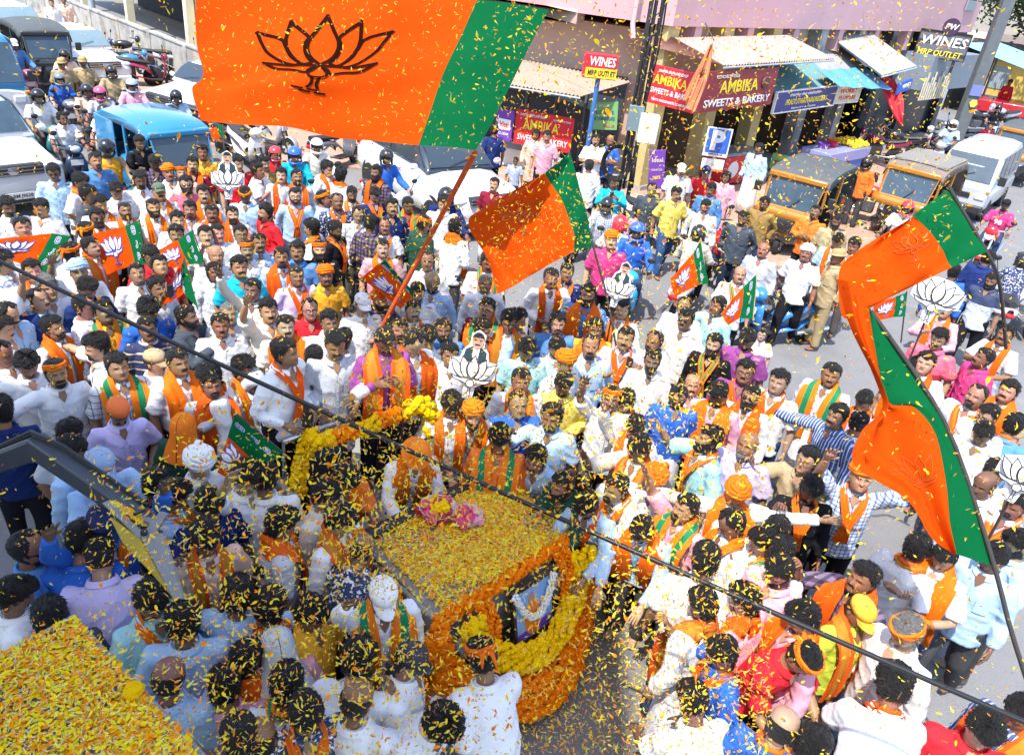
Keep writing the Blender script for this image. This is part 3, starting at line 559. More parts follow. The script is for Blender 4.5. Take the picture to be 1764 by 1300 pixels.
        for yy in (f + L * .18, b - L * .19):
            wheel(t, s * (hw - .09), yy, .33 if kind != 'suv' else .38, .2)
            mb = MB(); rr = .40 if kind != 'suv' else .46; mb.lathe([(rr, -.004), (rr, .03)], 24, Matrix.Translation((s * (hw - .012), yy, rr - .06)) @ Matrix.Rotation(PI / 2, 4, 'Y')); mb.build('wheel_arch', PLAS, t)
        mb = MB(); mb.box((s * (hw + .004) - .012, -.1, belt - .2), (s * (hw + .004) + .012, .08, belt - .17)); mb.build('door_handle', CHR, t)
    mb = MB(); mb.box((-hw * .55, f - .03, hood - .32), (hw * .55, f + .12, hood - .13)); g = mb.build('grille', PLAS, t, bevel=.02)
    mb = MB()
    for k in range(3): mb.box((-hw * .54, f - .045, hood - .30 + k * .06), (hw * .54, f - .025, hood - .275 + k * .06))
    mb.build('grille_bar', CHR, g)
    mb = MB(); mb.lathe([(.001, 0), (.075, 0), (.075, .02), (.001, .03)], 16, Matrix.Translation((0, f - .04, hood - .22)) @ Matrix.Rotation(PI / 2, 4, 'X') @ Matrix.Diagonal((1.25, .85, 1, 1))); mb.build('badge', CHR, g)
    mb = MB(); mb.box((-hw * .86, f - .06, gc + .02), (hw * .86, f + .2, gc + .22)); bm = mb.build('bumper', body if kind != 'suv' else PSIL, t, bevel=.05)
    mb = MB(); mb.box((-hw * .5, f - .065, gc + .05), (hw * .5, f - .055, gc + .14)); mb.build('air_intake', PLAS, bm)
    mb = MB(); mb.box((-.26, f - .085, gc + .12), (.26, f - .07, gc + .24)); pl = mb.build('number_plate', PLATE, t)
    lettering(plate, .085, PLAS, pl, Matrix.Translation((0, f - .086, gc + .18)) @ Matrix.Rotation(PI / 2, 4, 'X'), 0, 0, .001, .001, .01, 0, .46)
    return t
def heading(dx, dy): return math.atan2(dx, -dy)           # turns a thing whose front is -Y
RD = (.70, -.71)
rz0 = heading(*RD)
def place(px, yy, z=0): return at(px, yy, z)
def off(p, rz, dx, dy): c, s = math.cos(rz), math.sin(rz); return (p[0] + c * dx - s * dy, p[1] + s * dx + c * dy)
# front bumper points measured, then the middle of the car set back by half its length
suv_f = at(25, 292, .92); rzs = heading(.76, -.65)
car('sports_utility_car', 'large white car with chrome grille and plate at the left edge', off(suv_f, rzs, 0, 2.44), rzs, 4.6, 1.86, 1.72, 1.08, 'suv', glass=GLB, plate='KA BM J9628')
sd = at(150, 83, 1.0); car('saloon_car', 'white car behind the black three wheeler beside the concrete wall', off(sd, rz0 + .1, 0, .97), rz0 + .1, 4.3, 1.74, 1.50, .92, 'sedan', glass=M('pale_glass', (.18, .26, .30), rough=.06, spec=.9))
sd = at(33, 40, 1.05); car('hatchback_car', 'white car farthest up the road at the top left corner', off(sd, rz0 + .1, 0, .97), rz0 + .1, 4.2, 1.76, 1.55, .95, 'suv', glass=MATS['pale_glass'])
ht = at(277, 181, .33); hz_ = heading(-.45, -.89); car('hatchback_car', 'small white car partly hidden behind the edge of the big flag', off(ht, hz_, .85, 1.25), hz_, 3.9, 1.7, 1.5, .95, 'hatch')
wc = at(690, 335, .33); wcr = heading(.62, -.78); car('saloon_car', 'white car with dark roof stuck in the crowd below the big flag', off(wc, wcr, .86, 0), wcr, 4.4, 1.86, 1.60, 1.02, 'hatch', roof=M('dark_roof_paint', (.03, .04, .055), rough=.15, coat=.8))
d_ = empty('garland_strip', (0, 0, 0))
bpy.data.objects.remove(d_)
# vans
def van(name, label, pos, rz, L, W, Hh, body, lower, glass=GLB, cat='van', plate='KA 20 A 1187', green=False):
    t = empty(name, (pos[0], pos[1], 0), rz, label, cat); hw = W / 2; f = -L / 2; b = L / 2; belt = Hh * .52
    mb = MB(); mb.loft([section(hw * s, z0, z1, y, 20, 5.5) for y, s, z0, z1 in ((f, .92, .32, belt - .05), (f + .12, .98, .24, belt), (0, 1, .22, belt + .01), (b - .1, .98, .24, belt), (b, .92, .32, belt - .05))]); mb.build('lower_body', lower, t, smooth=True)
    mb = MB(); mb.loft([section(hw * s, belt - .1, z1, y, 20, 6, .12) for y, s, z1 in ((f + .06, .96, belt + .1), (f + .25, .96, belt + (Hh - belt) * .55), (f + .52, .95, Hh - .06), (f + .9, .95, Hh), (b - .35, .95, Hh), (b - .1, .94, Hh - .08), (b, .92, belt + .1))]); mb.build('upper_body', body, t, smooth=True)
    def q(nm, pts, m=glass): mb = MB(); mb.add(pts, [(0, 1, 2, 3)]); o = mb.build(nm, m, t); so = o.modifiers.new('t', 'SOLIDIFY'); so.thickness = .02; so.offset = 0; return o
    z0, z1 = belt + .12, Hh - .16
    ws = q('windscreen', [(-hw * .86, f + .05, z0), (hw * .86, f + .05, z0), (hw * .78, f + .40, z1), (-hw * .78, f + .40, z1)])
    mb = MB(); mb.tube([(-.3, f + .04, z0 + .02), (.2, f + .12, z0 + .2)], .01, 5); mb.build('wiper', PLAS, ws)
    n = 4
    for s in (-1, 1):
        for k in range(n):
            y0 = f + .62 + k * (L - .9) / n; y1 = y0 + (L - .9) / n - .1; xa = hw * .945; xb = hw * .90; q('side_window', [(s * (xa + .015), y0, z0), (s * (xa + .015), y1, z0), (s * (xb + .015), y1, z1), (s * (xb + .015), y0 + (.16 if k == 0 else 0), z1)])
        mb = MB(); mb.box((s * hw * .72 - .13, f - .03, belt - .32), (s * hw * .72 + .13, f + .1, belt - .15)); mb.build('headlight', LAMP, t, bevel=.03)
        mb = MB(); mb.box((s * hw * .92 - .06, f - .01, belt - .12), (s * hw * .92 + .05, f + .1, belt - .06)); mb.build('indicator', AMB, t, bevel=.015)
        mb = MB(); mb.box((s * (hw + .12) - .09, f + .22, belt + .1), (s * (hw + .12) + .09, f + .28, belt + .34)); mb.build('wing_mirror', PLAS, t, bevel=.02)
        for yy in (f + L * .17, b - L * .2): wheel(t, s * (hw - .09), yy, .30, .17, PSIL)
    mb = MB(); mb.box((-hw * .95, f - .08, .26), (hw * .95, f + .15, .48)); mb.build('bumper', PLAS if not green else lower, t, bevel=.04)
    mb = MB(); mb.box((-hw * .40, f - .025, belt - .32), (hw * .40, f + .05, belt - .18)); mb.build('grille', PLAS, t, bevel=.01)
    mb = MB(); mb.box((-.26, f - .1, .32), (.26, f - .085, .44)); pl = mb.build('number_plate', SGRN if green else PLATE, t); lettering(plate, .08, PLAS, pl, Matrix.Translation((0, f - .101, .38)) @ Matrix.Rotation(PI / 2, 4, 'X'), 0, 0, .001, .001, .01, 0, .46)
    return t
vf = at(1660, 307, 1.07); rv = heading(-.60, -.80); van('minivan', 'white minivan with windscreen coloured as reflected sky at the right edge', off(vf, rv, 0, 1.80), rv, 3.7, 1.5, 1.82, PW, PSIL)
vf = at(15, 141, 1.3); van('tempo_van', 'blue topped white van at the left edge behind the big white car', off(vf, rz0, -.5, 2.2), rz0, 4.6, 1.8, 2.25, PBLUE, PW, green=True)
# three wheelers
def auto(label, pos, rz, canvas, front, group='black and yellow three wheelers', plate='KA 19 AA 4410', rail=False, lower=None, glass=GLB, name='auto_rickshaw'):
    t = empty(name, (pos[0], pos[1], 0), rz, label, 'three wheeler', group); W = 1.3; hw = W / 2; L = 2.6; f = -L / 2; b = L / 2; lower = lower or PBLK
    mb = MB(); mb.loft([section(hw * s, z0, z1, y, 20, 4) for y, s, z0, z1 in ((f, .34, .42, .82), (f + .10, .52, .34, .98), (f + .28, .70, .28, 1.06), (f + .46, .84, .28, 1.06))]); mb.build('nose', lower if lower is PBLK else front, t, smooth=True)
    mb = MB(); mb.loft([[(s * hw * x, y, z) for x in np.linspace(-1, 1, 7) for s in (1,)] for y, z, s in ((f + .02, .86, .50), (f + .06, 1.0, .62), (f + .15, 1.075, .80))], caps=False, closed=False); o = mb.build('nose_panel', front, t, smooth=True); so = o.modifiers.new('t', 'SOLIDIFY'); so.thickness = .03
    mb = MB(); mb.box((-hw * .95, f + .40, .28), (hw * .95, b, .42)); mb.build('floor', lower, t, bevel=.02)
    mb = MB(); mb.loft([section(hw * s, .30, z1, y, 20, 5) for y, s, z1 in ((f + 1.25, 1, 1.0), (b - .2, 1, 1.05), (b, .92, .98))]); mb.build('rear_body', lower, t, smooth=True)
    # canopy: real shell open at the sides
    prof = [(f + .36, 1.58), (f + .44, 1.70), (f + .75, 1.77), (0, 1.80), (b - .35, 1.78), (b - .08, 1.68), (b + .02, 1.35), (b + .02, 1.0)]
    rows = [[(x * hw * (1.02 if abs(x) < .98 else 1.03), y, z + .07 * (1 - x * x) - (.14 if abs(x) > .98 else 0)) for x in (-1, -.97, -.8, -.4, 0, .4, .8, .97, 1)] for y, z in prof]
    mb = MB(); mb.loft(rows, caps=False, closed=False); o = mb.build('canopy', canvas, t, smooth=True); so = o.modifiers.new('t', 'SOLIDIFY'); so.thickness = .03
    if rail:
        mb = MB()
        for k in range(12): mb.box((-hw * .9, f + .62 + k * .14, 1.835 + .0), (hw * .9, f + .665 + k * .14, 1.875))
        for x in (-.9, 0, .9): mb.box((x * hw - .015, f + .6, 1.82), (x * hw + .015, b - .3, 1.85))
        mb.build('roof_rack', M('rack_grey', (.30, .29, .27), rough=.6), t)['kind'] = 'stuff'
    mb = MB(); mb.add([(-hw * .80, f + .16, 1.06), (hw * .80, f + .16, 1.06), (hw * .84, f + .37, 1.60), (-hw * .84, f + .37, 1.60)], [(0, 1, 2, 3)]); w = mb.build('windscreen', glass, t); so = w.modifiers.new('t', 'SOLIDIFY'); so.thickness = .014; so.offset = 0
    mb = MB(); mb.tube([(-hw * .82, f + .14, 1.05), (hw * .82, f + .14, 1.05), (hw * .88, f + .36, 1.63), (-hw * .88, f + .36, 1.63), (-hw * .82, f + .14, 1.05)], .03, 6); mb.build('windscreen_frame', front, t)
    mb = MB(); mb.box((-hw * .93, f + .30, 1.60), (hw * .93, f + .42, 1.72)); mb.build('visor', front, t, bevel=.03)
    mb = MB(); mb.tube([(0, f + .13, 1.07), (.18, f + .2, 1.3)], .009, 5); mb.build('wiper', PLAS, w)
    for s in (-1, 1):
        mb = MB(); mb.lathe([(.001, -.02), (.10, -.01), (.115, .05), (.06, .12)], 14, Matrix.Translation((s * hw * .50, f + .10, .80)) @ Matrix.Rotation(-PI / 2, 4, 'X')); mb.build('headlight', LAMP, t, smooth=True)
        mb = MB(); mb.tube([(s * hw * .93, f + .42, 1.05), (s * hw * .95, f + .40, 1.62)], .03, 6); mb.build('pillar', front, t); mb = MB(); mb.tube([(s * hw * .97, f + 1.3, 1.0), (s * hw * .99, f + 1.28, 1.68)], .035, 6); mb.build('pillar', front, t)
        mb = MB(); mb.box((s * (hw + .14) - .08, f + .3, 1.22), (s * (hw + .14) + .08, f + .34, 1.44)); mb.build('wing_mirror', PLAS, t, bevel=.02)
        wheel(t, s * (hw - .06), b - .55, .25, .12, PSIL)
    wheel(t, 0, f + .24, .25, .11, PSIL)
    mb = MB(); mb.loft([[(.10 * math.cos(a), f + .24 - .30 * math.sin(a) * s_, .30 + .27 * math.cos(a * .0) * abs(math.cos((a - PI / 2)))) for s_ in (.9, 1)] for a in np.linspace(0, PI, 9)], caps=False, closed=False); mb.build('mudguard', front, t)
    mb = MB(); mb.box((-.3, f + .62, .62), (.3, f + .95, .72)); mb.box((-.3, f + .90, .72), (.3, f + .97, 1.15)); mb.build('driver_seat', SEATM, t, bevel=.03)
    mb = MB(); mb.box((-hw * .9, f + 1.55, .6), (hw * .9, f + 2.05, .72)); mb.box((-hw * .9, f + 2.0, .7), (hw * .9, f + 2.12, 1.2)); mb.build('passenger_seat', SEATM, t, bevel=.03)
    mb = MB(); mb.box((-.2, f - .0, .52), (.2, f + .02, .64)); pl = mb.build('number_plate', PYELB if front is not PBLUE else PLATE, t); lettering(plate, .06, PLAS, pl, Matrix.Translation((0, f - .003, .58)) @ Matrix.Rotation(PI / 2, 4, 'X'), 0, 0, .001, .001, .01, 0, .34)
    mb = MB(); mb.tube([(-.3, f + .42, 1.12), (0, f + .38, 1.06), (.3, f + .42, 1.12)], .018, 6); mb.build('handlebar', PLAS, t)
    return t
BRN = M('dusty_brown_canvas', (.20, .16, .135), rough=.85, var=.2, scale=5, bump=.3)
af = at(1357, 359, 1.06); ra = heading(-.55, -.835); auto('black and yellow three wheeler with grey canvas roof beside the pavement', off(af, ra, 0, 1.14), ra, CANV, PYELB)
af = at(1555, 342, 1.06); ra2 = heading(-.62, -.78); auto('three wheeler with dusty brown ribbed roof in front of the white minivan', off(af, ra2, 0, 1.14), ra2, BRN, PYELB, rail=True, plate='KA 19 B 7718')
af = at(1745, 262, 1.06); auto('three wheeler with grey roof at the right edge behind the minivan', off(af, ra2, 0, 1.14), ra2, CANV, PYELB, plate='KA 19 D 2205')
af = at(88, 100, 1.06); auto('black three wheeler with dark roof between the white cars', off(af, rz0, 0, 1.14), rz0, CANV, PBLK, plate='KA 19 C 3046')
bf = at(334, 291, 1.02); bz = heading(.78, -.62); bt_ = auto('bright blue three wheeler with blue roof and a red flag behind the crowd', off(bf, bz, 0, 1.3), bz, PBLUE, PBLUE, None, 'KA 19 E 5512', lower=PBLUE, glass=GLS); bt_.scale = (.98, .92, .95)
for s_ in (-1, 1):
    mb = MB(); mb.box((s_ * .655 - .02, .45, .3), (s_ * .655 + .02, 1.3, 1.66)); mb.build('rear_side_panel', PBLUE, bt_, bevel=.02)
# two wheelers
def scooter_proto(body, name='scooter', seat=SEATM, big=False):
    t = empty(name)
    mb = MB(); mb.loft([[(.20 * math.sin(a) * s, y, z + .10 * math.cos(a)) for a in np.linspace(-1.9, 1.9, 9)] for y, z, s in ((-.06, .42, .7), (.15, .58, .85), (.45, .66, .95), (.80, .66, .75), (.98, .70, .35))], caps=False, closed=False)
    mb.loft([[(x * w, y, z) for x in (-1, 1)] for y, z, w in ((-.06, .28, .16), (.4, .34, .16), (.9, .6, .06))], caps=False, closed=False); o = mb.build('rear_body', body, t, smooth=True); so = o.modifiers.new('t', 'SOLIDIFY'); so.thickness = .02
    mb = MB(); mb.loft([[(x * w, y + .05 * x * x, z) for x in np.linspace(-1, 1, 7)] for y, z, w in ((-.40, .26, .15), (-.47, .45, .20), (-.50, .65, .20), (-.46, .82, .13))], caps=False, closed=False); o = mb.build('front_apron', body, t, smooth=True); so = o.modifiers.new('t', 'SOLIDIFY'); so.thickness = .03
    mb = MB(); mb.box((-.15, -.42, .24), (.15, .1, .29)); mb.build('footboard', PLAS, t, bevel=.01)
    mb = MB(); mb.loft([[(.15 * math.sin(a) * s, y, z + .06 * math.cos(a)) for a in np.linspace(-PI, PI, 12, endpoint=False)] for y, z, s in ((.0, .74, .6), (.12, .76, .95), (.5, .80, 1.05), (.82, .83, .8), (.92, .84, .4))]); mb.build('seat', seat, t, smooth=True)
    mb = MB(); mb.sph((0, -.46, .93), (.17, .12, .11), 14, 9); hd = mb.build('handle_cowl', body, t, smooth=True)
    mb = MB(); mb.sph((0, -.545, .935), (.10, .05, .065), 12, 8); mb.build('headlight', LAMP, t, smooth=True)
    mb = MB(); mb.tube([(-.34, -.32, 1.0), (-.15, -.42, .97), (.15, -.42, .97), (.34, -.32, 1.0)], .018, 7); mb.build('handlebar', PLAS, t, smooth=True)
    for s in (-1, 1):
        mb = MB(); mb.tube([(s * .22, -.40, .98), (s * .30, -.42, 1.18)], .008, 5); mb.sph((s * .31, -.42, 1.23), (.07, .018, .05), 10, 7); mb.build('mirror', PLAS, t, smooth=True)
    wheel(t, 0, -.62, .22, .09, PSIL); wheel(t, 0, .66, .22, .10, PSIL)
    mb = MB(); mb.loft([[(x * .075, -.62 - .27 * math.cos(a), .22 + .27 * math.sin(a)) for x in (-1, -.4, .4, 1)] for a in np.linspace(-.2, 2.6, 10)], caps=False, closed=False); o = mb.build('front_mudguard', body, t, smooth=True); so = o.modifiers.new('t', 'SOLIDIFY'); so.thickness = .015
    mb = MB(); mb.tube([(.07, -.62, .22), (.07, -.50, .6)], .025, 6); mb.tube([(-.07, -.62, .22), (-.07, -.50, .6)], .025, 6); mb.build('fork', PLAS, t)
    mb = MB(); mb.box((-.11, -.535, .62), (.11, -.52, .72)); mb.build('number_plate', PLATE, t)
    mb = MB(); mb.sph((0, .98, .66), (.09, .04, .05), 10, 7); mb.build('tail_light', REDL, t)
    mb = MB(); mb.tube([(.17, .35, .27), (.18, .95, .34)], .045, 8); mb.build('exhaust', CHR, t)
    return t
def bike_proto(body, name='motorcycle'):
    t = empty(name)
    mb = MB(); mb.sph((0, -.10, .80), (.15, .30, .14), 14, 9); mb.build('fuel_tank', body, t, smooth=True)
    mb = MB(); mb.loft([[(.13 * math.sin(a) * s, y, z + .05 * math.cos(a)) for a in np.linspace(-PI, PI, 12, endpoint=False)] for y, z, s in ((.12, .78, .7), (.3, .78, 1.0), (.62, .82, .95), (.88, .88, .5))]); mb.build('seat', SEATM, t, smooth=True)
    mb = MB(); mb.loft([section(.10 * s, z0, z1, y, 12, 3) for y, s, z0, z1 in ((.3, .8, .52, .74), (.6, 1, .58, .78), (.95, .5, .74, .84))]); mb.build('side_panel', body, t, smooth=True)
    mb = MB(); mb.box((-.13, -.25, .28), (.13, .2, .60)); mb.build('engine', M('engine_grey', (.13, .13, .135), rough=.45, metal=.5), t, bevel=.04)
    mb = MB(); mb.lathe([(.001, -.02), (.10, 0), (.09, .10), (.03, .15)], 16, Matrix.Translation((0, -.62, .90)) @ Matrix.Rotation(-PI / 2, 4, 'X')); mb.build('headlight', LAMP, t, smooth=True)
    mb = MB(); mb.sph((0, -.56, .97), (.14, .09, .13), 12, 8); mb.build('fairing', body, t, smooth=True)
    mb = MB(); mb.tube([(-.36, -.34, 1.02), (-.14, -.47, 1.0), (.14, -.47, 1.0), (.36, -.34, 1.02)], .016, 7); mb.build('handlebar', CHR, t, smooth=True)
    for s in (-1, 1):
        mb = MB(); mb.tube([(s * .24, -.42, 1.0), (s * .32, -.44, 1.18)], .008, 5); mb.sph((s * .33, -.44, 1.22), (.065, .018, .045), 10, 7); mb.build('mirror', PLAS, t, smooth=True)
        mb = MB(); mb.tube([(s * .08, -.74, .30), (s * .08, -.50, .95)], .026, 7); mb.build('fork', CHR, t, smooth=True)
    wheel(t, 0, -.74, .30, .09, PLAS); wheel(t, 0, .66, .30, .11, PLAS)
    mb = MB(); mb.loft([[(x * .06, -.74 - .34 * math.cos(a), .30 + .34 * math.sin(a)) for x in (-1, -.4, .4, 1)] for a in np.linspace(.5, 2.5, 8)], caps=False, closed=False); o = mb.build('front_mudguard', body, t, smooth=True); so = o.modifiers.new('t', 'SOLIDIFY'); so.thickness = .015
    mb = MB(); mb.tube([(.14, .0, .30), (.16, .4, .30), (.17, .9, .42)], [.03, .04, .05], 8); mb.build('exhaust', CHR, t, smooth=True)
    mb = MB(); mb.tube([(0, -.45, .9), (0, -.1, .66), (0, .3, .7), (0, .66, .30)], .025, 6); mb.build('frame', PLAS, t)
    mb = MB(); mb.sph((0, .98, .84), (.07, .04, .04), 10, 7); mb.build('tail_light', REDL, t)
    return t
PCOL = {'grey': (.13, .14, .16), 'navy': (.03, .05, .11), 'white': (.70, .70, .71), 'pink': (.55, .12, .20), 'red': (.50, .02, .03), 'blue': (.03, .20, .50), 'black': (.02, .02, .023), 'maroon': (.25, .02, .05), 'teal': (.04, .18, .22), 'cyan': (.02, .36, .62), 'silver': (.42, .45, .48)}
PROTO = {}
def two(kind, col, px, yy, yaw, label, group, lean=0, gz=0):     # pixel of the ground point under the seat
    k = (kind, col); m_ = paint('two_wheeler_' + col, PCOL[col])
    new = (k not in PROTO)
    if new: PROTO[k] = (scooter_proto if kind == 'scooter' else bike_proto)(m_)
    o = PROTO[k] if new else copy_tree(PROTO[k])
    p = at(px, yy) if gz == 0 else np.array([px, yy, 0]); o.location = (p[0], p[1], 0.0); o.rotation_euler = (0, lean, yaw); return tag(o, label, 'motorcycle' if kind == 'bike' else 'scooter', group)
# ------------------------------------------------------------------ people: bodies, clothes, hair
def rx(a): return np.array(Matrix.Rotation(a, 3, 'X'))
def rzm(a): return np.array(Matrix.Rotation(a, 3, 'Z'))
def fbm(p, s, seed=0):
    r = np.random.default_rng(seed); o = np.zeros(len(p)); a = 1.0
    for k in range(4):
        for q in range(3):
            d = r.normal(size=3); d /= np.linalg.norm(d); o += a * np.sin(p @ d * s * 2 ** k + r.uniform(0, 6.3)) / 3
        a *= .55
    return o
# head surface in head coordinates: face towards -Y
HZ = [.124, .117, .095, .062, .03, 0, -.03, -.06, -.085, -.104, -.117]
HW = [.006, .040, .066, .077, .079, .077, .073, .065, .054, .040, .018]
HF = [.004, .045, .076, .089, .092, .089, .089, .089, .087, .079, .05]
HB = [.004, .052, .087, .101, .103, .097, .082, .06, .045, .03, .012]
def head_pt(ph, z, off=0.0):
    w = np.interp(-z, [-a for a in HZ], HW); f = np.interp(-z, [-a for a in HZ], HF); b = np.interp(-z, [-a for a in HZ], HB)
    c, s = np.cos(ph), np.sin(ph)
    x = w * np.sign(s) * np.abs(s) ** .92; y = np.where(c > 0, -f * np.abs(c) ** .95, b * np.abs(c))
    front = c > 0
    def g(x0, z0, sx, sz): return np.exp(-((x - x0) / sx) ** 2 - ((z - z0) / sz) ** 2)
    nose = np.where(z > -.03, np.clip((.03 - z) / .055, 0, 1.1) * .024, .024 * np.exp(-((z + .03) / .009) ** 2)) * np.where(z < .03, 1, 0)
    d = nose * np.exp(-(x / (.0095 + .005 * np.clip((.02 - z) / .05, 0, 1))) ** 2)
    d = d - .0085 * (g(.031, .003, .016, .011) + g(-.031, .003, .016, .011)) + .005 * (g(.03, .024, .022, .007) + g(-.03, .024, .022, .007))
    d = d + .006 * g(0, -.056, .022, .009) - .006 * g(0, -.0575, .024, .0028) + .006 * g(0, -.092, .02, .014) + .004 * (g(.042, -.03, .016, .016) + g(-.042, -.03, .016, .016))
    y = y - np.where(front, d, 0)
    p = np.stack([x, y, z * np.ones_like(x)], -1)
    if off is not None and np.any(np.asarray(off) != 0):
        n = np.stack([x / (.076 ** 2), y / (.092 ** 2), z / (.118 ** 2) * np.ones_like(x)], -1); n /= np.linalg.norm(n, axis=-1, keepdims=True) + 1e-9
        p = p + n * np.asarray(off)[..., None]
    return p
def head_grid(var=0):
    R = np.random.default_rng(100 + var); wide, jaw, nose, brow, smile, low = R.uniform(-.05, .06), R.uniform(-.10, .10), R.uniform(-.3, .5), R.uniform(.8, 1.5), var % 3 == 1, R.uniform(-.03, .05)
    zs = np.concatenate([np.linspace(.1235, .05, 8), np.linspace(.04, -.075, 24), np.linspace(-.082, -.1165, 7)])
    t = np.linspace(-1, 1, 45)[:-1]; ph = PI * (np.sign(t) * (.45 * np.abs(t) + .55 * np.abs(t) ** 2.1))
    PH, Z = np.meshgrid(ph, zs); v = head_pt(PH.ravel(), Z.ravel()); n = len(ph); f = []
    for i in range(len(zs) - 1):
        for j in range(n): f.append((i * n + j, (i + 1) * n + j, (i + 1) * n + (j + 1) % n, i * n + (j + 1) % n))
    f.append(tuple(range(n))); f.append(tuple((len(zs) - 1) * n + j for j in range(n - 1, -1, -1)))
    c = np.ones((len(v), 3)); x, y, z = v.T; fr = y < -.03
    def m(cond, col): c[cond & fr] = col
    ax = np.abs(x)
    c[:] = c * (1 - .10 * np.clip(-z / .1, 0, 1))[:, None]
    m((ax < .05) & (ax > .012) & (np.abs(z - .0235 + (ax - .03) ** 2 * 6) < .0036 * brow), (.20, .17, .16))
    m((np.abs(ax - .031) < .0155) & (np.abs(z - .003) < .0068), (.48, .45, .44))
    m((np.abs(ax - .031) < .012) & (np.abs(z - .002) < .0042), (1.3, 1.6, 1.9))
    m((np.abs(ax - .031) < .005) & (np.abs(z - .002) < .005), (.05, .05, .05))
    m((ax < .023) & (np.abs(z + .057) < .0075), (.72, .45, .45)); m((ax < .021) & (np.abs(z + .0575) < .0025), (.25, .15, .15))
    m((ax < .012) & (np.abs(z + .031) < .004), (.6, .5, .5))
    if smile: m((ax < .021 - 1.2 * np.abs(z + .0575)) & (np.abs(z + .0575) < .0052), (1.7, 1.9, 2.1))
    v = v.copy(); v[:, 1] -= nose * .010 * np.exp(-(x / .013) ** 2 - ((z + .022) / .016) ** 2) * (y < 0); v[:, 0] *= 1 + wide + jaw * np.clip(-z / .1, 0, 1); v[:, 2] *= 1 + low * (z < 0)
    return v, f, c
HEADS_V = [head_grid(k) for k in range(6)]; HEADF = HEADS_V[0][1]
def ear_mesh():
    V = []; Fc = []
    for s in (-1, 1):
        mb = MB(); mb.sph((s * .079, .012, -.002), (.010, .019, .030), 8, 6); k = len(V); V += mb.v; Fc += [tuple(i + k for i in q) for q in mb.f]
    return np.array(V), Fc
EARV, EARF = ear_mesh()
POSES = {  # arm: elbow and wrist offsets from the shoulder (x outwards), hand kind, palm normal;  then spine bend in degrees
 's': (((.07, .02, -.28), (.09, -.07, -.52), 'r', (-1, 0, 0)), None, 2),
 'f': (((.09, .02, -.26), (-.10, -.22, -.30), 'r', (0, 1, 0)), None, 4),
 'n': (((.08, -.02, -.26), (-.150, -.23, -.08), 'n', (-1, 0, 0)), None, 4),
 'c': (((.09, -.05, -.26), (-.20, -.20, -.22), 'r', (0, 1, 0)), None, 0),
 'a': (((.10, -.12, .22), (.08, -.24, .46), 'o', (0, -1, 0)), 's', 3),
 'v': (((.17, -.16, -.10), (.15, -.30, .13), 'v', (0, -1, 0)), 's', 3),
 'x': (((.14, -.20, -.04), (.08, -.30, .20), 'f', (0, -1, 0)), 's', 4),
 'u': (((.14, -.10, .20), (.14, -.20, .44), 'o', (0, -1, 0)), None, 3),
 'p': (((.08, -.20, -.18), (-.11, -.34, .02), 'g', (-1, 0, 0)), None, 3),
 'P': (((.06, -.24, .10), (.0, -.38, .30), 'g', (0, 1, 0)), 's', 3),
 'e': (((.27, -.06, -.05), (.50, -.16, -.02), 'o', (0, -1, 0)), 's', 6),
 'w': (((.25, -.06, .06), (.47, -.12, .16), 'o', (0, -1, 0)), None, 3),
 'k': (((.05, -.20, -.20), (.0, -.44, -.22), 'r', (0, 0, -1)), None, 24),
 'b': (((.10, .02, -.26), (-.02, -.20, -.36), 'r', (0, 1, 0)), None, 6),
 'h': (((.07, -.20, -.16), (-.12, -.40, -.02), 'f', (0, 0, 1)), 'h2', 2),
 'h2': (((.09, -.12, -.24), (-.08, -.34, -.26), 'f', (0, 0, 1)), None, 2),
 'q': (((.10, -.14, -.23), (.12, -.40, -.28), 'f', (0, 0, -1)), None, 8),
 't': (((.08, .08, -.27), (.09, .06, -.51), 'r', (-1, 0, 0)), 's', 3),
 'j': (((.09, .12, -.25), (.03, .08, -.46), 'r', (0, 1, 0)), None, 0),
}
HEADS = {'0': (0, 4), '1': (0, -16), '2': (0, 26), '3': (38, -4), '4': (-38, -4), '5': (18, -10), '6': (-18, -10), '7': (0, -30)}
SHZ = 1.395; PIV = np.array([0, 0.0, .93])
def bendf(p, a):
    p = np.atleast_2d(np.asarray(p, float)); s = np.clip((p[:, 2] - .86) / .30, 0, 1); q = p - PIV; o = np.empty_like(p)
    c, sn = np.cos(a * s), np.sin(a * s); o[:, 0] = q[:, 0]; o[:, 1] = q[:, 1] * c - q[:, 2] * sn; o[:, 2] = q[:, 1] * sn + q[:, 2] * c
    return o + PIV
def arms(pose):
    A, B, bend = POSES[pose]
    if B is None: B = A
    elif isinstance(B, str): B = POSES[B][0]
    out = []
    for sgn, (el, wr, kind, nrm) in ((-1, A), (1, B)):        # first arm is the person's right one (picture left when facing us)
        sh = np.array([sgn * .178, 0, SHZ]); e = np.array(el) * (sgn, 1, 1); w = np.array(wr) * (sgn, 1, 1); n = np.array(nrm, float) * (sgn, 1, 1)
        E = sh + e / np.linalg.norm(e) * .285; d = (np.array(wr) - np.array(el)) * (sgn, 1, 1); d = d / np.linalg.norm(d)
        out.append((sgn, sh, E, E + d * .25, d, n, kind))
    return out, bend
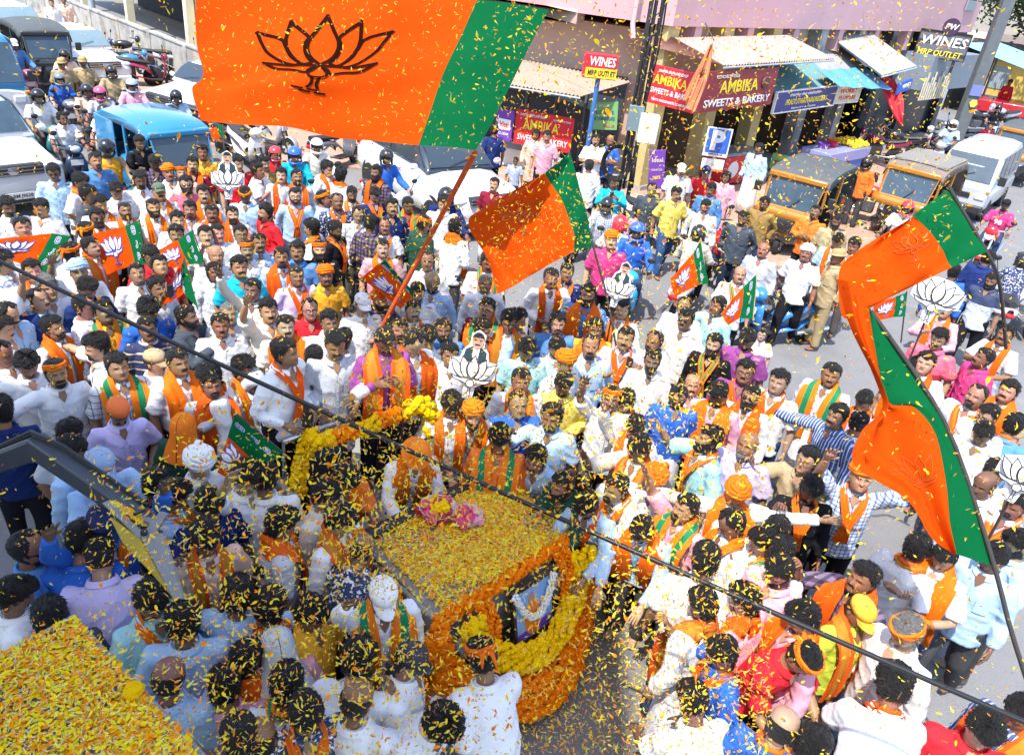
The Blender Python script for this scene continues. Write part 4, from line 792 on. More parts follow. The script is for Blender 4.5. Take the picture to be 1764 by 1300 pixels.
def remesh(v, f, vox, smooth=3, name='m'):
    me = bpy.data.meshes.new(name); me.from_pydata(v, [], f)
    o = bpy.data.objects.new(name, me); COL.objects.link(o)
    m = o.modifiers.new('r', 'REMESH'); m.mode = 'VOXEL'; m.voxel_size = vox; m.adaptivity = 0
    if smooth: s = o.modifiers.new('s', 'SMOOTH'); s.iterations = smooth; s.factor = .5
    dg = bpy.context.evaluated_depsgraph_get(); em = o.evaluated_get(dg).to_mesh()
    n = len(em.vertices); co = np.empty(n * 3); em.vertices.foreach_get('co', co); nn = np.empty(n * 3); em.vertices.foreach_get('normal', nn)
    fs = [tuple(p.vertices) for p in em.polygons]
    o.evaluated_get(dg).to_mesh_clear(); bpy.data.objects.remove(o); bpy.data.meshes.remove(me)
    return co.reshape(-1, 3), nn.reshape(-1, 3), fs
def stack(rows, n=20, a=0.0):
    r = []
    for z, ax, ay, cy in rows:
        r.append(bendf([(ax * math.cos(t), cy + ay * math.sin(t), z) for t in np.linspace(0, 2 * PI, n, endpoint=False)], a).tolist())
    return r
def hand(mb, w, d, n, kind, sgn):
    d = d / np.linalg.norm(d); n = n - d * (n @ d)
    if np.linalg.norm(n) < .1: n = np.cross(d, (1, 0, 0))
    n /= np.linalg.norm(n); x = np.cross(d, n); thumb = -1.0
    # thumb side: inward / upward
    inward = np.array([-sgn, 0, 0.5]);
    if x @ inward < 0: x = -x
    W = w + d * .005
    prof = [(-.03, .020, .019), (0, .026, .020), (.03, .038, .019), (.065, .042, .017), (.092, .039, .013)]
    mb.loft([[tuple(W + d * t + x * a * math.cos(q) + n * b * math.sin(q)) for q in np.linspace(0, 2 * PI, 10, endpoint=False)] for t, a, b in prof])
    curl = {'r': [.5, .55, .6, .65], 'o': [.10, .08, .1, .14], 'n': [.05] * 4, 'f': [1.3, 1.35, 1.35, 1.35], 'g': [.75, .8, .85, .9], 'v': [.05, .05, 1.4, 1.4]}[kind]
    spread = {'o': .16, 'v': .20}.get(kind, .05)
    for k in range(4):
        L = (.075, .084, .078, .060)[k]; p = W + d * .085 + x * (.030 - .020 * k); dd = d + x * spread * (1.5 - k) ; dd /= np.linalg.norm(dd)
        pts = [p - d * .02, p]; c = curl[k] * .5; cur = dd; q = p
        for s_, fr in ((0, .42), (1, .33), (2, .25)):
            ang = c * (s_ + 1) if s_ else c; cur = dd * math.cos(ang) + n * math.sin(ang); q = q + cur * L * fr; pts.append(q)
        mb.tube(pts, [.0095, .010, .0092, .0082, .006], 6)
    p = W + d * .022 + x * .030; t1 = (d * .62 + x * .72 + n * .25); t1 /= np.linalg.norm(t1)
    t2 = d * .9 + x * .25 + n * (.5 if kind in 'frg' else .15); t2 /= np.linalg.norm(t2)
    mb.tube([p - x * .015, p, p + t1 * .034, p + t1 * .034 + t2 * .032], [.012, .013, .011, .007], 6)
BODY = {}; SHIRT = {}; TROU = {}; HMAT = {}
def head_matrix(pose, hv):
    key = (pose, hv)
    if key in HMAT: return HMAT[key]
    a = rad(POSES[pose][2]); y, p = HEADS[hv]
    c = bendf([(0, -.015, 1.605)], a)[0]
    m = Matrix.Translation(c) @ Matrix.Rotation(a * .6, 4, 'X') @ Matrix.Rotation(rad(y), 4, 'Z') @ Matrix.Rotation(rad(p), 4, 'X')
    HMAT[key] = m; return m
LEGS = {'stand': [((.09, 0, .92), (.105, -.01, .49), (.11, .02, .09)), ((.09, 0, .92), (.10, .0, .49), (.105, .03, .09))],
        'step': [((.09, 0, .92), (.10, -.14, .52), (.10, -.16, .09)), ((.09, 0, .92), (.10, .06, .48), (.10, .26, .13))],
        'ride': [((.10, .02, .90), (.16, -.36, .82), (.15, -.32, .42)), ((.10, .02, .90), (.16, -.36, .82), (.15, -.32, .42))]}
def legtubes(mb, leg, infl, top=.93):
    for sgn, (h, k, an) in zip((-1, 1), LEGS[leg]):
        h, k, an = [np.array(q) * (sgn, 1, 1) for q in (h, k, an)]
        if infl: mb.tube([h + (0, 0, .02), h * .55 + k * .45, k, k * .45 + an * .55, an + (0, 0, -.01)], [.104, .094, .078, .070, .066], 12)
        else:
            mb.tube([h, k, k * .6 + an * .4, an], [.08, .055, .055, .038], 10)
            t = (0, -.15, -.05) if leg != 'ride' else (0, -.15, -.04)
            mb.tube([an + (0, .04, -.035), an + (0, .0, -.05), an + (0, -.08, -.062), an + t], [.030, .042, .042, .026], 10, flat=.62)
def body_mesh(pose, hv, leg):
    key = (pose, hv, leg)
    if key in BODY: return BODY[key]
    ar, bend = arms(pose); a = rad(bend); mb = MB()
    mb.loft(stack([(.86, .14, .10, 0), (1.05, .13, .095, 0), (1.25, .155, .10, 0), (1.36, .15, .085, 0), (1.42, .09, .068, .005), (1.455, .058, .058, .008), (1.58, .054, .058, -.005)], 18, a))
    hb = MB()
    for sgn, sh, E, W, d, n, kind in ar:
        pts = bendf([(sgn * .08, 0, 1.375), sh, sh * .5 + E * .5, E, E * .55 + W * .45, W], a)
        mb.tube(pts, [.055, .055, .046, .041, .041, .028], 12)
        Wb = pts[-1]; db = Wb - pts[-3]; R = rx(a); hand(hb, Wb, db, R @ n, kind, sgn)
    legtubes(mb, leg, False)
    v, nn, f = remesh(mb.v, mb.f, .019, 2)
    hm = head_matrix(pose, hv); Rm = np.array(hm.to_3x3()); T = np.array(hm.translation)
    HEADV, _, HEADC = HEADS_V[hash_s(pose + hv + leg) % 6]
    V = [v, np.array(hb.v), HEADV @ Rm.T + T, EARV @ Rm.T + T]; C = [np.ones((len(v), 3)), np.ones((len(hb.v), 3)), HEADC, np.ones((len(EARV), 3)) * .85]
    # bare neck and chest in the open collar
    ch = []
    for z, hw in ((1.462, .044), (1.435, .038), (1.405, .024), (1.37, .003)):
        for q in (-1, -.5, 0, .5, 1):
            X = hw * q; r = np.interp(z, [1.25, 1.36, 1.42, 1.455], [.137, .124, .100, .076]); ch.append((X, -r * math.sqrt(max(0, 1 - (X / .19) ** 2)) - .0045, z))
    ch = bendf(ch, a); cf = [(i * 5 + j, (i + 1) * 5 + j, (i + 1) * 5 + j + 1, i * 5 + j + 1) for i in range(3) for j in range(4)]
    V.append(ch); C.append(np.ones((len(ch), 3)) * .92)
    FF = []; k = 0
    for vv, ff in zip(V, [f, hb.f, HEADF, EARF, cf]):
        FF += [tuple(i + k for i in q) for q in ff]; k += len(vv)
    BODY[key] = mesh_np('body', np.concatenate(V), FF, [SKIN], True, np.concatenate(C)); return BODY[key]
def shirt_mesh(pose, kind):       # kind: s short sleeves, l long sleeves, k kurta, v sleeveless vest
    key = (pose, kind)
    if key in SHIRT: return SHIRT[key]
    ar, bend = arms(pose); a = rad(bend); mb = MB(); hem = .79 if kind != 'k' else .44
    rows = [(hem, .192, .142, 0)] + ([(.62, .19, .145, 0)] if kind == 'k' else []) + [(.92, .182, .140, -.004), (1.08, .178, .138, -.006), (1.25, .188, .137, -.002), (1.35, .178, .122, 0), (1.41, .125, .098, .004), (1.448, .082, .080, .006), (1.466, .070, .07, .006)]
    if kind == 'k': rows = sorted(rows)
    mb.loft(stack(rows, 22, a))
    for sgn, sh, E, W, d, n, hk in ar:
        if kind == 'v': continue
        if kind == 's': pts = [(sgn * .07, 0, 1.37), sh, sh * .5 + E * .5, sh * .14 + E * .86]; rr = [.064, .070, .071, .077]
        else: pts = [(sgn * .07, 0, 1.37), sh, sh * .5 + E * .5, E, E * .5 + W * .5, E * .06 + W * .94]; rr = [.068, .075, .066, .058, .056, .045]
        mb.tube(bendf(pts, a), rr, 12)
    v, nn, f = remesh(mb.v, mb.f, .0165, 4)
    sd = hash_s(pose + kind); q = v * np.array([1, 1, .55])
    fold = np.abs(np.sin(v @ np.array([14., 6, 22]) + 2.2 * fbm(v, 7, sd)))
    w = .009 * fbm(q, 17, sd) + .0045 * fbm(q, 34, sd + 1) + .008 * (1 - fold) ** 2 * np.clip(1.5 - np.abs(v[:, 2] - 1.05) * 2, .3, 1.2)
    v = v + nn * w[:, None]
    # collar
    if kind != 'v':
        rings = []
        for r_, z, up in ((.068, 1.452, 0), (.074, 1.482, 0), (.083, 1.478, 0), (.098, 1.446, 0)):
            row = []
            for t in np.linspace(rad(18), rad(342), 20):
                fr = math.cos(t) > .55; row.append((r_ * math.sin(t) * 1.02, -r_ * math.cos(t) + .006 - (.012 if fr else 0), z - (.030 if fr else 0) * (math.cos(t) - .5)))
            rings.append(bendf(row, a).tolist())
        cb = MB(); cb.loft(rings, caps=False, closed=False)
        def front(X, z): return (X, -np.interp(z, [.8, .92, 1.08, 1.25, 1.36], [.144, .146, .146, .142, .128]) * math.sqrt(max(0, 1 - (X / .19) ** 2)) - .0065, z)
        if pose in 'satetvxuweq' or True:
            cb.loft([bendf([front(X, z) for z in np.linspace(.82 if kind != 'k' else .95, 1.36, 9)], a).tolist() for X in (-.016, .016)], caps=False, closed=False)
            for z in (.90, 1.0, 1.1, 1.2, 1.3): p_ = bendf([front(0, z)], a)[0]; cb.sph((p_[0], p_[1] - .002, p_[2]), .0055, 6, 4)
            cb.loft([bendf([front(X, z) for X in np.linspace(.055, .145, 5)], a).tolist() for z in (1.16, 1.27)], caps=False, closed=False)
        k = len(v); v = np.concatenate([v, np.array(cb.v)]); f = f + [tuple(i + k for i in q_) for q_ in cb.f]
    SHIRT[key] = mesh_np('shirt', v, f, [CLOTH['plain']], True); return SHIRT[key]
def hash_s(s): return sum(ord(c) * (i + 7) for i, c in enumerate(s)) % 9973
def trouser_mesh(leg):
    if leg in TROU: return TROU[leg]
    mb = MB()
    if leg == 'mundu':
        n = 28
        mb.loft([[((r_ + .012 * math.sin(5 * t + z * 3) * (1 - z)) * math.cos(t) * 1.15, (r_ + .014 * math.sin(7 * t + 1) * (1 - z)) * math.sin(t), z) for t in np.linspace(0, 2 * PI, n, endpoint=False)]
                 for z, r_ in ((.99, .135), (.85, .16), (.6, .168), (.35, .172), (.12, .178))])
        TROU[leg] = mesh_np('mundu', mb.v, mb.f, [CLOTH['plain']], True); return TROU[leg]
    mb.loft(stack([(.80, .15, .11, 0), (.86, .168, .12, 0), (.93, .172, .122, 0), (1.0, .16, .115, 0)], 20, 0))
    legtubes(mb, leg, True)
    v, nn, f = remesh(mb.v, mb.f, .022, 3)
    v = v + nn * (.006 * fbm(v * np.array([1, 1, 1.6]), 22, 5))[:, None]
    TROU[leg] = mesh_np('trousers', v, f, [CLOTH['plain']], True); return TROU[leg]
# hair and things worn on the head, in head coordinates
HAIR = {}
def shell(inside, thick, zs, nph=44, seed=1, spread=1.0):
    ph = np.linspace(-PI, PI, nph, endpoint=False); PH, Z = np.meshgrid(ph, zs); P = PH.ravel(); Zf = Z.ravel()
    ins = inside(P, Zf); r = np.random.default_rng(seed); base = head_pt(P, Zf)
    th = np.where(ins, thick(P, Zf, base) * (1 + .16 * r.normal(size=len(P)).clip(-1.5, 1.5) * spread), -.006)
    v = head_pt(P, Zf, th); f = []; n = nph
    for i in range(len(zs) - 1):
        for j in range(n):
            q = (i * n + j, (i + 1) * n + j, (i + 1) * n + (j + 1) % n, i * n + (j + 1) % n)
            if any(ins[k] for k in q): f.append(q)
    if ins[:n].all(): f.append(tuple(range(n)))
    used = sorted({i for q in f for i in q}); mp = {u: i for i, u in enumerate(used)}
    return v[used], [tuple(mp[i] for i in q) for q in f], base[used], ins[used]
def tufts(v, f, ins_pts, k, L, w, r, lay):
    idx = r.integers(0, len(ins_pts), k); add = []; fa = []
    for i in idx:
        p = ins_pts[i]; n = p / (np.linalg.norm(p) + 1e-9); t = np.cross(n, r.normal(size=3)); t /= np.linalg.norm(t) + 1e-9
        d = n * (1 - lay) + t * lay + np.array([0, .2, -.15]); d /= np.linalg.norm(d); s = np.cross(d, n); s /= np.linalg.norm(s) + 1e-9; l = L * r.uniform(.5, 1.3)
        b = len(v) + len(add); add += [p - s * w, p + s * w, p + d * l * .6 + s * w * .8 + n * .003, p + d * l]; fa += [(b, b + 1, b + 2), (b, b + 2, b + 3)]
    return np.concatenate([v, np.array(add)]), f + fa
def hair_mesh(st):
    if st in HAIR: return HAIR[st]
    zs = np.concatenate([np.linspace(.1235, .03, 12), np.linspace(.02, -.10, 13)]); r = np.random.default_rng(hash_s(st))
    def line(P, hi=.068, temple=.028, side=-.012, back=-.068):
        c = np.cos(P); return np.where(c > .55, hi - .012 * np.cos(P * 5), np.where(c > .05, np.interp(c, [.05, .55], [side + .03, temple + .03]), np.where(c > -.15, side, back)))
    top = lambda P, Z: np.clip((Z - .02) / .1, 0, 1)
    if st == 'bald': ins = lambda P, Z: (Z < .045) & (Z > np.where(np.cos(P) > -.15, -.005, -.068)) & (np.cos(P) < .25); th = lambda P, Z, b: .009 + 0 * Z
    elif st == 'balding': ins = lambda P, Z: (Z > line(P, .108, .06)) ; th = lambda P, Z, b: .010 + .006 * top(P, Z)
    elif st == 'buzz': ins = lambda P, Z: Z > line(P); th = lambda P, Z, b: .007 + 0 * Z
    elif st == 'thick': ins = lambda P, Z: Z > line(P); th = lambda P, Z, b: .011 + .017 * top(P, Z) * (1 + .3 * np.sin(P * 2 + 1))
    elif st == 'curly': ins = lambda P, Z: Z > line(P, .074); th = lambda P, Z, b: .016 + .019 * top(P, Z)
    elif st == 'quiff': ins = lambda P, Z: Z > line(P); th = lambda P, Z, b: .008 + (.014 + .014 * np.clip(np.cos(P), 0, 1)) * top(P, Z)
    elif st == 'long': ins = lambda P, Z: (Z > line(P, .075, .03, -.07, -.10)); th = lambda P, Z, b: .016 + .006 * np.clip(-Z / .08, 0, 1) * (np.cos(P) < 0)
    else: ins = lambda P, Z: Z > line(P); th = lambda P, Z, b: .008 + .009 * top(P, Z)
    v, f, base, inn = shell(ins, th, zs, seed=hash_s(st), spread={'curly': 1.6, 'buzz': .6, 'bald': .6}.get(st, 1.0))
    if st not in ('buzz', 'bald', 'balding'):
        L, lay = {'curly': (.013, .85), 'thick': (.026, .93), 'quiff': (.026, .9), 'long': (.04, .95)}.get(st, (.018, .93))
        v, f = tufts(v, f, v[inn], 800, L, .0026, r, lay)
    if st == 'long':
        mb = MB(); mb.tube([(0, .10, -.01), (0, .125, -.07), (0, .12, -.18), (0, .11, -.30)], [.045, .045, .035, .012], 10); k = len(v)
        v = np.concatenate([v, np.array(mb.v)]); f = f + [tuple(i + k for i in q) for q in mb.f]
    HAIR[st] = mesh_np('hair', v, f, [HAIRM], False); return HAIR[st]
def beard_mesh(st):
    k = 'B' + st
    if k in HAIR: return HAIR[k]
    zs = np.linspace(.01, -.1165, 22); r = np.random.default_rng(3)
    def mou(P, Z): x = head_pt(P, Z)[:, 0]; return (np.cos(P) > .5) & (np.abs(x) < .034) & (Z < -.036 - .25 * np.maximum(np.abs(x) - .012, 0)) & (Z > -.051 - .35 * np.maximum(np.abs(x) - .012, 0))
    if st == 'thin': ins = lambda P, Z: mou(P, Z) & (Z < -.040) & (np.abs(head_pt(P, Z)[:, 0]) < .027); th = lambda P, Z, b: .005 + 0 * Z; nph = 150; zs = np.linspace(-.03, -.066, 16)
    elif st == 'm': ins = mou; th = lambda P, Z, b: .0085 + 0 * Z; nph = 150; zs = np.linspace(-.03, -.066, 13)
    elif st == 'stubble':
        ins = lambda P, Z: mou(P, Z) | ((np.cos(P) > 0) & (Z < -.055 + .055 * (1 - np.cos(P))) & ~((np.abs(head_pt(P, Z)[:, 0]) < .026) & (Z > -.068))); th = lambda P, Z, b: .0042 + 0 * Z; nph = 80
    elif st == 'goatee': ins = lambda P, Z: mou(P, Z) | ((np.cos(P) > .75) & (Z < -.07)); th = lambda P, Z, b: .010 + 0 * Z; nph = 100
    else:
        ins = lambda P, Z: mou(P, Z) | ((np.cos(P) > -.1) & (Z < -.045 + .062 * (1 - np.cos(P)) ** .8) & ~((np.abs(head_pt(P, Z)[:, 0]) < .025) & (Z > -.067))); th = lambda P, Z, b: .009 + .012 * np.clip(-(Z + .06) / .05, 0, 1); nph = 80
    v, f, base, inn = shell(ins, th, zs, nph, 9, .5); HAIR[k] = mesh_np('beard', v, f, [HAIRM], False); return HAIR[k]
def ringtwist(mb, z, rxx, ryy, r, tilt=0.0, n=30, ph=0.0, wob=.004, flat=1.0):
    rings = []
    for t in np.linspace(0, 2 * PI, n, endpoint=False):
        c = np.array([rxx * math.sin(t), -ryy * math.cos(t) + .006, z + tilt * math.cos(t) + wob * math.sin(3 * t + ph)]); o = np.array([math.sin(t), -math.cos(t), 0])
        rr = r * (1 + .16 * math.sin(7 * t + ph))
        rings.append([tuple(c + o * rr * math.cos(a) + np.array([0, 0, 1.]) * rr * flat * math.sin(a)) for a in np.linspace(0, 2 * PI, 8, endpoint=False)])
    rings.append(rings[0]); mb.loft(rings, caps=False)
GEAR = {}
def gear_mesh(k):
    if k in GEAR: return GEAR[k]
    mb = MB(); sm = True
    if k == 'headband':
        for z, p in ((.058, 0), (.074, 2), (.088, 4)): ringtwist(mb, z, .083, .101, .0125, .014, ph=p, flat=.9)
        mb.tube([(.02, .11, .065), (.045, .135, .05), (.06, .14, -.02)], [.02, .018, .006], 8, flat=.5); mb.tube([(-.01, .11, .065), (-.02, .14, .03), (-.03, .14, -.05)], [.02, .016, .006], 8, flat=.5)
    elif k == 'turban':
        for z, s, p in ((.055, 1.0, 0), (.08, 1.03, 1), (.104, .92, 2), (.125, .70, 4), (.137, .40, 5)): ringtwist(mb, z, .088 * s, .104 * s, .0205, .016, ph=p, wob=.006)
        mb.sph((0, .006, .118), (.06, .07, .03)); mb.tube([(.03, .11, .08), (.06, .15, .04), (.07, .15, -.09)], [.025, .028, .012], 8, flat=.4)
    elif k == 'headcloth':
        rings = []
        for z, w, f_, b_ in ((.142, .01, .01, .01), (.13, .06, .06, .075), (.095, .092, .092, .115), (.04, .104, .096, .13), (-.03, .108, .075, .135), (-.10, .115, .05, .14), (-.18, .15, .05, .15), (-.30, .19, .06, .17)):
            row = []
            for t in np.linspace(-PI * .99, PI * .99, 30):
                t2 = t; op = np.clip((.09 - z) / .05, 0, 1) * .60; tt = np.sign(t) * (op + (PI - op) * abs(t) / PI) if abs(t) > 1e-6 else op
                c = math.cos(tt); row.append((w * math.sin(tt) * (1 + .04 * math.sin(9 * tt + z * 30)), -f_ * c if c > 0 else -b_ * c, z))
            rings.append(row)
        mb.loft(rings, caps=False, closed=False)
    elif k == 'cap':
        mb.loft([[(w * math.sin(t), -d_ * math.cos(t) + .004, z) for t in np.linspace(0, 2 * PI, 28, endpoint=False)] for z, w, d_ in ((.045, .087, .105), (.075, .088, .106), (.105, .078, .094), (.13, .05, .06), (.140, .012, .014))])
        rows = []
        for s in np.linspace(0, 1, 5): rows.append([(.083 * math.sin(t) * (1 - .12 * s), -.098 * math.cos(t) - .075 * s * math.cos(t) ** .7, .050 - .020 * s - .014 * math.sin(t) ** 2 - .012 * abs(math.sin(t)) * s) for t in np.linspace(-1.15, 1.15, 13)])
        mb.loft(rows, caps=False, closed=False); mb.loft([[(x, y, z - .005) for x, y, z in r_] for r_ in rows], caps=False, closed=False); mb.sph((0, .004, .142), .008, 6, 5)
    elif k == 'hat':
        mb.loft([[(w * math.sin(t), -d_ * math.cos(t) + .004, z - .012 * math.cos(2 * t)) for t in np.linspace(0, 2 * PI, 30, endpoint=False)] for z, w, d_ in ((.030, .135, .15), (.040, .132, .146), (.052, .092, .108), (.10, .088, .102), (.135, .070, .085), (.142, .02, .02))])
    elif k == 'peaked':      # police slouch cap
        mb.loft([[(w * math.sin(t), -d_ * math.cos(t) + .004, z + .012 * math.sin(t)) for t in np.linspace(0, 2 * PI, 28, endpoint=False)] for z, w, d_ in ((.040, .12, .135), (.048, .118, .132), (.055, .088, .104), (.085, .090, .106), (.125, .078, .092), (.142, .03, .04))])
    elif k == 'boatcap':
        mb.loft([[(w * math.sin(t), -d_ * math.cos(t) + .004, z) for t in np.linspace(0, 2 * PI, 28, endpoint=False)] for z, w, d_ in ((.042, .088, .106), (.070, .090, .108), (.115, .080, .098), (.145, .055, .07), (.152, .01, .01))])
    elif k == 'helmet':
        def hp(t, z):
            w = np.interp(-z, [-.155, -.14, -.10, -.04, .02, .08, .105], [.015, .062, .105, .125, .126, .118, .105]); return (w * math.sin(t), -w * 1.12 * math.cos(t) + .008, z)
        ph = np.linspace(-PI, PI, 36, endpoint=False); zz = [.155, .14, .10, .06, .04, .0, -.04, -.08, -.105]; base = len(mb.v); vv = [hp(t, z) for z in zz for t in ph]; ff = []
        for i in range(len(zz) - 1):
            for j in range(36):
                t = (ph[j] + ph[(j + 1) % 36]) / 2 if j < 35 else PI - .05
                if math.cos(t) > .35 and zz[i + 1] < .05 and zz[i] < .07: continue
                ff.append((i * 36 + j, (i + 1) * 36 + j, (i + 1) * 36 + (j + 1) % 36, i * 36 + (j + 1) % 36))
        ff.append(tuple(range(36))); mb.add(vv, ff)
        mb.tube([hp(t, -.092 - .02 * math.cos(t)) for t in np.linspace(-1.5, 1.5, 15)], [.022] * 15, 8)      # chin bar
    elif k == 'visor':
        rows = [[(.127 * math.sin(t), -.143 * math.cos(t) + .006, z) for t in np.linspace(-1.25, 1.25, 15)] for z in (.062, .04, .015)]
        mb.loft(rows, caps=False, closed=False)
    elif k == 'spectacles':
        for s in (-1, 1):
            mb.loft([[(s * .032 + .022 * math.cos(t), -.100 + z + .006 * abs(math.cos(t)), .002 + .016 * math.sin(t)) for t in np.linspace(0, 2 * PI, 14, endpoint=False)] for z in (0, .003)])
            mb.tube([(s * .054, -.096, .004), (s * .078, -.05, .006), (s * .082, .01, .008)], .0022, 5)
        mb.tube([(-.012, -.106, .006), (.012, -.106, .006)], .0022, 5)
    elif k == 'frames':
        for s in (-1, 1):
            mb.tube([(s * .032 + .021 * math.cos(t), -.104 + .006 * abs(math.cos(t)), .002 + .016 * math.sin(t)) for t in np.linspace(0, 2 * PI, 17)], .0028, 5)
            mb.tube([(s * .054, -.096, .004), (s * .078, -.05, .006), (s * .082, .01, .008)], .0022, 5)
        mb.tube([(-.012, -.106, .006), (.012, -.106, .006)], .0024, 5)
    elif k in ('scarf', 'shawl', 'knotted'):
        wide = {'scarf': .045, 'shawl': .085, 'knotted': .032}[k]
        half = [(-.095, -.158, .90), (-.092, -.160, 1.05), (-.088, -.160, 1.20), (-.092, -.148, 1.32), (-.098, -.095, 1.425), (-.092, -.02, 1.475), (-.070, .065, 1.482), (0, .098, 1.478)]
        if k == 'shawl': half = [(-.12, -.165, .84), (-.118, -.168, 1.0), (-.115, -.167, 1.18), (-.118, -.150, 1.32), (-.125, -.085, 1.43), (-.115, -.01, 1.475), (-.075, .080, 1.475), (0, .112, 1.47)]
        if k == 'knotted': half = [(-.030, -.168, 1.00), (-.018, -.172, 1.10), (-.004, -.176, 1.19), (-.030, -.160, 1.29), (-.070, -.115, 1.40), (-.085, -.03, 1.462), (-.066, .060, 1.478), (0, .088, 1.475)]
        wd = [(1, 0, 0)] * 3 + [(1, .1, .2), (.9, .3, .5), (.75, .2, .65), (.3, -.2, .95), (0, 0, 1)]
        pts = half + [(-x, y, z) for x, y, z in half[-2::-1]]; W = wd + [(-x, y, z) for x, y, z in wd[-2::-1]]
        W = [np.array(w) * (1 if i < 8 else -1) for i, w in enumerate(W)]
        rows_o = []; ts = np.linspace(0, len(pts) - 1, 46)
        for t in ts:
            i = min(int(t), len(pts) - 2); fr = t - i; P0 = np.array(pts[i]) * (1 - fr) + np.array(pts[i + 1]) * fr
            w0 = W[i] * np.sign(W[i] @ W[7] if False else 1); w1 = W[i + 1]; w1 = w1 if w0 @ w1 > 0 else -w1; w_ = w0 * (1 - fr) + w1 * fr; w_ /= np.linalg.norm(w_)
            tg = np.array(pts[i + 1]) - np.array(pts[i]); nn = np.cross(tg, w_); nn /= np.linalg.norm(nn) + 1e-9; out = P0 - np.array([0, 0, P0[2]])
            if nn @ out < 0: nn = -nn
            rows_o.append([tuple(P0 + w_ * wide * q + nn * (.007 * math.sin(q * 7 + t * .6) + .004 * math.sin(t * 1.7) + .006)) for q in np.linspace(-1, 1, 9)])
        mb.loft(rows_o, caps=False, closed=False); mb.loft([[(x * .985, y * .965, z - .002) for x, y, z in r_] for r_ in rows_o], caps=False, closed=False)
        ux = np.tile(np.linspace(0, 1, 9), 92); mb.c = [(1, 1, 1)] * len(mb.v)
        if k == 'knotted': mb.sph((0, -.176, 1.185), (.030, .022, .030), 10, 7)
        me = mesh_np(k, mb.v, mb.f, [CLOTH['plain']], True); uv = np.zeros(len(mb.v)); uv[:len(ux)] = ux
        a = me.attributes.new('across', 'FLOAT', 'POINT'); a.data.foreach_set('value', uv); GEAR[k] = me; return me
    elif k == 'dupatta':
        rows = []
        for t in np.linspace(0, 1, 24):
            P0 = np.array([-.15 + .30 * t, -.165 + .05 * math.sin(t * PI) * 0, .85 + .62 * math.sin(t * PI) ** .7]); rows.append([tuple(P0 + np.array([0, -.01 * math.sin(q * 9), q * .06])) for q in np.linspace(-1, 1, 7)])
        mb.loft(rows, caps=False, closed=False)
    GEAR[k] = mesh_np(k, mb.v, mb.f, [CLOTH['plain']], sm); return GEAR[k]
SKIN = M('skin', rough=.52, objcol=True, attr=True, var=.14, scale=26, bump=.12, bscale=160)
HAIRM = M('hair', rough=.42, objcol=True, var=.5, scale=90, bump=.9, bscale=240, stretch=(1, 1, .35))
CLOTH = {'plain': M('woven_cloth', rough=.85, spec=.15, objcol=True, var=.05, scale=5, bump=.28, bscale=38),
 'check': M('checked_cloth', rough=.85, objcol=True, var=.05, bump=.25, bscale=38, pattern=pat_check((.30, .42, .70), 26, .28)),
 'dcheck': M('dark_checked_cloth', rough=.85, objcol=True, var=.05, bump=.25, bscale=38, pattern=pat_check((.35, .30, .42), 18, .45)),
 'gcheck': M('grid_checked_cloth', rough=.85, objcol=True, var=.05, bump=.25, bscale=38, pattern=pat_check((.25, .27, .30), 15, .12)),
 'stripe': M('striped_cloth', rough=.85, objcol=True, var=.05, bump=.25, bscale=38, pattern=pat_stripe((.50, .58, .78), 'X', 34, .30)),
 'hstripe': M('cross_striped_cloth', rough=.85, objcol=True, var=.05, bump=.25, bscale=38, pattern=pat_stripe((.62, .48, .38), 'Z', 11, .22)),
 'print': M('printed_cloth', rough=.85, objcol=True, var=.05, bump=.25, bscale=38, pattern=pat_spots((.75, .76, .8), 34, .57)),
 'fleck': M('flecked_cloth', rough=.85, objcol=True, var=.05, bump=.25, bscale=38, pattern=pat_spots((.16, .2, .45), 60, .60)),
 'block': M('colour_block_cloth', rough=.85, objcol=True, var=.05, bump=.25, bscale=38, pattern=pat_band((.03, .045, .10), 1.22, 1.6)),
 'band': M('banded_cloth', rough=.85, objcol=True, var=.05, bump=.25, bscale=38, pattern=pat_band((.35, .02, .04), 1.10, 1.2)),
 'sheen': M('satin_cloth', rough=.65, spec=.15, objcol=True, var=.08, scale=9, bump=.22, bscale=26, trans=.12)}
def scarf_pat(cols):
    def p(nt, c):
        a = nt.nodes.new('ShaderNodeAttribute'); a.attribute_name = 'across'
        r = nt.nodes.new('ShaderNodeValToRGB'); r.color_ramp.interpolation = 'CONSTANT'; e = r.color_ramp.elements
        while len(e) < len(cols): e.new(.5)
        for k, (q, cc) in enumerate(cols): e[k].position = q; e[k].color = (*cc, 1)
        nt.links.new(a.outputs['Fac'], r.inputs[0]); return _mul(nt, c, r.outputs[0], 1.0, 'MIX')
    return p
ORANGE = (.88, .16, .012)
CLOTH['tri'] = M('party_scarf_cloth', rough=.7, spec=.15, var=.08, bump=.2, bscale=26, trans=.1, pattern=scarf_pat([(0, (.80, .19, .01)), (.34, (.01, .22, .09)), (.68, (.80, .19, .01))]))
CLOTH['bord'] = M('bordered_scarf_cloth', rough=.7, spec=.15, var=.08, bump=.2, bscale=26, trans=.1, pattern=scarf_pat([(0, (.80, .10, .01)), (.22, (.55, .20, .02)), (.78, (.80, .10, .01))]))
PAINT = M('helmet_paint', rough=.28, objcol=True, var=.06, scale=4, coat=.5)
GLASSM = M('dark_lens', (.015, .017, .02), rough=.1, var=.02)
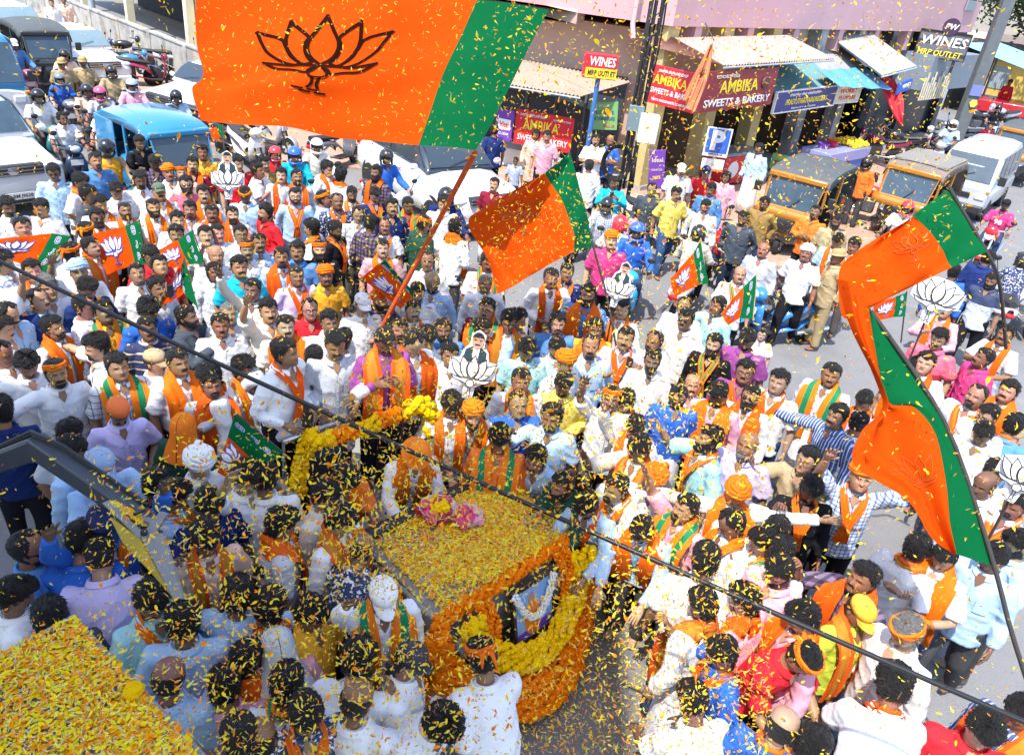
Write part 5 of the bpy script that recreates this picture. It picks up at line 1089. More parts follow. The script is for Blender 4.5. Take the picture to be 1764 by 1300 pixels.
# ------------------------------------------------------------------ people: who stands where (tile of the photograph, head position in it enlarged four times)
# x y yaw pose+head shirt attributes
CROWD = '''
T 0 0
355 22 10 s0 w L|far
437 2 0 s0 x L|far
112 175 10 q0 x ek|ride
97 308 20 q0 d Lcw|ride
425 440 10 s0 h Yd|police
572 430 0 s0 h Ym|police
768 495 -10 q0 h ek|ride
445 385 10 q0 x ek|ride
408 545 15 q0 b weG|ride
262 665 20 q0 w ek|ride
430 815 12 q5 w dwj|ride
600 625 10 q0 x ek|ride
690 645 -5 q0 e ep|ride
716 770 0 q0 w ek|ride
910 590 -5 q0 p Les|ride
1213 668 5 q0 s Lek|ride
1185 775 160 q0 w ek|ride
735 1020 5 q2 m ek|ridev
962 985 25 q0 k |ride^.1
1065 1120 10 x2 C L
370 1190 -5 s0 s djH
660 1112 15 b1 d Lb
545 1250 60 b2 w oH
965 1240 10 s0 w b
1163 1195 10 s1 w tm
1252 1195 5 s1 x hm
1330 1140 -5 s1 R ob
1396 1055 0 s1 m 
1640 1125 20 s0 r H
1285 1275 0 f1 D dbH
T 1 0
132 1060 5 q0 r wer|ride
268 1070 -5 q0 t LebB|ride
420 1005 10 q0 W Lew|ride
900 1085 30 q0 b Lek|ride
828 1195 -35 s1 C ob
490 1165 45 f0 w oH
585 1215 150 s0 w oy
282 1225 15 s1 e obL
175 1215 -5 s1 w om
60 1125 20 s0 B H
15 1180 60 p1 w H
1640 1275 -15 s1 R m
1640 900 200 s0 n H
T 2 0
165 930 0 s0 x wjL
240 942 5 s0 p m
320 1058 0 s0 e i
25 1112 5 s0 q i
578 965 10 c0 w b
675 972 20 c0 b bl
530 1145 185 s0 w BL
1165 1172 10 s0 w cw
1335 1188 5 s0 r cn
1475 1222 -5 s0 p wj
1700 1025 -30 s0 s LWm
700 1262 5 p0 t wjL
T 3 0
680 1125 -25 x0 o Lekb
1535 868 20 s0 R wHs
1278 862 -15 q0 s ew|ride
1668 572 30 s0 r L
1590 748 10 q0 k ek|ride
T 0 1
55 125 12 s0 w bH
285 135 -38 s0 w mL
157 272 10 s1 w 
608 45 60 s0 G LH
690 108 20 s0 w oH
672 205 10 s1 w odbH
800 15 15 s2 w H
862 155 15 s1 w ob
1057 135 12 f1 w obF
1098 25 10 s1 w ocgm
1227 225 10 s1 w H
1310 150 -5 s1 q ob
1403 42 5 s1 w Xm
1462 175 0 s1 w Xm
1602 185 5 s1 w Xb
1690 45 -10 s2 s Lhk
1215 320 0 s1 w H
1417 325 10 s1 w m
1502 312 15 x1 w m
1660 318 10 s1 w g
1703 425 5 s1 w hm
1490 462 10 s1 w lG
1475 578 12 s1 f wj
1650 545 12 s1 t m
490 445 130 s0 w hL
592 300 150 s0 w h
628 405 50 s1 w Xm
947 592 10 s7 w 
1102 535 15 s7 r H
1085 690 30 P1 e bH
545 580 10 a1 w sTm
602 690 30 s2 n m
225 575 10 s1 w Xm
330 690 15 a1 w G
265 770 45 s1 s Bm
55 870 45 s0 s LBm
580 815 70 s0 f LB
722 855 12 s7 m XH
1022 840 20 s2 b y
1015 970 8 s1 Z mF
1290 885 60 p1 G Lb
1520 945 5 s1 w m
1575 865 10 s1 e LG
372 965 45 s1 w XbHL
188 1215 5 s2 w yb
390 1275 10 e1 w hbF
672 1090 -75 e0 w ybH
812 1235 15 s1 Q XH
1068 1195 60 s0 w chmL
1228 1200 25 s1 w Xm
1452 1290 -80 s2 w oLb
1680 1250 40 s0 w yo
12 965 60 s0 w H
20 510 70 s0 q H
15 1140 40 s0 w BL
60 790 180 s0 n ew
1740 700 -20 a1 W Lm
1040 470 10 s0 r H
T 1 1
20 375 12 s1 s m
62 170 -60 b1 r LbH
270 55 5 t1 s LOgb
560 92 15 s1 N OB
470 70 80 s1 s h
660 40 10 s0 w ob
820 45 20 s2 n OL
702 180 12 s0 Q B
790 245 150 s2 C LH
545 285 60 s0 k LOb
385 275 -110 s0 w oH
885 262 5 s1 w OB
870 415 8 s1 p o
1045 115 8 s0 r XL
1150 245 130 s2 g hL
1310 55 10 q0 n Lek|ride
1290 105 0 s0 w H
1370 270 150 b0 w XLb
1595 505 15 s0 w om
1580 655 12 s1 w GL
1182 505 -5 s1 w LB
1215 645 -10 s2 s lLb
1112 720 10 s0 w b
1082 845 15 x1 w mo
175 475 5 s1 s Xb
285 435 -8 s1 d H
437 425 5 s1 k hb
280 605 15 f1 l OL
480 605 10 s1 m tm
370 835 10 s1 r gB
85 845 12 a1 W m
205 955 12 s1 w Xm
505 925 15 s1 w L
735 800 20 s0 w cw
855 775 35 h1 C tb
985 975 10 s1 C b
1288 975 5 s1 d b
1180 1030 15 s2 w H
1335 1150 10 s1 w H
1590 835 -15 s1 R gXL
1562 975 60 s0 k H
1740 920 5 s0 W XH
935 130 15 s1 n LH
200 1130 50 b5 w LO^.62
545 1075 10 b0 e LKm^.62
885 1045 15 n2 P LXm^.62
1080 1060 40 e2 w LXB^.45
400 1175 170 s0 k H
600 1050 140 s0 w H
T 2 1
655 115 0 q0 q Lek|ride
745 245 180 q0 w er|ride
862 295 0 q0 b Leb|ride
682 360 5 s1 M tm
962 8 -5 s0 G LB
1130 35 25 t0 y mF
875 175 0 s0 p wi
1332 125 5 t0 w LmF
1370 8 -10 s0 d L
1285 310 170 q0 W Lek|ride
1592 205 -10 j0 G LbF
1470 262 5 s0 r i
1738 105 -15 j0 B bgLF
1730 425 -15 s1 e LlmF
1568 595 10 s1 w lOm
268 620 15 f1 w LKom
378 580 5 s1 n O
522 738 -5 s1 d XbH
402 855 0 s1 g iH
312 935 10 s1 d LbH
758 840 -8 s1 w owH
572 975 10 s1 m X
540 1090 5 s1 s LbB
780 1035 -5 h1 l Om
975 1060 -30 p1 w HbB
1195 905 -15 s1 w dm
1185 815 -10 s1 w B
1412 815 -35 v1 T LH
1388 1080 -10 s1 k LOHb
1622 1040 -5 s2 P b
1720 1010 0 s1 w i
1602 1265 0 s1 P gO
100 1115 5 s2 T yb
305 1095 20 s2 s b
368 1195 50 s0 w t
965 1195 0 s1 w b
28 905 80 s0 s oL
T 3 1
325 165 -20 c1 o LbF
468 225 10 s0 h bL
262 450 -10 t1 w TmF
478 365 -5 s2 s oH
590 395 -10 c0 w OH
480 470 -60 j0 h YL|police
962 135 -5 q0 w erb|ride
1637 115 -5 q0 M ckb|ride
1512 480 170 s0 n HL
1540 635 -10 t0 K bF
1755 500 190 q0 N wek|ride
1275 575 -160 t0 b LH
1222 835 -10 h1 p oL
1178 1035 -10 s0 D m
1080 1205 -5 s1 w oH
1632 1010 -15 h1 e om
1480 1170 -50 s1 M mL
1015 1235 -10 s0 w XH
T 0 2
815 235 10 b2 l um
478 400 150 s2 e H
490 505 60 s2 s L
690 600 20 p2 s cs
10 235 160 j0 n LH
1458 60 15 s1 w Xb
1265 345 150 s0 g wXq
1368 585 20 s2 w TL
1745 28 30 e2 e wqL
1070 745 150 s2 k H
1190 820 90 s2 s LOH
1440 880 20 v2 n H
1415 1110 10 s2 x oH
1692 690 30 a2 w H
205 1180 75 s1 d bB
700 1010 15 u2 b LOcn
560 1140 160 k2 b LH
690 1250 170 k2 l ck
T 1 2
1345 190 5 s2 w oH
1492 255 10 k1 w Xtb
1675 425 0 s2 o XLH
1100 530 20 k2 w LXah
612 690 30 k2 o XH
470 815 60 s2 W LH
570 985 60 s2 w LXH
165 1015 100 s2 e XH
725 1190 160 k2 N lL
60 700 170 s2 w H
T 2 2
60 30 10 s1 w o
40 190 15 s1 b LB
352 45 5 f2 y Lb
270 285 -10 x1 s yb
160 575 -20 k1 s H
345 750 -40 k1 g Lb
680 150 0 a1 w hb
785 165 -20 s2 T ob
850 345 -10 a2 w oL
880 490 -25 v2 W oH
985 695 -5 s2 w tm
712 765 -40 k1 w ObL
520 880 -20 k2 s LOb
900 1040 -10 k2 s LXb
1190 905 -40 a1 p Xb
1142 130 10 s2 b LBb
1240 55 10 s1 l lm
1420 115 -10 s2 p LXb
1640 135 -10 s1 w LXdb
1352 430 -60 v1 T OHb
1618 470 -15 s1 l lGb
1545 790 15 w2 w LtX
1520 1010 -60 s2 w HoB
1735 1140 -80 s2 w oH
1330 1275 -170 s2 w H
T 3 2
70 35 -15 s1 w O
432 -15 -15 s5 f LX*
470 270 -25 e1 S LmH
620 315 170 s0 Q ckL
265 575 -20 v1 h gH
292 770 15 x2 k LObH
640 690 15 u1 q Ot
660 165 -15 s2 p o
1430 135 -20 s1 w ObB
1650 100 -15 s1 h XmH
1512 265 -30 s0 w gm
1480 390 -10 s2 w H
1692 335 160 s0 d OH
1560 665 30 s0 w H
1485 740 -20 s0 w l
1700 880 -20 h0 l Ob
1215 1235 -10 h2 w X
1725 1150 -60 s2 s b
75 1215 170 s2 w y
50 1075 170 s2 w H
1020 1180 165 j0 w oH
T 0 3
100 205 80 s2 w H
350 370 170 s2 G H
1040 235 20 s2 T LOH
1265 400 170 s2 s LH
1630 215 160 p2 s H
1160 780 150 s2 s Bl
1690 660 150 s2 l wHX
1660 1190 -170 s2 G lB
1550 840 170 s2 p wHL
T 1 3
380 325 40 s2 m H
150 560 -170 s2 p wGLq
212 835 170 s2 w oyH
700 665 160 k2 w LH
690 930 150 p2 w lL
1050 645 80 s2 w dcm
870 195 15 a2 w LXcwz
1560 640 -150 k2 w Lh
1265 1075 40 k2 w yb
95 290 160 s2 C OH
20 1200 170 s2 G lL
340 1010 10 s2 N O
T 2 3
1322 275 -120 s2 w XLb
1615 245 -110 s2 p X
1455 600 -60 x2 b O
1250 930 -140 k2 w b
T 3 3
80 35 -30 s2 p b
250 365 -60 s2 p XLb
230 625 60 k2 r h
620 310 60 s2 v Xco
650 90 -30 x1 C Xm
960 455 -30 s2 w LhGb
860 840 -160 k2 w OHy
1480 1125 20 s2 r H
90 1110 170 s2 b lO
300 1255 170 s2 q H
1745 1010 -20 s2 S LX
1560 -60 -10 t2 s LF
'''
COLS = {'w': ((.80, .80, .81), 'white'), 'W': ((.72, .68, .58), 'cream'), 'b': ((.03, .13, .52), 'bright blue'), 'n': ((.014, .03, .13), 'navy blue'),
 'k': ((.012, .012, .015), 'black'), 's': ((.40, .58, .80), 'light blue'), 't': ((.01, .42, .60), 'turquoise'), 'T': ((.36, .66, .70), 'pale aqua'),
 'g': ((.02, .07, .045), 'dark green'), 'G': ((.055, .07, .09), 'slate grey'), 'e': ((.50, .52, .57), 'pale grey'), 'y': ((.76, .62, .13), 'pale yellow'),
 'm': ((.78, .38, .03), 'mustard yellow'), 'o': ((.85, .18, .03), 'orange'), 'r': ((.62, .02, .03), 'red'), 'R': ((.20, .012, .03), 'maroon'), 'p': ((.74, .36, .46), 'pink'),
 'M': ((.60, .05, .20), 'magenta'), 'P': ((.26, .06, .24), 'purple'), 'l': ((.58, .50, .76), 'lavender'), 'h': ((.40, .31, .18), 'khaki'), 'B': ((.28, .18, .06), 'brown'),
 'x': ((.80, .55, .42), 'peach'), 'v': ((.52, .62, .06), 'lime green'), 'd': ((.09, .24, .52), 'mid blue'),
 'q': ((.72, .76, .82), 'blue checked', 'check'), 'Q': ((.74, .76, .80), 'grid checked', 'gcheck'), 'S': ((.05, .09, .24), 'blue striped', 'stripe'), 'C': ((.16, .12, .18), 'dark checked', 'dcheck'),
 'N': ((.03, .05, .13), 'navy printed', 'print'), 'f': ((.80, .80, .82), 'blue flecked white', 'fleck'), 'K': ((.50, .54, .60), 'grey and navy', 'block'), 'Z': ((.02, .03, .09), 'striped navy', 'hstripe'),
 'D': ((.74, .12, .20), 'red banded', 'band')}
SKINS = [(.33, .17, .095), (.27, .132, .072), (.40, .215, .125), (.19, .092, .052), (.47, .27, .17), (.24, .115, .063)]
HCOL = (.012, .010, .009); GCOL = (.22, .21, .20)
CAPC = {'w': ((.78, .78, .78), 'white'), 'k': ((.015, .015, .018), 'black'), 'n': ((.02, .03, .10), 'navy'), 's': ((.30, .42, .60), 'grey blue'), 'h': ((.42, .33, .20), 'khaki'), 'g': ((.10, .14, .10), 'green'), 'o': ((.90, .45, .05), 'yellow orange'),
        'm': ((.05, .05, .06), 'dark'), 'r': ((.60, .03, .05), 'red'), 'b': ((.02, .12, .50), 'blue'), 'p': ((.5, .08, .20), 'pink and black'), 'G': ((.18, .22, .25), 'grey')}
def parse():
    out = []; ox = oy = 0
    for ln in CROWD.strip().splitlines():
        if ln.startswith('T '): _, i, j = ln.split(); ox, oy = 441 * int(i), 325 * int(j); continue
        fl = ''; z = 0.0
        if '^' in ln: ln, zz = ln.split('^'); z = float(zz)
        if '|' in ln: ln, fl = ln.split('|'); fl = fl.strip()
        p = ln.split(); 
        d = dict(x=ox + float(p[0]) / 4, y=oy + float(p[1]) / 4, yaw=float(p[2]), pose=p[3][0], head=p[3][1], col=p[4], z=z, fl=fl, hair='short', beard=None, scarf=None, gear=None, gcol=None, spec=None,
                 grey=False, long=False, kurta=False, mundu=False, woman=False, child=False, feet=False, hat=None, police=False, shawlc='o', bald=None)
        a = p[5] if len(p) > 5 else ''; i = 0
        while i < len(a):
            c = a[i]
            if c == 'c': d['gear'] = 'cap'; i += 1; d['gcol'] = a[i]
            elif c == 'e': d['gear'] = 'helmet'; i += 1; d['gcol'] = a[i]
            elif c == 'a' : d['gear'] = 'hat'; i += 1
            elif c == 'h': d['gear'] = 'headband'
            elif c == 't': d['gear'] = 'turban'
            elif c == 'u': d['gear'] = 'boatcap'
            elif c == 'T': d['gear'] = 'headcloth'
            elif c == 'q': d['gear'] = 'headcloth'
            elif c == 'Y': d['gear'] = 'peaked'; d['police'] = True
            elif c == 'o': d['scarf'] = 'scarf'
            elif c == 'O': d['scarf'] = 'knotted'
            elif c == 'X': d['scarf'] = 'shawl'
            elif c == 'z': d['tri'] = True
            elif c == '*': d['tri'] = True
            elif c == 'b': d['beard'] = 'full'
            elif c == 'm': d['beard'] = 'm'
            elif c == 'g': d['spec'] = 'frames'
            elif c == 'd': d['spec'] = 'spectacles'
            elif c == 'l': d['bald'] = 'bald'
            elif c == 'B': d['bald'] = 'balding'
            elif c == 'G': d['grey'] = True
            elif c == 'y': d['hair'] = 'curly'
            elif c == 'H': d['hair'] = 'thick'
            elif c == 'j': d['hair'] = 'long'
            elif c == 'w': d['woman'] = True; d['hair'] = 'long'
            elif c == 'i': d['child'] = True
            elif c == 'L': d['long'] = True
            elif c == 'K': d['kurta'] = True
            elif c == 'W': d['mundu'] = True
            elif c == 'F': d['feet'] = True
            elif c == 's': d['shawlc'] = 's'
            i += 1
        if d['bald']: d['hair'] = d['bald']
        out.append(d)
    return out
ROOTS = []      # (root, info)
def make_person(d, k):
    r = random.Random(k * 17 + 3)
    ride = d['fl'].startswith('ride'); leg = 'ride' if ride else ('step' if d['pose'] == 't' else 'stand'); pose = d['pose']; hv = d['head']
    sc = (.66 if d['child'] else (.93 if d['woman'] else r.uniform(.965, 1.045)))
    hm = head_matrix(pose, hv); hl = np.array(hm.translation) * sc; zo = d['z'] - (.10 if ride else 0)
    wpos = at(d['x'], d['y'], zo + hl[2]); az = math.atan2(wpos[0], wpos[1]); rot = rad(d['yaw']) - az
    base = wpos - rzm(rot) @ hl
    t = empty('person', (base[0], base[1], zo), rot); t.scale = (sc * r.uniform(.99, 1.09), sc * r.uniform(.99, 1.07), sc)
    d['root'] = t; d['base'] = base; d['rot'] = rot; d['top'] = wpos; d['sc'] = sc
    sk = SKINS[r.randrange(6)]; sk = tuple(c * r.uniform(.85, 1.15) for c in sk)
    def part(name, me, color, m=None, mat=None, parent=t):
        o = link(name, me, parent, mat=m); o.color = (*color, 1)
        if mat is not None: o.material_slots[0].link = 'OBJECT'; o.material_slots[0].material = mat
        return o
    part('body', body_mesh(pose, hv, leg), sk)
    cc = COLS[d['col']]; jit = r.uniform(.92, 1.06)
    kind = 'k' if (d['kurta'] or (d['woman'] and not ride)) else ('v' if d['fl'] == 'ridev' else ('l' if d['long'] else 's'))
    part('shirt' if kind in 'slv' else 'kurta', shirt_mesh(pose, kind), tuple(min(.82, c * jit) for c in cc[0]), mat=CLOTH[cc[2] if len(cc) > 2 else 'plain'])
    if d['mundu'] or (not ride and not d['feet'] and not d['child'] and not d['police'] and r.random() < .16): part('mundu', trouser_mesh('mundu'), (.76, .76, .77))
    else:
        tc = (.35, .27, .15) if d['police'] else r.choice([(.012, .013, .017), (.02, .03, .06), (.03, .05, .11), (.06, .06, .065), (.015, .015, .02), (.10, .09, .08)])
        if d['feet'] and d['col'] in 'kwK': tc = (.012, .012, .015)
        if d['feet'] and d['col'] == 'y': tc = (.03, .08, .20)
        part('trousers', trouser_mesh(leg), tc)
    g = d['gear']
    hc = GCOL if d['grey'] else HCOL
    if g not in ('helmet', 'headcloth', 'turban', 'hat', 'boatcap'):
        st = d['hair']
        if st == 'short': st = r.choice(['short', 'short', 'quiff', 'buzz' if g is None and r.random() < .3 else 'short'])
        if g in ('cap', 'peaked', 'hat') and st != 'long': st = 'buzz'
        if g == 'headband' and st in ('quiff',): st = 'short'
        part('hair', hair_mesh(st), hc, hm)
    if d['beard'] and not (d['woman'] or d['child']):
        b = d['beard']; b = {'full': r.choice(['full', 'full', 'stubble', 'stubble', 'goatee']), 'm': r.choice(['m', 'm', 'thin'])}[b]
        part('moustache' if b in ('m', 'thin') else 'beard', beard_mesh(b), hc, hm @ Matrix.Diagonal((r.uniform(.88, 1.1), 1, 1, 1)))
    elif not d['woman'] and not d['child'] and g != 'helmet' and r.random() < .4: part('moustache', beard_mesh(r.choice(['thin', 'thin', 'm'])), hc, hm)
    if d['spec']: part('sunglasses' if d['spec'] == 'spectacles' else 'spectacles', gear_mesh(d['spec']), (.02, .02, .02), hm, GLASSM)
    if g:
        if g in ('headband', 'turban'): part(g, gear_mesh(g), tuple(c * r.uniform(.9, 1.08) for c in (.82, .13 + .09 * r.random(), .008)), hm, CLOTH['sheen'])
        elif g == 'headcloth':
            if d['woman'] and d['scarf']: col = (.90, .20, .015)
            elif d['woman']: col = (.52, .56, .60)
            elif d['shawlc'] == 's': col = (.35, .50, .68)
            else: col = (.80, .80, .82)
            part('headcloth', gear_mesh('headcloth' if d['woman'] else 'turban'), col, hm)
        elif g == 'helmet':
            hcv = CAPC.get(d['gcol'], CAPC['k'])[0]; h_ = part('helmet', gear_mesh('helmet'), hcv, hm, PAINT); part('visor', gear_mesh('visor'), (.02, .02, .02), None, GLASSM, h_)
        elif g == 'cap': part('cap', gear_mesh('cap'), CAPC[d['gcol']][0], hm)
        elif g == 'hat': part('hat', gear_mesh('hat'), (.90, .22, .02), hm)
        elif g == 'boatcap': part('boat_cap', gear_mesh('boatcap'), (.88, .20, .03), hm, M('boat_cap_cloth', (.88, .17, .03), rough=.7, pattern=pat_band((.01, .14, .07), -1, .066)))
        elif g == 'peaked': part('cap', gear_mesh('peaked'), (.40, .28, .13), hm)
    if d['scarf'] and not (g == 'headcloth' and d['woman']):
        a = rad(POSES[pose][2]); Mx = Matrix.Translation(PIV) @ Matrix.Rotation(a, 4, 'X') @ Matrix.Translation(-Vector(PIV))
        oc = tuple(c * q for c, q in zip((.80, .115, .006), (1, r.uniform(.85, 1.5), 1))); mt = CLOTH['sheen']
        if d.get('tri') or r.random() < .10: mt = CLOTH['tri']
        elif r.random() < .22: mt = CLOTH['bord']
        d['mt'] = mt
        part('scarf', gear_mesh(d['scarf']), oc, Mx, mt)
    if d['col'] == 'M' and ride:
        a = rad(POSES[pose][2]); p_ = bendf([(0, -.157, 1.24)], a)[0]; lettering('98', .16, CLOTH['plain'], t, Matrix.Translation(p_) @ Matrix.Rotation(PI / 2 + a - .1, 4, 'X'), 0, 0, 0, .004, .02).color = (.8, .74, .7, 1)
    if d['pose'] in 'pP' and not ride:
        ar, bend = arms(pose); pts = bendf([ar[0][3] + ar[0][4] * .10], rad(bend))[0]; mb = MB(); mb.box((-.038, -.006, -.07), (.038, .006, .07))
        ph = mb.build('phone', PHONE, t, tuple(pts + np.array([.02, -.03, .03])), bevel=.006); d['phone'] = True
    ROOTS.append((t, d)); return t
PHONE = M('phone_case', (.03, .03, .035), rough=.3)
PEOPLE = parse()
for d in PEOPLE:      # every pose is shaped once, before the crowd is set out
    ride = d['fl'].startswith('ride'); leg = 'ride' if ride else ('step' if d['pose'] == 't' else 'stand')
    body_mesh(d['pose'], d['head'], leg)
    shirt_mesh(d['pose'], 'k' if (d['kurta'] or (d['woman'] and not ride)) else ('v' if d['fl'] == 'ridev' else ('l' if d['long'] else 's')))
for q in ('stand', 'step', 'ride', 'mundu'): trouser_mesh(q)
for k, d in enumerate(PEOPLE): make_person(d, k)
# a machine under every rider
RIDES = {0: None}
rides = [d for d in PEOPLE if d['fl'].startswith('ride')]
SPEC = [(112, 175, 'scooter', 'silver', 'silver scooter ridden at the upper left beside the white car'), (97, 308, 'scooter', 'pink', 'pink scooter ridden by a man in a white cap'),
        (445, 385, 'scooter', 'grey', 'dark grey scooter ridden behind the police officers'), (408, 545, 'scooter', 'grey', 'grey scooter ridden by a woman in blue'), (262, 665, 'scooter', 'teal', 'teal grey scooter right behind the big white car'),
        (430, 815, 'scooter', 'navy', 'navy scooter ridden by a woman with sunglasses and dark stole'), (600, 625, 'bike', 'black', 'black motorcycle ridden beside a pink helmeted rider'), (690, 645, 'scooter', 'white', 'white scooter under the rider with a pink and black helmet'),
        (716, 770, 'scooter', 'silver', 'silver scooter just left of the blue three wheeler'), (910, 590, 'bike', 'blue', 'blue motorcycle under the rider in a pink shirt'), (1213, 668, 'scooter', 'white', 'white scooter behind the blue three wheeler'), (1185, 775, 'scooter', 'black', 'black scooter hidden behind the blue roof'),
        (735, 1020, 'scooter', 'red', 'red scooter under the rider in a mustard vest')]
def rider_machine(d, kind, col, label):
    c, s = math.cos(d['rot']), math.sin(d['rot']); p = d['base']; o = two(kind, col, 0, 0, 0, label, 'ridden two wheelers'); sy = -.30
    o.location = (p[0] - (-s) * sy, p[1] - c * sy, 0); o.location = (p[0] + s * .28 * -1 * -1 * 0 + 0, p[1], 0)
    q = Vector((0, -.16, 0)); q.rotate(Matrix.Rotation(d['rot'], 3, 'Z')); o.location = (p[0] + q.x, p[1] + q.y, 0); o.rotation_euler = (0, 0, d['rot']); d['mount'] = label
cols = ['grey', 'white', 'black', 'blue', 'red', 'silver', 'maroon', 'navy']
extra = {0: None}
names = {}
for i, d in enumerate(rides):
    if d['pose'] == 'q' and d['z'] > 0: continue          # the driver sitting in the blue three wheeler
    hit = None
    for X, Y, kind, col, lab in SPEC:
        if abs(d['x'] - X / 4) < 2.5 and abs(d['y'] - Y / 4) < 2.5: hit = (kind, col, lab)
    if hit is None:
        hit = {0: None}
        R2 = {'132': None}
        key = (round(d['x']), round(d['y']))
        T2 = [((192, 124), 'bike', 'black', 'black motorcycle ridden by the helmeted officer in khaki'), ((474, 265), 'scooter', 'navy', 'navy scooter under the woman in a red helmet'), ((508, 268), 'scooter', 'grey', 'grey scooter under the rider in turquoise'), ((546, 251), 'scooter', 'silver', 'silver scooter under the rider in a white helmet'),
              ((666, 272), 'bike', 'white', 'white motorcycle squeezed against the side of the white car'), ((1642, 215), 'scooter', 'silver', 'silver scooter beside the tiled shop wall near the pole'), ((1720, 187), 'bike', 'black', 'black motorcycle near the blue shed'),
              ((768, 339), 'scooter', 'white', 'white scooter in front of the white car with dark roof'), ((1046, 354), 'scooter', 'grey', 'grey scooter under the rider in a checked shirt'), ((1068, 386), 'scooter', 'silver', 'silver scooter under the red helmeted rider'),
              ((1097, 399), 'scooter', 'cyan', 'bright blue scooter in the middle of the crowd facing the camera'), ((1203, 402), 'scooter', 'white', 'white scooter under the rider in a cream jacket'), ((1563, 359), 'scooter', 'blue', 'blue scooter under the pink helmeted rider in white'),
              ((1732, 354), 'bike', 'red', 'red motorcycle under the rider with a rucksack'), ((1762, 450), 'scooter', 'white', 'white scooter at the right edge under a woman in printed navy')]
        b_ = min(T2, key=lambda q: abs(q[0][0] - key[0]) + abs(q[0][1] - key[1])); hit = b_[1:]
    rider_machine(d, *hit)
# parked two wheelers
G1 = 'two wheelers parked along the concrete wall'
two('scooter', 'navy', 172, 122, rz0 + 1.0, 'navy scooter parked beside the white car by the wall', G1); two('bike', 'black', 212, 120, rz0 + 1.2, 'black motorcycle leaning near the concrete wall', G1, .12)
two('bike', 'blue', 222, 148, rz0 + 1.2, 'blue motorcycle parked behind the police officers', G1, .12); two('scooter', 'maroon', 262, 152, rz0 + 1.25, 'maroon and white scooter parked with its tail to the road', G1, .1); two('scooter', 'grey', 285, 132, rz0 + 1.3, 'grey scooter parked at the foot of the wall', G1, .1)
two('scooter', 'silver', 322, 135, rz0 + 1.4, 'silver scooter parked nearest to the big flag edge', G1, .1)
G2 = 'two wheelers parked behind the crowd under the big flag'
two('scooter', 'maroon', 372, 250, rz0 + .6, 'maroon scooter with an orange flag right of the blue three wheeler', G2, .08); two('scooter', 'black', 415, 275, rz0 + .3, 'black scooter parked under the bottom edge of the big flag', G2, .08); two('scooter', 'white', 430, 290, rz0, 'white scooter parked behind the portrait cutout', G2)
two('scooter', 'grey', 585, 290, rz0 + 1.9, 'grey scooter parked on the red earth left of the white car', G2, .1); two('scooter', 'silver', 460, 262, rz0 + .5, 'silver scooter behind the woman in a red helmet', G2, .08)
G3 = 'two wheelers parked before the shops'
rs = math.atan2(aD[1], aD[0])
two('bike', 'red', 1478, 382, rs + .3, 'black and red motorcycle parked behind the first three wheeler', G3, .1); two('bike', 'maroon', 1500, 280, rs - 2.6, 'maroon motorcycle parked by the tiled wall', G3, .12); two('bike', 'black', 1535, 272, rs - 2.6, 'black motorcycle parked by the tiled wall', G3, .12)
two('scooter', 'silver', 1608, 268, rs - 2.4, 'silver scooter parked beside the concrete pole', G3, .1); two('scooter', 'navy', 1636, 258, rs - 2.4, 'navy scooter parked right of the concrete pole', G3, .1); two('bike', 'black', 1672, 230, rs - 2.2, 'black motorcycle parked under the blue shed', G3, .1)
two('bike', 'silver', 1712, 222, rs - 2.2, 'silver motorcycle parked between the shed and the three wheeler', G3, .1)
two('scooter', 'white', 1130, 430, .9, 'white scooter parked behind the blue scooter', G2, .05); two('scooter', 'grey', 1010, 440, -.6, 'grey scooter partly hidden behind the orange flag', G2, .05); two('scooter', 'blue', 1322, 590, -1.2, 'blue scooter tail beside the boy in the crowd', G2, .05)
two('scooter', 'black', 1268, 520, -2.6, 'black scooter between the two small flags', G2); two('scooter', 'white', 1225, 470, -2.9, 'white scooter beside the small green flag', G2)
two('scooter', 'white', 1752, 560, 2.9, 'white scooter at the right edge beside the man in grey and navy', G3)
two('scooter', 'navy', 12, 560, rz0 + PI, 'navy scooter at the left edge beneath the first small flag', G2)
# red truck far right with a seated rider
rt = at(1738, 212); t = empty('red_truck', (rt[0], rt[1], 0), rs + .3, 'red bodied small truck beyond the parked motorcycles', 'truck')
mb = MB(); mb.box((-1.2, -2.0, .45), (1.2, 2.0, .95)); mb.build('load_bed', paint('truck_red', (.45, .02, .03)), t, bevel=.03)
mb = MB(); mb.box((-.7, -2.02, .95), (1.2, -1.0, 1.75)); mb.build('cab', PW, t, bevel=.08)
mb = MB(); mb.box((-.55, -2.05, 1.25), (1.05, -2.03, 1.65)); mb.build('window', GLS, t)
for x in (-1.05, 1.05):
    for y in (-1.3, 1.3): wheel(t, x, y, .36, .2)
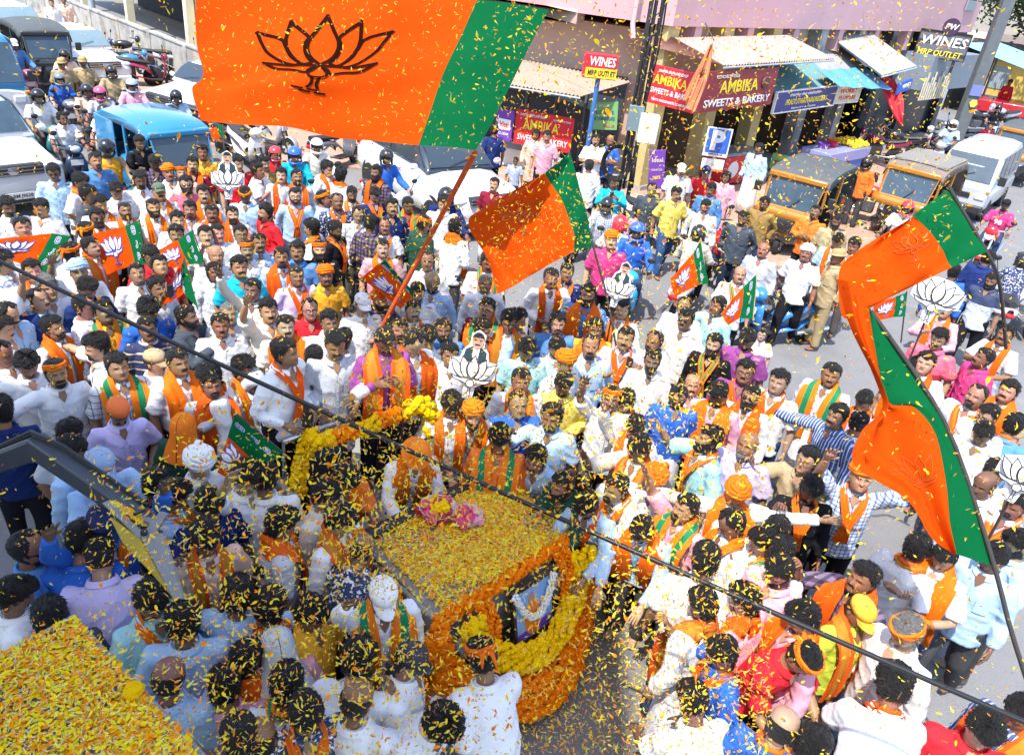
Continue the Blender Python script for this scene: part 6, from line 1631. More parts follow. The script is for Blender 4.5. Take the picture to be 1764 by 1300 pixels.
# flower stall, freezer, crates
fs = at(1428, 302); t = empty('flower_stall', (fs[0], fs[1], 0), math.atan2(aD[1], aD[0]), 'blue covered flower stall heaped with yellow marigolds beside the hairdresser', 'stall')
mb = MB(); mb.box((-1.3, -.45, 0), (1.3, .45, .85)); mb.build('table', SBLU, t, bevel=.02); mb = MB(); mb.box((-1.32, -.47, .55), (1.32, .47, .87)); mb.build('cloth', paint('stall_cloth', (.25, .28, .60), .8), t, bevel=.02)
r_ = np.random.default_rng(5); mb = MB()
for k in range(160): x, y = r_.uniform(.3, 1.25), r_.uniform(-.4, .4); mb.sph((x, y, .90 + .16 * r_.random() * (1 - abs(y) * 1.5)), .055, 6, 4)
tag(mb.build('marigold_heap', M('marigold_yellow', (.85, .58, .02), rough=.7, var=.3, scale=30), smooth=False), 'heap of yellow marigolds on the flower stall', 'flowers', kind='stuff'); bpy.data.objects['marigold_heap'].matrix_world = Matrix.Translation((fs[0], fs[1], 0)) @ Matrix.Rotation(math.atan2(aD[1], aD[0]), 4, 'Z')
for k, (x, m_, l) in enumerate(((-.2, SRED, 'red flower basket on the blue stall'), (-.75, SPUR, 'purple flower basket on the blue stall'), (.2, SORG, 'orange basket behind the yellow marigolds'))):
    q = Matrix.Rotation(math.atan2(aD[1], aD[0]), 3, 'Z') @ Vector((x, .1 + .2 * (k == 2), 0)); mb = MB(); mb.lathe([(.001, 0), (.13, 0), (.18, .14), (.16, .14), (.10, .10), (.001, .12)], 14); tag(mb.build('flower_basket', m_, loc=(fs[0] + q.x, fs[1] + q.y, .875), smooth=True), l, 'basket', 'baskets on the flower stall')
fz = at(1258, 322); t = empty('ice_cream_freezer', (fz[0], fz[1] + .4, 0), math.atan2(aD[1], aD[0]) - .1, 'red and white ice cream freezer in front of the sweet shop', 'freezer')
mb = MB(); mb.box((-.8, -.35, .1), (.8, .35, .85)); mb.build('cabinet', SRED, t, bevel=.03); mb = MB(); mb.box((-.82, -.37, .85), (.82, .37, .95)); mb.build('lid', M('lid_grey', (.2, .22, .24), rough=.3), t, bevel=.03)
for x in (-.4, .35): mb = MB(); mb.lathe([(.001, 0), (.22, 0), (.22, .01), (.001, .01)], 20, Matrix.Translation((x, -.353, .5)) @ Matrix.Rotation(PI / 2, 4, 'X')); mb.build('printed_disc', SWHT, t)
# ------------------------------------------------------------------ the garlanded open vehicle
Jf = np.array([.21, 4.54]); jr = heading(.742, -.67)
jt = empty('procession_vehicle', (0, 0, 0), jr, 'open vehicle with petal covered bonnet and orange marigold garlands', 'vehicle')
jc = Matrix.Rotation(jr, 3, 'Z') @ Vector((0, 1.9, 0)); jt.location = (Jf[0] + jc.x, Jf[1] + jc.y, 0)
OLIVE = M('dull_jeep_paint', (.30, .30, .27), rough=.5, var=.2, scale=3, dirt=((.2, .18, .15), 2, .55, .5)); f = -1.9
mb = MB(); mb.loft([[(x * w, y, z + .03 * (1 - x * x)) for x in np.linspace(-1, 1, 9)] for y, z, w in ((f + .02, 1.0, .70), (f + .1, 1.08, .74), (f + .5, 1.12, .76), (f + .98, 1.15, .78))], caps=False, closed=False); o = mb.build('bonnet', OLIVE, jt, smooth=True); so = o.modifiers.new('t', 'SOLIDIFY'); so.thickness = .04
for y in (f + .34, f + .47, f + .66): mb = MB(); mb.box((-.70, y, 1.135), (.70, y + .035, 1.165)); mb.build('bonnet_rib', OLIVE, jt, bevel=.01)
for y in (f + .41, f + .74): mb = MB(); mb.box((-.68, y, 1.12), (.68, y + .03, 1.14)); mb.build('bonnet_slot', PLAS, jt)
mb = MB(); mb.box((-.70, f, .42), (.70, f + .1, 1.02)); mb.build('front_panel', OLIVE, jt, bevel=.02)
for s in (-1, 1):
    mb = MB(); mb.box((s * .72 - .06, f + .02, .5), (s * .72 + .06, f + .98, 1.08)); mb.build('bonnet_side', OLIVE, jt, bevel=.02)
    mb = MB(); mb.loft([[(s * (.78 + x), y, z) for x in (0, .16)] for y, z in ((f - .1, .50), (f + .0, .78), (f + .3, .86), (f + .75, .80), (f + 1.0, .5))], caps=False, closed=False); o = mb.build('mudguard', OLIVE, jt); so = o.modifiers.new('t', 'SOLIDIFY'); so.thickness = .03
    wheel(jt, s * .78, f + .48, .36, .2, PSIL); wheel(jt, s * .78, f + 3.0, .36, .2, PSIL)
    mb = MB(); mb.box((s * .80 - .03, f + 1.9, .5), (s * .80 + .03, f + 3.8, 1.05)); mb.build('tub_side', OLIVE, jt, bevel=.02)
    mb = MB(); mb.lathe([(.001, 0), (.10, .0), (.09, .08)], 14, Matrix.Translation((s * .52, f - .02, .72)) @ Matrix.Rotation(PI / 2, 4, 'X')); mb.build('headlight', LAMP, jt, smooth=True)
mb = MB(); mb.box((-.78, f + 1.2, .5), (.78, f + 3.8, .62)); mb.build('floor', OLIVE, jt, bevel=.02)
mb = MB(); mb.box((-.8, f + .95, .8), (.8, f + 1.14, 1.12)); mb.build('dashboard', PLAS, jt, bevel=.04)
mb = MB(); mb.box((-.78, f + .93, 1.17), (.78, f + .99, 1.21)); mb.build('windscreen_bar', PLAS, jt, bevel=.01)
for s in (-1, 1): mb = MB(); mb.box((s * .4 - .25, f + 1.75, .6), (s * .4 + .25, f + 2.1, .85)); mb.box((s * .4 - .25, f + 2.05, .8), (s * .4 + .25, f + 2.15, 1.25)); mb.build('seat', SEATM, jt, bevel=.04)
mb = MB(); mb.tube([(.4 + .17 * math.cos(a), f + 1.55 + .06 * math.sin(a), 1.16 + .16 * math.sin(a)) for a in np.linspace(0, 2 * PI, 21)], .015, 6); mb.build('steering_wheel', PLAS, jt)
mb = MB(); mb.tube([(-.76, f + 2.15, 1.0), (-.76, f + 2.15, 1.45), (.76, f + 2.15, 1.45), (.76, f + 2.15, 1.0)], .03, 8); mb.build('grab_rail', CHR, jt, smooth=True)
mb = MB(); mb.box((-.85, f - .12, .36), (.85, f + .05, .52)); mb.build('bumper', PLAS, jt, bevel=.03)
mb = MB(); mb.box((.12, f + .16, 1.105), (.46, f + .24, 1.135)); mb.build('white_strip', SWHT, jt, bevel=.01)
JM = Matrix.Translation(jt.location) @ Matrix.Rotation(jr, 4, 'Z')
MARO = M('marigold_orange', (.98, .22, .003), rough=.85, spec=.05, var=.30, scale=40, trans=.0, bump=.5, bscale=90); MARY = M('marigold_gold', (.98, .58, .003), rough=.85, spec=.05, var=.25, scale=40, trans=.0, bump=.5, bscale=90)
WHF = M('jasmine_white', (.78, .78, .72), rough=.8, var=.2, scale=60); ROSE = M('rose_pink', (.75, .05, .14), rough=.7, var=.4, scale=30); ROSR = M('rose_red', (.45, .015, .03), rough=.7, var=.4, scale=30)
def flower_mesh(seed, n=9, k=5):
    r = np.random.default_rng(seed); mb = MB()
    mb.loft([[((1 + .28 * (j % 2) * (1 if i % 2 else -1) * .6 + .1 * r.normal()) * math.sin(t) * math.cos(a), (1 + .28 * (j % 2) * (1 if i % 2 else -1) * .6 + .1 * r.normal()) * math.sin(t) * math.sin(a), .75 * math.cos(t)) for j, a in enumerate(np.linspace(0, 2 * PI, n, endpoint=False) + .3 * i)] for i, t in enumerate(np.linspace(PI - .25, .25, k))])
    return mb
FLW = [flower_mesh(k) for k in range(4)]
def garland(name, label, pts, r, mat, step=.55, mat2=None, cat='garland', group='garlands on the open vehicle', layers=4):
    pts = [np.array(p, float) for p in pts]; seg = [np.linalg.norm(pts[i + 1] - pts[i]) for i in range(len(pts) - 1)]; tot = sum(seg); cum = np.concatenate([[0], np.cumsum(seg)]); mb = MB(); rr = np.random.default_rng(hash_s(label)); s = 0; k = 0
    arr = np.array(pts)
    while s < tot:
        p = np.array([np.interp(s, cum, arr[:, j]) for j in range(3)]); q = np.array([np.interp(min(s + .02, tot), cum, arr[:, j]) for j in range(3)]); d = q - p; d = d / (np.linalg.norm(d) + 1e-9) if np.linalg.norm(d) > 1e-6 else np.array([0, 0, 1.])
        x = np.cross(d, (.3, .5, .8)); x /= np.linalg.norm(x); y = np.cross(d, x)
        for j in range(layers):
            a = j * 2 * PI / layers + k * 1.1; c = p + (x * math.cos(a) + y * math.sin(a)) * r * rr.uniform(.5, .72); fl = FLW[int(rr.integers(4))]; Rm = np.array(Matrix.Rotation(rr.uniform(0, 6), 3, Vector(rr.normal(size=3)))); sc = r * .50 * rr.uniform(.7, 1.25)
            mb.mi = 1 if (mat2 is not None and (k // 5) % 2) else 0
            mb.add([tuple(c + Rm @ np.array(v) * sc) for v in fl.v], fl.f)
        s += r * step; k += 1
    o = mb.build(name, [mat] + ([mat2] if mat2 is not None else [])); return tag(o, label, cat, group, None)
def J(x, y, z): return tuple(JM @ Vector((x, f + y, z)))
def drape(x0, x1, ztop, zlow, y, bul, n=18, p=2.0): return [J(x0 + (x1 - x0) * u, y - bul * math.sin(u * PI), ztop - (ztop - zlow) * math.sin(u * PI) ** (1 / p)) for u in np.linspace(0, 1, n)]
garland('marigold_garland', 'outermost orange garland, lowest loop round the vehicle front', drape(-.92, .92, 1.06, .16, -.10, .46, 34, 2.6), .085, MARO)
garland('marigold_garland', 'second orange garland just inside the lowest loop', drape(-.90, .90, 1.10, .28, -.10, .44, 34, 2.6), .08, MARO)
garland('marigold_garland', 'third orange garland above the two lowest loops', drape(-.84, .84, 1.12, .40, -.08, .40, 32, 2.6), .075, MARO)
garland('marigold_garland', 'wide golden yellow garland looping under the framed picture', drape(-.66, .66, 1.12, .56, -.20, .22, 28, 2.4), .075, MARY)
garland('marigold_garland', 'inner golden yellow garland loop beside the wide yellow one', drape(-.56, .56, 1.10, .66, -.18, .20, 26, 2.4), .062, MARY)
for k, (x, zz, l) in enumerate(((-.46, .42, 'orange flower string hanging left of the framed picture'), (-.38, .48, 'second orange flower string left of the picture'), (.40, .45, 'orange flower string hanging right of the framed picture'), (.49, .55, 'thin orange flower string at the right of the picture'))):
    garland('marigold_garland', l, [J(x, -.08, 1.12), J(x * 1.02, -.2, 1.0), J(x * .98, -.24, .7), J(x * .8, -.26, zz)], .042, MARO, layers=3)
garland('marigold_garland', 'orange garland along the front edge of the bonnet', [J(x, .0, 1.10) for x in np.linspace(-.78, .78, 12)], .06, MARO)
garland('marigold_garland', 'orange garland down the right side of the vehicle front', [J(.86, .9, 1.08), J(.92, .4, 1.05), J(.93, .0, .9), J(.95, -.12, .5)], .07, MARO); garland('marigold_garland', 'orange garland down the left side of the vehicle front', [J(-.86, .5, 1.05), J(-.92, .2, 1.0), J(-.95, -.02, .7), J(-.9, -.1, .4)], .07, MARO)
# framed picture with its jasmine string, leaning on the front panel
pf = empty('framed_picture', (0, 0, 0), 0, 'dark framed picture with a white jasmine string on the vehicle front', 'picture'); pf.matrix_world = JM @ Matrix.Translation((.04, f - .20, .86)) @ Matrix.Rotation(rad(-14), 4, 'X') @ Matrix.Scale(.80, 4)
mb = MB(); mb.box((-.27, -.0, -.30), (.27, .03, .30)); mb.build('backing', PLAS, pf)
for a, b in (((-.29, -.025, -.32), (.29, .0, -.28)), ((-.29, -.025, .28), (.29, 0, .32)), ((-.29, -.025, -.28), (-.255, 0, .28)), ((.255, -.025, -.28), (.29, 0, .28))): mb = MB(); mb.box(a, b); mb.build('frame_bar', M('dark_wood', (.05, .025, .015), rough=.4, var=.2), pf)
mb = MB(); mb.box((-.255, -.008, -.28), (.255, -.001, .28)); im = mb.build('print', PM('print_sky', (.20, .38, .65)), pf)
mb = MB(); mb.prism([(.12 * math.cos(a) - .02, .20 * math.sin(a) - .08) for a in np.linspace(0, 2 * PI, 18, endpoint=False)], .009, .011, Matrix.Rotation(PI / 2, 4, 'X')); mb.build('robe', SORG, im); mb = MB(); mb.prism([(.05 * math.cos(a) - .02, .06 * math.sin(a) + .14) for a in np.linspace(0, 2 * PI, 14, endpoint=False)], .009, .012, Matrix.Rotation(PI / 2, 4, 'X')); mb.build('face', PM('print_skin', (.45, .24, .14)), im)
mb = MB(); mb.prism([(-.25, -.27), (.25, -.27), (.25, -.16), (-.25, -.20)], .009, .0105, Matrix.Rotation(PI / 2, 4, 'X')); mb.build('ground_strip', SPUR, im)
pm = pf.matrix_world.copy(); garland('jasmine_string', 'white jasmine string hung across the framed picture', [tuple(pm @ Vector((-.27 + .54 * u, -.05, .30 - .36 * math.sin(u * PI) ** .8))) for u in np.linspace(0, 1, 14)], .03, WHF, cat='garland', group=None)
for x, y, z, l in ((-.12, -.35, .50, 'brass lamp at the left under the framed picture'), (.30, -.34, .56, 'brass lamp at the right under the framed picture')):
    mb = MB(); mb.lathe([(.001, 0), (.05, .01), (.085, .06), (.07, .11), (.05, .12), (.001, .125)], 18); o = mb.build('brass_lamp', M('brass', (.70, .42, .06), rough=.22, metal=.8), smooth=True); o.location = J(x, y, z); tag(o, l, 'lamp', 'brass lamps on the vehicle')
def bouquet(label, c, R, mats, n, seed):
    r = np.random.default_rng(seed); t = empty('bouquet', c, 0, label, 'bouquet'); per = {}
    for k in range(n):
        d = r.normal(size=3); d[2] = abs(d[2]); d /= np.linalg.norm(d); p = d * R * np.array([1, .8, .55]) * r.uniform(.5, 1); m_ = mats[int(r.integers(len(mats)))]; mb = MB(); fl = FLW[k % 4]; s = R * .33 * r.uniform(.8, 1.2); Rm = np.array(Matrix.Rotation(r.uniform(0, 6), 3, Vector(r.normal(size=3)))); mb.add([tuple(p + Rm @ np.array(v) * s) for v in fl.v], fl.f); mb.build('flower', m_, t)
    mb = MB(); mb.lathe([(.001, -.10), (R * .35, -.06), (R * .75, .0), (R * .95, .06), (R * .7, .02), (.001, -.04)], 14); mb.build('wrapper', M('tissue_wrap', (.72, .62, .72), rough=.5, trans=.3), t, smooth=True)
bouquet('pink and red flower bouquet lying in the middle of the bonnet', J(-.12, .82, 1.24), .17, [ROSE, ROSR, MARY], 20, 1); bouquet('white wrapped bouquet of pink roses nearer the front of the bonnet', J(.03, .62, 1.22), .14, [ROSE, M('rose_pale', (.75, .3, .4), rough=.7)], 16, 2); bouquet('small pink bouquet at the right side of the bonnet', J(.55, .85, 1.22), .09, [ROSE], 10, 3)
# the great golden garland held by the people standing in the vehicle
zg = 1.62
def lp_(px, py, z): return at(px, py, z)
garland('marigold_garland', 'thick yellow garland hanging from the hand of the man in white', [at(512, 850, 1.0), at(518, 800, 1.25), at(528, 760, 1.48), at(545, 748, 1.55)], .078, MARY, group='garland held by the leaders')
garland('marigold_garland', 'thick orange garland held in front of the man in the long cream shirt', [at(540, 765, 1.52), at(580, 752, 1.55), at(620, 740, 1.58), at(660, 722, 1.6), at(690, 712, 1.62)], .075, MARY, mat2=MARO, group='garland held by the leaders')
garland('marigold_garland', 'bunched yellow garland below the man in purple', [at(700, 705, 1.6), at(730, 695, 1.62), at(745, 712, 1.5), at(738, 750, 1.25)], .085, MARY, group='garland held by the leaders')
# ------------------------------------------------------------------ loader roof heaped with petals and the digging arm
STEEL = M('dark_grey_steel', (.05, .055, .065), rough=.45, var=.25, scale=6, dirt=((.2, .16, .12), 3, .62, .4)); STEELG = M('mid_grey_steel', (.22, .225, .235), rough=.5, var=.2, scale=6)
zr = 2.35
q = [at(124, 1066, zr), at(360, 1318, zr)]; e1 = q[1] - q[0]; e1 /= np.linalg.norm(e1); e2 = at(-5, 1116, zr) - q[0]; e2 = e2 - e1 * (e2 @ e1); e2 /= np.linalg.norm(e2)
lt = empty('loader', (0, 0, 0), 0, 'loading machine whose flat roof is covered in petals at the lower left', 'loader'); lt.matrix_world = Matrix(((e1[0], e2[0], 0, q[0][0]), (e1[1], e2[1], 0, q[0][1]), (0, 0, 1, 0), (0, 0, 0, 1)))
sg = 1 if np.cross(e1, e2)[2] > 0 else -1
mb = MB(); mb.box((0, 0, zr - .12), (2.2, 1.9, zr)); mb.build('roof', STEELG, lt, bevel=.03)
mb = MB(); mb.box((-.02, -.02, zr - .02), (2.22, .015, zr + .012)); mb.box((-.02, .015, zr - .02), (.015, 1.9, zr + .012)); mb.build('roof_lip', STEELG, lt, bevel=.008)
for x in (.1, 2.1):
    for y in (.12, 1.8): mb = MB(); mb.box((x - .04, y - .04, .6), (x + .04, y + .04, zr - .12)); mb.build('post', STEEL, lt)
mb = MB(); mb.box((.0, .1, .35), (2.2, 1.8, 1.0)); mb.build('machine_body', paint('loader_yellow', (.70, .42, .02)), lt, bevel=.05)
mb = MB(); mb.box((1.0, .5, 1.0), (1.5, 1.3, 1.15)); mb.build('seat', SEATM, lt, bevel=.04)
for x in (.35, 1.8):
    for y in (.05, 1.85): mb = MB(); mb.lathe([(.2, -.14), (.42, -.14), (.45, -.08), (.45, .08), (.42, .14), (.2, .14)], 20, Matrix.Translation((x, y, .45)) @ Matrix.Rotation(PI / 2, 4, 'X')); mb.build('wheel', RUB, lt, smooth=True)
LROOF = lt.matrix_world.copy()
at_ = empty('digger_arm', (0, 0, 0), 0, 'black digging arm with a bucket reaching over the crowd at the left', 'excavator')
A0 = deep(-40, 808, 5.6); A0b = deep(-330, 800, 5.2); A1_ = deep(68, 770, 5.3); A2_ = deep(258, 902, 4.9)
def beam(a, b, w0, w1, h0, h1, mat, name, up=(0, 0, 1)):
    a, b = np.array(a), np.array(b); d = (b - a) / np.linalg.norm(b - a); x = np.cross(d, up); x /= np.linalg.norm(x); y = np.cross(x, d); mb = MB()
    mb.loft([[tuple(p + x * sx * w / 2 + y * sy * h / 2) for sx, sy in ((-1, -1), (1, -1), (1, 1), (-1, 1))] for p, w, h in ((a, w0, h0), (b, w1, h1))]); return mb.build(name, mat, at_, bevel=.012)
beam(A0b, A0, .12, .12, .16, .16, STEEL, 'boom'); beam(A0, A1_, .12, .11, .13, .15, STEEL, 'boom_tip'); beam(A1_ + (A1_ - A2_) * .03, A2_, .13, .11, .17, .12, STEEL, 'stick')
for k, o_ in enumerate((.095, .115)):
    mb = MB(); dd = (A2_ - A1_); mb.tube([A0 + np.array([0, 0, .10]), A1_ + np.array([-.03, 0, o_ + .01]), A1_ + dd * .2 + np.array([.04, .02, o_]), A1_ + dd * .6 + np.array([.05, .03, o_ - .03]), A2_ - dd * .1 + np.array([.04 + .02 * k, .03, .07])], .014, 6); mb.build('hose', CABLE, at_, smooth=True)
B0, B1, B2, B3 = deep(178, 862, 4.85), deep(262, 905, 4.75), deep(305, 1030, 4.55), deep(232, 985, 4.6)
def plate3(name, pts, th, mat, par):
    pts = [np.array(p) for p in pts]; n = np.cross(pts[1] - pts[0], pts[2] - pts[0]); n /= np.linalg.norm(n); k = len(pts); mb = MB(); mb.add([tuple(p + n * th) for p in pts] + [tuple(p - n * th) for p in pts], [tuple(range(k)), tuple(range(2 * k - 1, k - 1, -1))] + [(i, k + i, k + (i + 1) % k, (i + 1) % k) for i in range(k)]); return mb.build(name, mat, par, bevel=.006)
bk = deep(240, 930, 4.95)
YW2 = M('worn_yellow', (.50, .36, .03), rough=.6, var=.35, scale=7, dirt=((.16, .11, .04), 5, .5, .6))
plate3('bucket_side', [deep(245, 925, 4.7), deep(282, 918, 4.68), deep(318, 1032, 4.5), deep(300, 1030, 4.5)], .02, STEELG, at_)
plate3('bucket_shell', [deep(192, 890, 4.85), deep(245, 928, 4.72), deep(302, 1030, 4.52), deep(262, 985, 4.62), deep(215, 935, 4.8)], .02, YW2, at_)
plate3('bucket_rim', [deep(178, 868, 4.9), deep(192, 862, 4.9), deep(250, 918, 4.72), deep(243, 930, 4.72)], .02, STEELG, at_)
plate3('bucket_back', [deep(180, 858, 5.05), deep(262, 890, 4.95), deep(282, 918, 4.72), deep(192, 866, 4.92)], .015, STEELG, at_)
plate3('bucket_link', [deep(250, 915, 4.7), deep(278, 880, 4.72), deep(290, 885, 4.72), deep(262, 930, 4.68)], .025, STEELG, at_)
mb = MB(); mb.sph(tuple(deep(248, 917, 4.64)), .022, 10, 7); mb.build('pivot_pin', RUB, at_); mb = MB(); mb.tube([deep(225, 905, 4.8), deep(232, 885, 4.75), deep(250, 878, 4.72), deep(262, 885, 4.72)], .012, 6); mb.build('hose', CABLE, at_, smooth=True)
# ------------------------------------------------------------------ flags, cut-outs, banners
FOR = M('flag_orange', (.62, .066, .002), rough=.8, var=.08, scale=3, trans=.25, bump=.12, bscale=14, spec=.06); FGR = M('flag_green', (.002, .115, .035), rough=.8, var=.10, scale=3, trans=.25, bump=.12, bscale=14, spec=.06)
FRE = M('flag_red', (.62, .03, .05), rough=.6, var=.1, trans=.25); FPA = M('flag_pale_orange', (.62, .22, .10), rough=.6, var=.1, trans=.3)
INKB = M('ink_black', (.02, .006, .004), rough=.95, spec=.02); INKN = M('ink_navy', (.05, .045, .28), rough=.7); INKW = M('ink_white', (.80, .78, .82), rough=.7, trans=.15); PINKI = M('ink_pale', (.78, .62, .68), rough=.7)
POLEO = M('orange_cloth_pole', (.60, .08, .01), rough=.7, var=.2); POLEK = M('dark_pole', (.04, .035, .03), rough=.5, var=.2); POLEW = M('bamboo', (.45, .33, .16), rough=.7, var=.25, scale=12)
def cr(pts, n=24):
    p = np.array(pts, float); k = len(p)
    if k == 2: return np.array([p[0] * (1 - u) + p[1] * u for u in np.linspace(0, 1, n)])
    out = []
    for u in np.linspace(0, k - 1, n):
        i = min(int(u), k - 2); t = u - i; a, b, c, d = p[max(i - 1, 0)], p[i], p[i + 1], p[min(i + 2, k - 1)]
        out.append(.5 * ((2 * b) + (-a + c) * t + (2 * a - 5 * b + 4 * c - d) * t * t + (-a + 3 * b - 3 * c + d) * t ** 3))
    return np.array(out)
PETALS = {'mid': [(0, .05), (.17, .25), (.23, .55), (.10, .86), (0, 1.04), (0, 1.04), (-.10, .86), (-.23, .55), (-.17, .25), (0, .05)],
 'in': [(.13, .10), (.24, .30), (.26, .55), (.22, .68), (.38, .84), (.50, .93), (.50, .93), (.54, .55), (.44, .25), (.28, .05), (.13, .10)],
 'out': [(.30, .06), (.46, .24), (.55, .50), (.62, .64), (.96, .80), (.96, .80), (.88, .55), (.80, .35), (.60, .12), (.40, .02), (.30, .06)],
 'leaf': [(.05, .02), (.30, .02), (.50, .0), (.86, .10), (.86, .10), (.66, -.10), (.40, -.14), (.18, -.20), (.05, -.02)],
 'base': [(0, -.0), (.16, -.12), (.12, -.30), (0, -.34), (-.12, -.30), (-.16, -.12), (0, 0)]}
STROKES = [[(-.06, -.34), (-.03, -.55), (-.08, -.70)], [(.06, -.34), (.05, -.55), (.10, -.70)]] + [[(-.30 + .12 * k, -.74 - .07 * (k % 2)), (-.12 + .12 * k, -.74 - .07 * (k % 2))] for k in range(4)]
def lotus(S, parent, cx, cy, su, sv, ink, fill=None, w=.022, both=True, n=9, flip=1, out=.004, layer=.0035):
    """S(u,v) -> point, normal.  Draws the lotus emblem as thin printed pieces lying on the cloth."""
    shapes = [('out', 1), ('out', -1), ('in', 1), ('in', -1), ('leaf', 1), ('leaf', -1), ('mid', 1), ('base', 1)]
    mf, ms = MB(), MB()
    for k, (nm, s) in enumerate(shapes):
        q = cr([(x * s, y) for x, y in PETALS[nm]], 26)
        for side in ((1, -1) if both else (1,)):
            lay = out + layer * .35 * k
            if fill is not None:
                P = []
                for x, y in q[:-1]:
                    p, nn = S(cx + flip * x * su, cy + y * sv); P.append(tuple(p + nn * side * lay))
                c0 = q[:-1].mean(0); p, nn = S(cx + flip * c0[0] * su, cy + c0[1] * sv); b = len(P); mf.add(P + [tuple(p + nn * side * lay)], [(i, (i + 1) % b, b) for i in range(b)])
            stroke(S, ms, q, cx, cy, su, sv, w, side, lay + layer * .5, flip)
    for st in STROKES:
        for side in ((1, -1) if both else (1,)): stroke(S, ms, cr(st, 6), cx, cy, su, sv, w, side, out + layer, flip)
    if fill is not None: mf.build('emblem_fill', fill, parent)
    ms.build('emblem', ink, parent)
def stroke(S, mb, q, cx, cy, su, sv, w, side, lay, flip=1):
    a, b = [], []
    for i, (x, y) in enumerate(q):
        d = q[min(i + 1, len(q) - 1)] - q[max(i - 1, 0)]; d = d / (np.linalg.norm(d) + 1e-9); nx = np.array([-d[1], d[0]]) * w
        for L, sg in ((a, 1), (b, -1)):
            p, nn = S(cx + flip * (x + sg * nx[0]) * su, cy + (y + sg * nx[1]) * sv); L.append(tuple(p + nn * side * lay))
    mb.loft([a, b], caps=False, closed=False)
GLYPH = {'B': [[(-.3, -.5), (-.3, .5), (.15, .5), (.28, .3), (.15, .04), (-.3, .03)], [(.1, .03), (.32, -.15), (.28, -.4), (.1, -.5), (-.3, -.5)]], 'J': [[(.2, .5), (.2, -.25), (.05, -.48), (-.15, -.48), (-.28, -.3)]], 'P': [[(-.25, -.5), (-.25, .5), (.12, .5), (.3, .3), (.12, .02), (-.25, .0)]]}
def flag(name, label, Lp, Mp, Rp, dep, pole=None, amp=.035, waves=2.3, seed=0, emb=None, letters=None, polem=None, mo=None, mg=None, group=None, pr=.016, deppole=None, n=34, cat='flag', hem=True):
    """Three edges given by sight lines: free edge L, seam M between the two colours, pole edge R, each from its top to its bottom."""
    d0 = dep if isinstance(dep, tuple) else (dep, dep, dep)      # depth along free edge, seam, pole
    def edge(px, d):
        q = cr(px, n); dd = np.interp(np.linspace(0, 1, n), np.linspace(0, 1, len(d)), d) if hasattr(d, '__len__') else np.full(n, d); return np.array([deep(x, y, t) for (x, y), t in zip(q, dd)])
    E = [edge(Lp, d0[0]), edge(Mp, d0[1]), edge(Rp, d0[2])]; ctr = sum(e.mean(0) for e in E) / 3; t = empty(name, tuple(ctr), 0, label, cat, group)
    E = [e - ctr for e in E]; base_n = np.cross(E[1][n // 2] - E[0][n // 2], E[0][-1] - E[0][0]); base_n /= np.linalg.norm(base_n) + 1e-9
    lens = [np.linalg.norm(E[1][n // 2] - E[0][n // 2]), np.linalg.norm(E[2][n // 2] - E[1][n // 2])]; r = np.random.default_rng(seed); ph = r.uniform(0, 6, 6); seam = lens[0] / (sum(lens) + 1e-9)
    def raw(u, v):         # u 0..seam..1
        i = min(max(v, 0), 1) * (n - 1); k = min(int(i), n - 2); f_ = i - k; e = [a[k] * (1 - f_) + a[k + 1] * f_ for a in E]
        p = e[0] + (e[1] - e[0]) * (u / seam) if u < seam else e[1] + (e[2] - e[1]) * ((u - seam) / (1 - seam))
        fade = .25 + .75 * (1 - u) if hem else 1
        h = amp * fade * (math.sin(waves * 2 * PI * u + ph[0] + 1.6 * v) + .55 * math.sin(waves * 1.9 * 2 * PI * u + ph[1] - 2.5 * v) + .40 * math.sin(7 * v + ph[2] + 5 * u) + .22 * math.sin(17 * v + 9 * u + ph[3]) + .16 * math.sin(26 * u - 11 * v + ph[4]))
        return p + base_n * h
    def S(u, v):
        p = raw(u, v); a = raw(min(u + .01, 1), v) - raw(max(u - .01, 0), v); b = raw(u, min(v + .01, 1)) - raw(u, max(v - .01, 0)); nn = np.cross(a, b); return p, nn / (np.linalg.norm(nn) + 1e-9)
    nu = 40
    for nm, u0, u1, m_ in (('orange_panel', 0, seam, mo or FOR), ('green_band', seam, 1, mg or FGR)):
        if u1 - u0 < 1e-3: continue
        k = max(6, int(nu * (u1 - u0))); mb = MB(); mb.loft([[tuple(raw(u, v)) for u in np.linspace(u0, u1, k + 1)] for v in np.linspace(0, 1, n)], caps=False, closed=False); mb.build(nm if cat == 'flag' else 'cloth', m_, t, smooth=True)
    if emb: lotus(S, t, *emb[:4], *emb[4:])
    if letters:
        txt, (u, v0, v1), su, sv, ink, w = letters
        for k, ch in enumerate(txt):
            v = v0 + (v1 - v0) * k / max(1, len(txt) - 1); mo_, mi_ = MB(), MB()
            for g in GLYPH[ch]:
                for side in (1, -1): stroke(S, mo_, cr(g, 16), u, v, su * .9, sv * .9, w * 1.9, side, .004); stroke(S, mi_, cr(g, 16), u, v, su * .9, sv * .9, w, side, .0055)
            l = mo_.build('letter', INKW, t); mi_.build('letter_face', ink, l)
    if pole:
        pts = [np.array(deep(x, y, d)) - ctr for x, y, d in pole]; mb = MB(); mb.tube(cr(pts, 14), pr, 10); mb.build('pole', polem or POLEK, t, smooth=True)
    return t, S, ctr
BIGE = ( .37, .47, .20, -.29, INKB, None, .026)
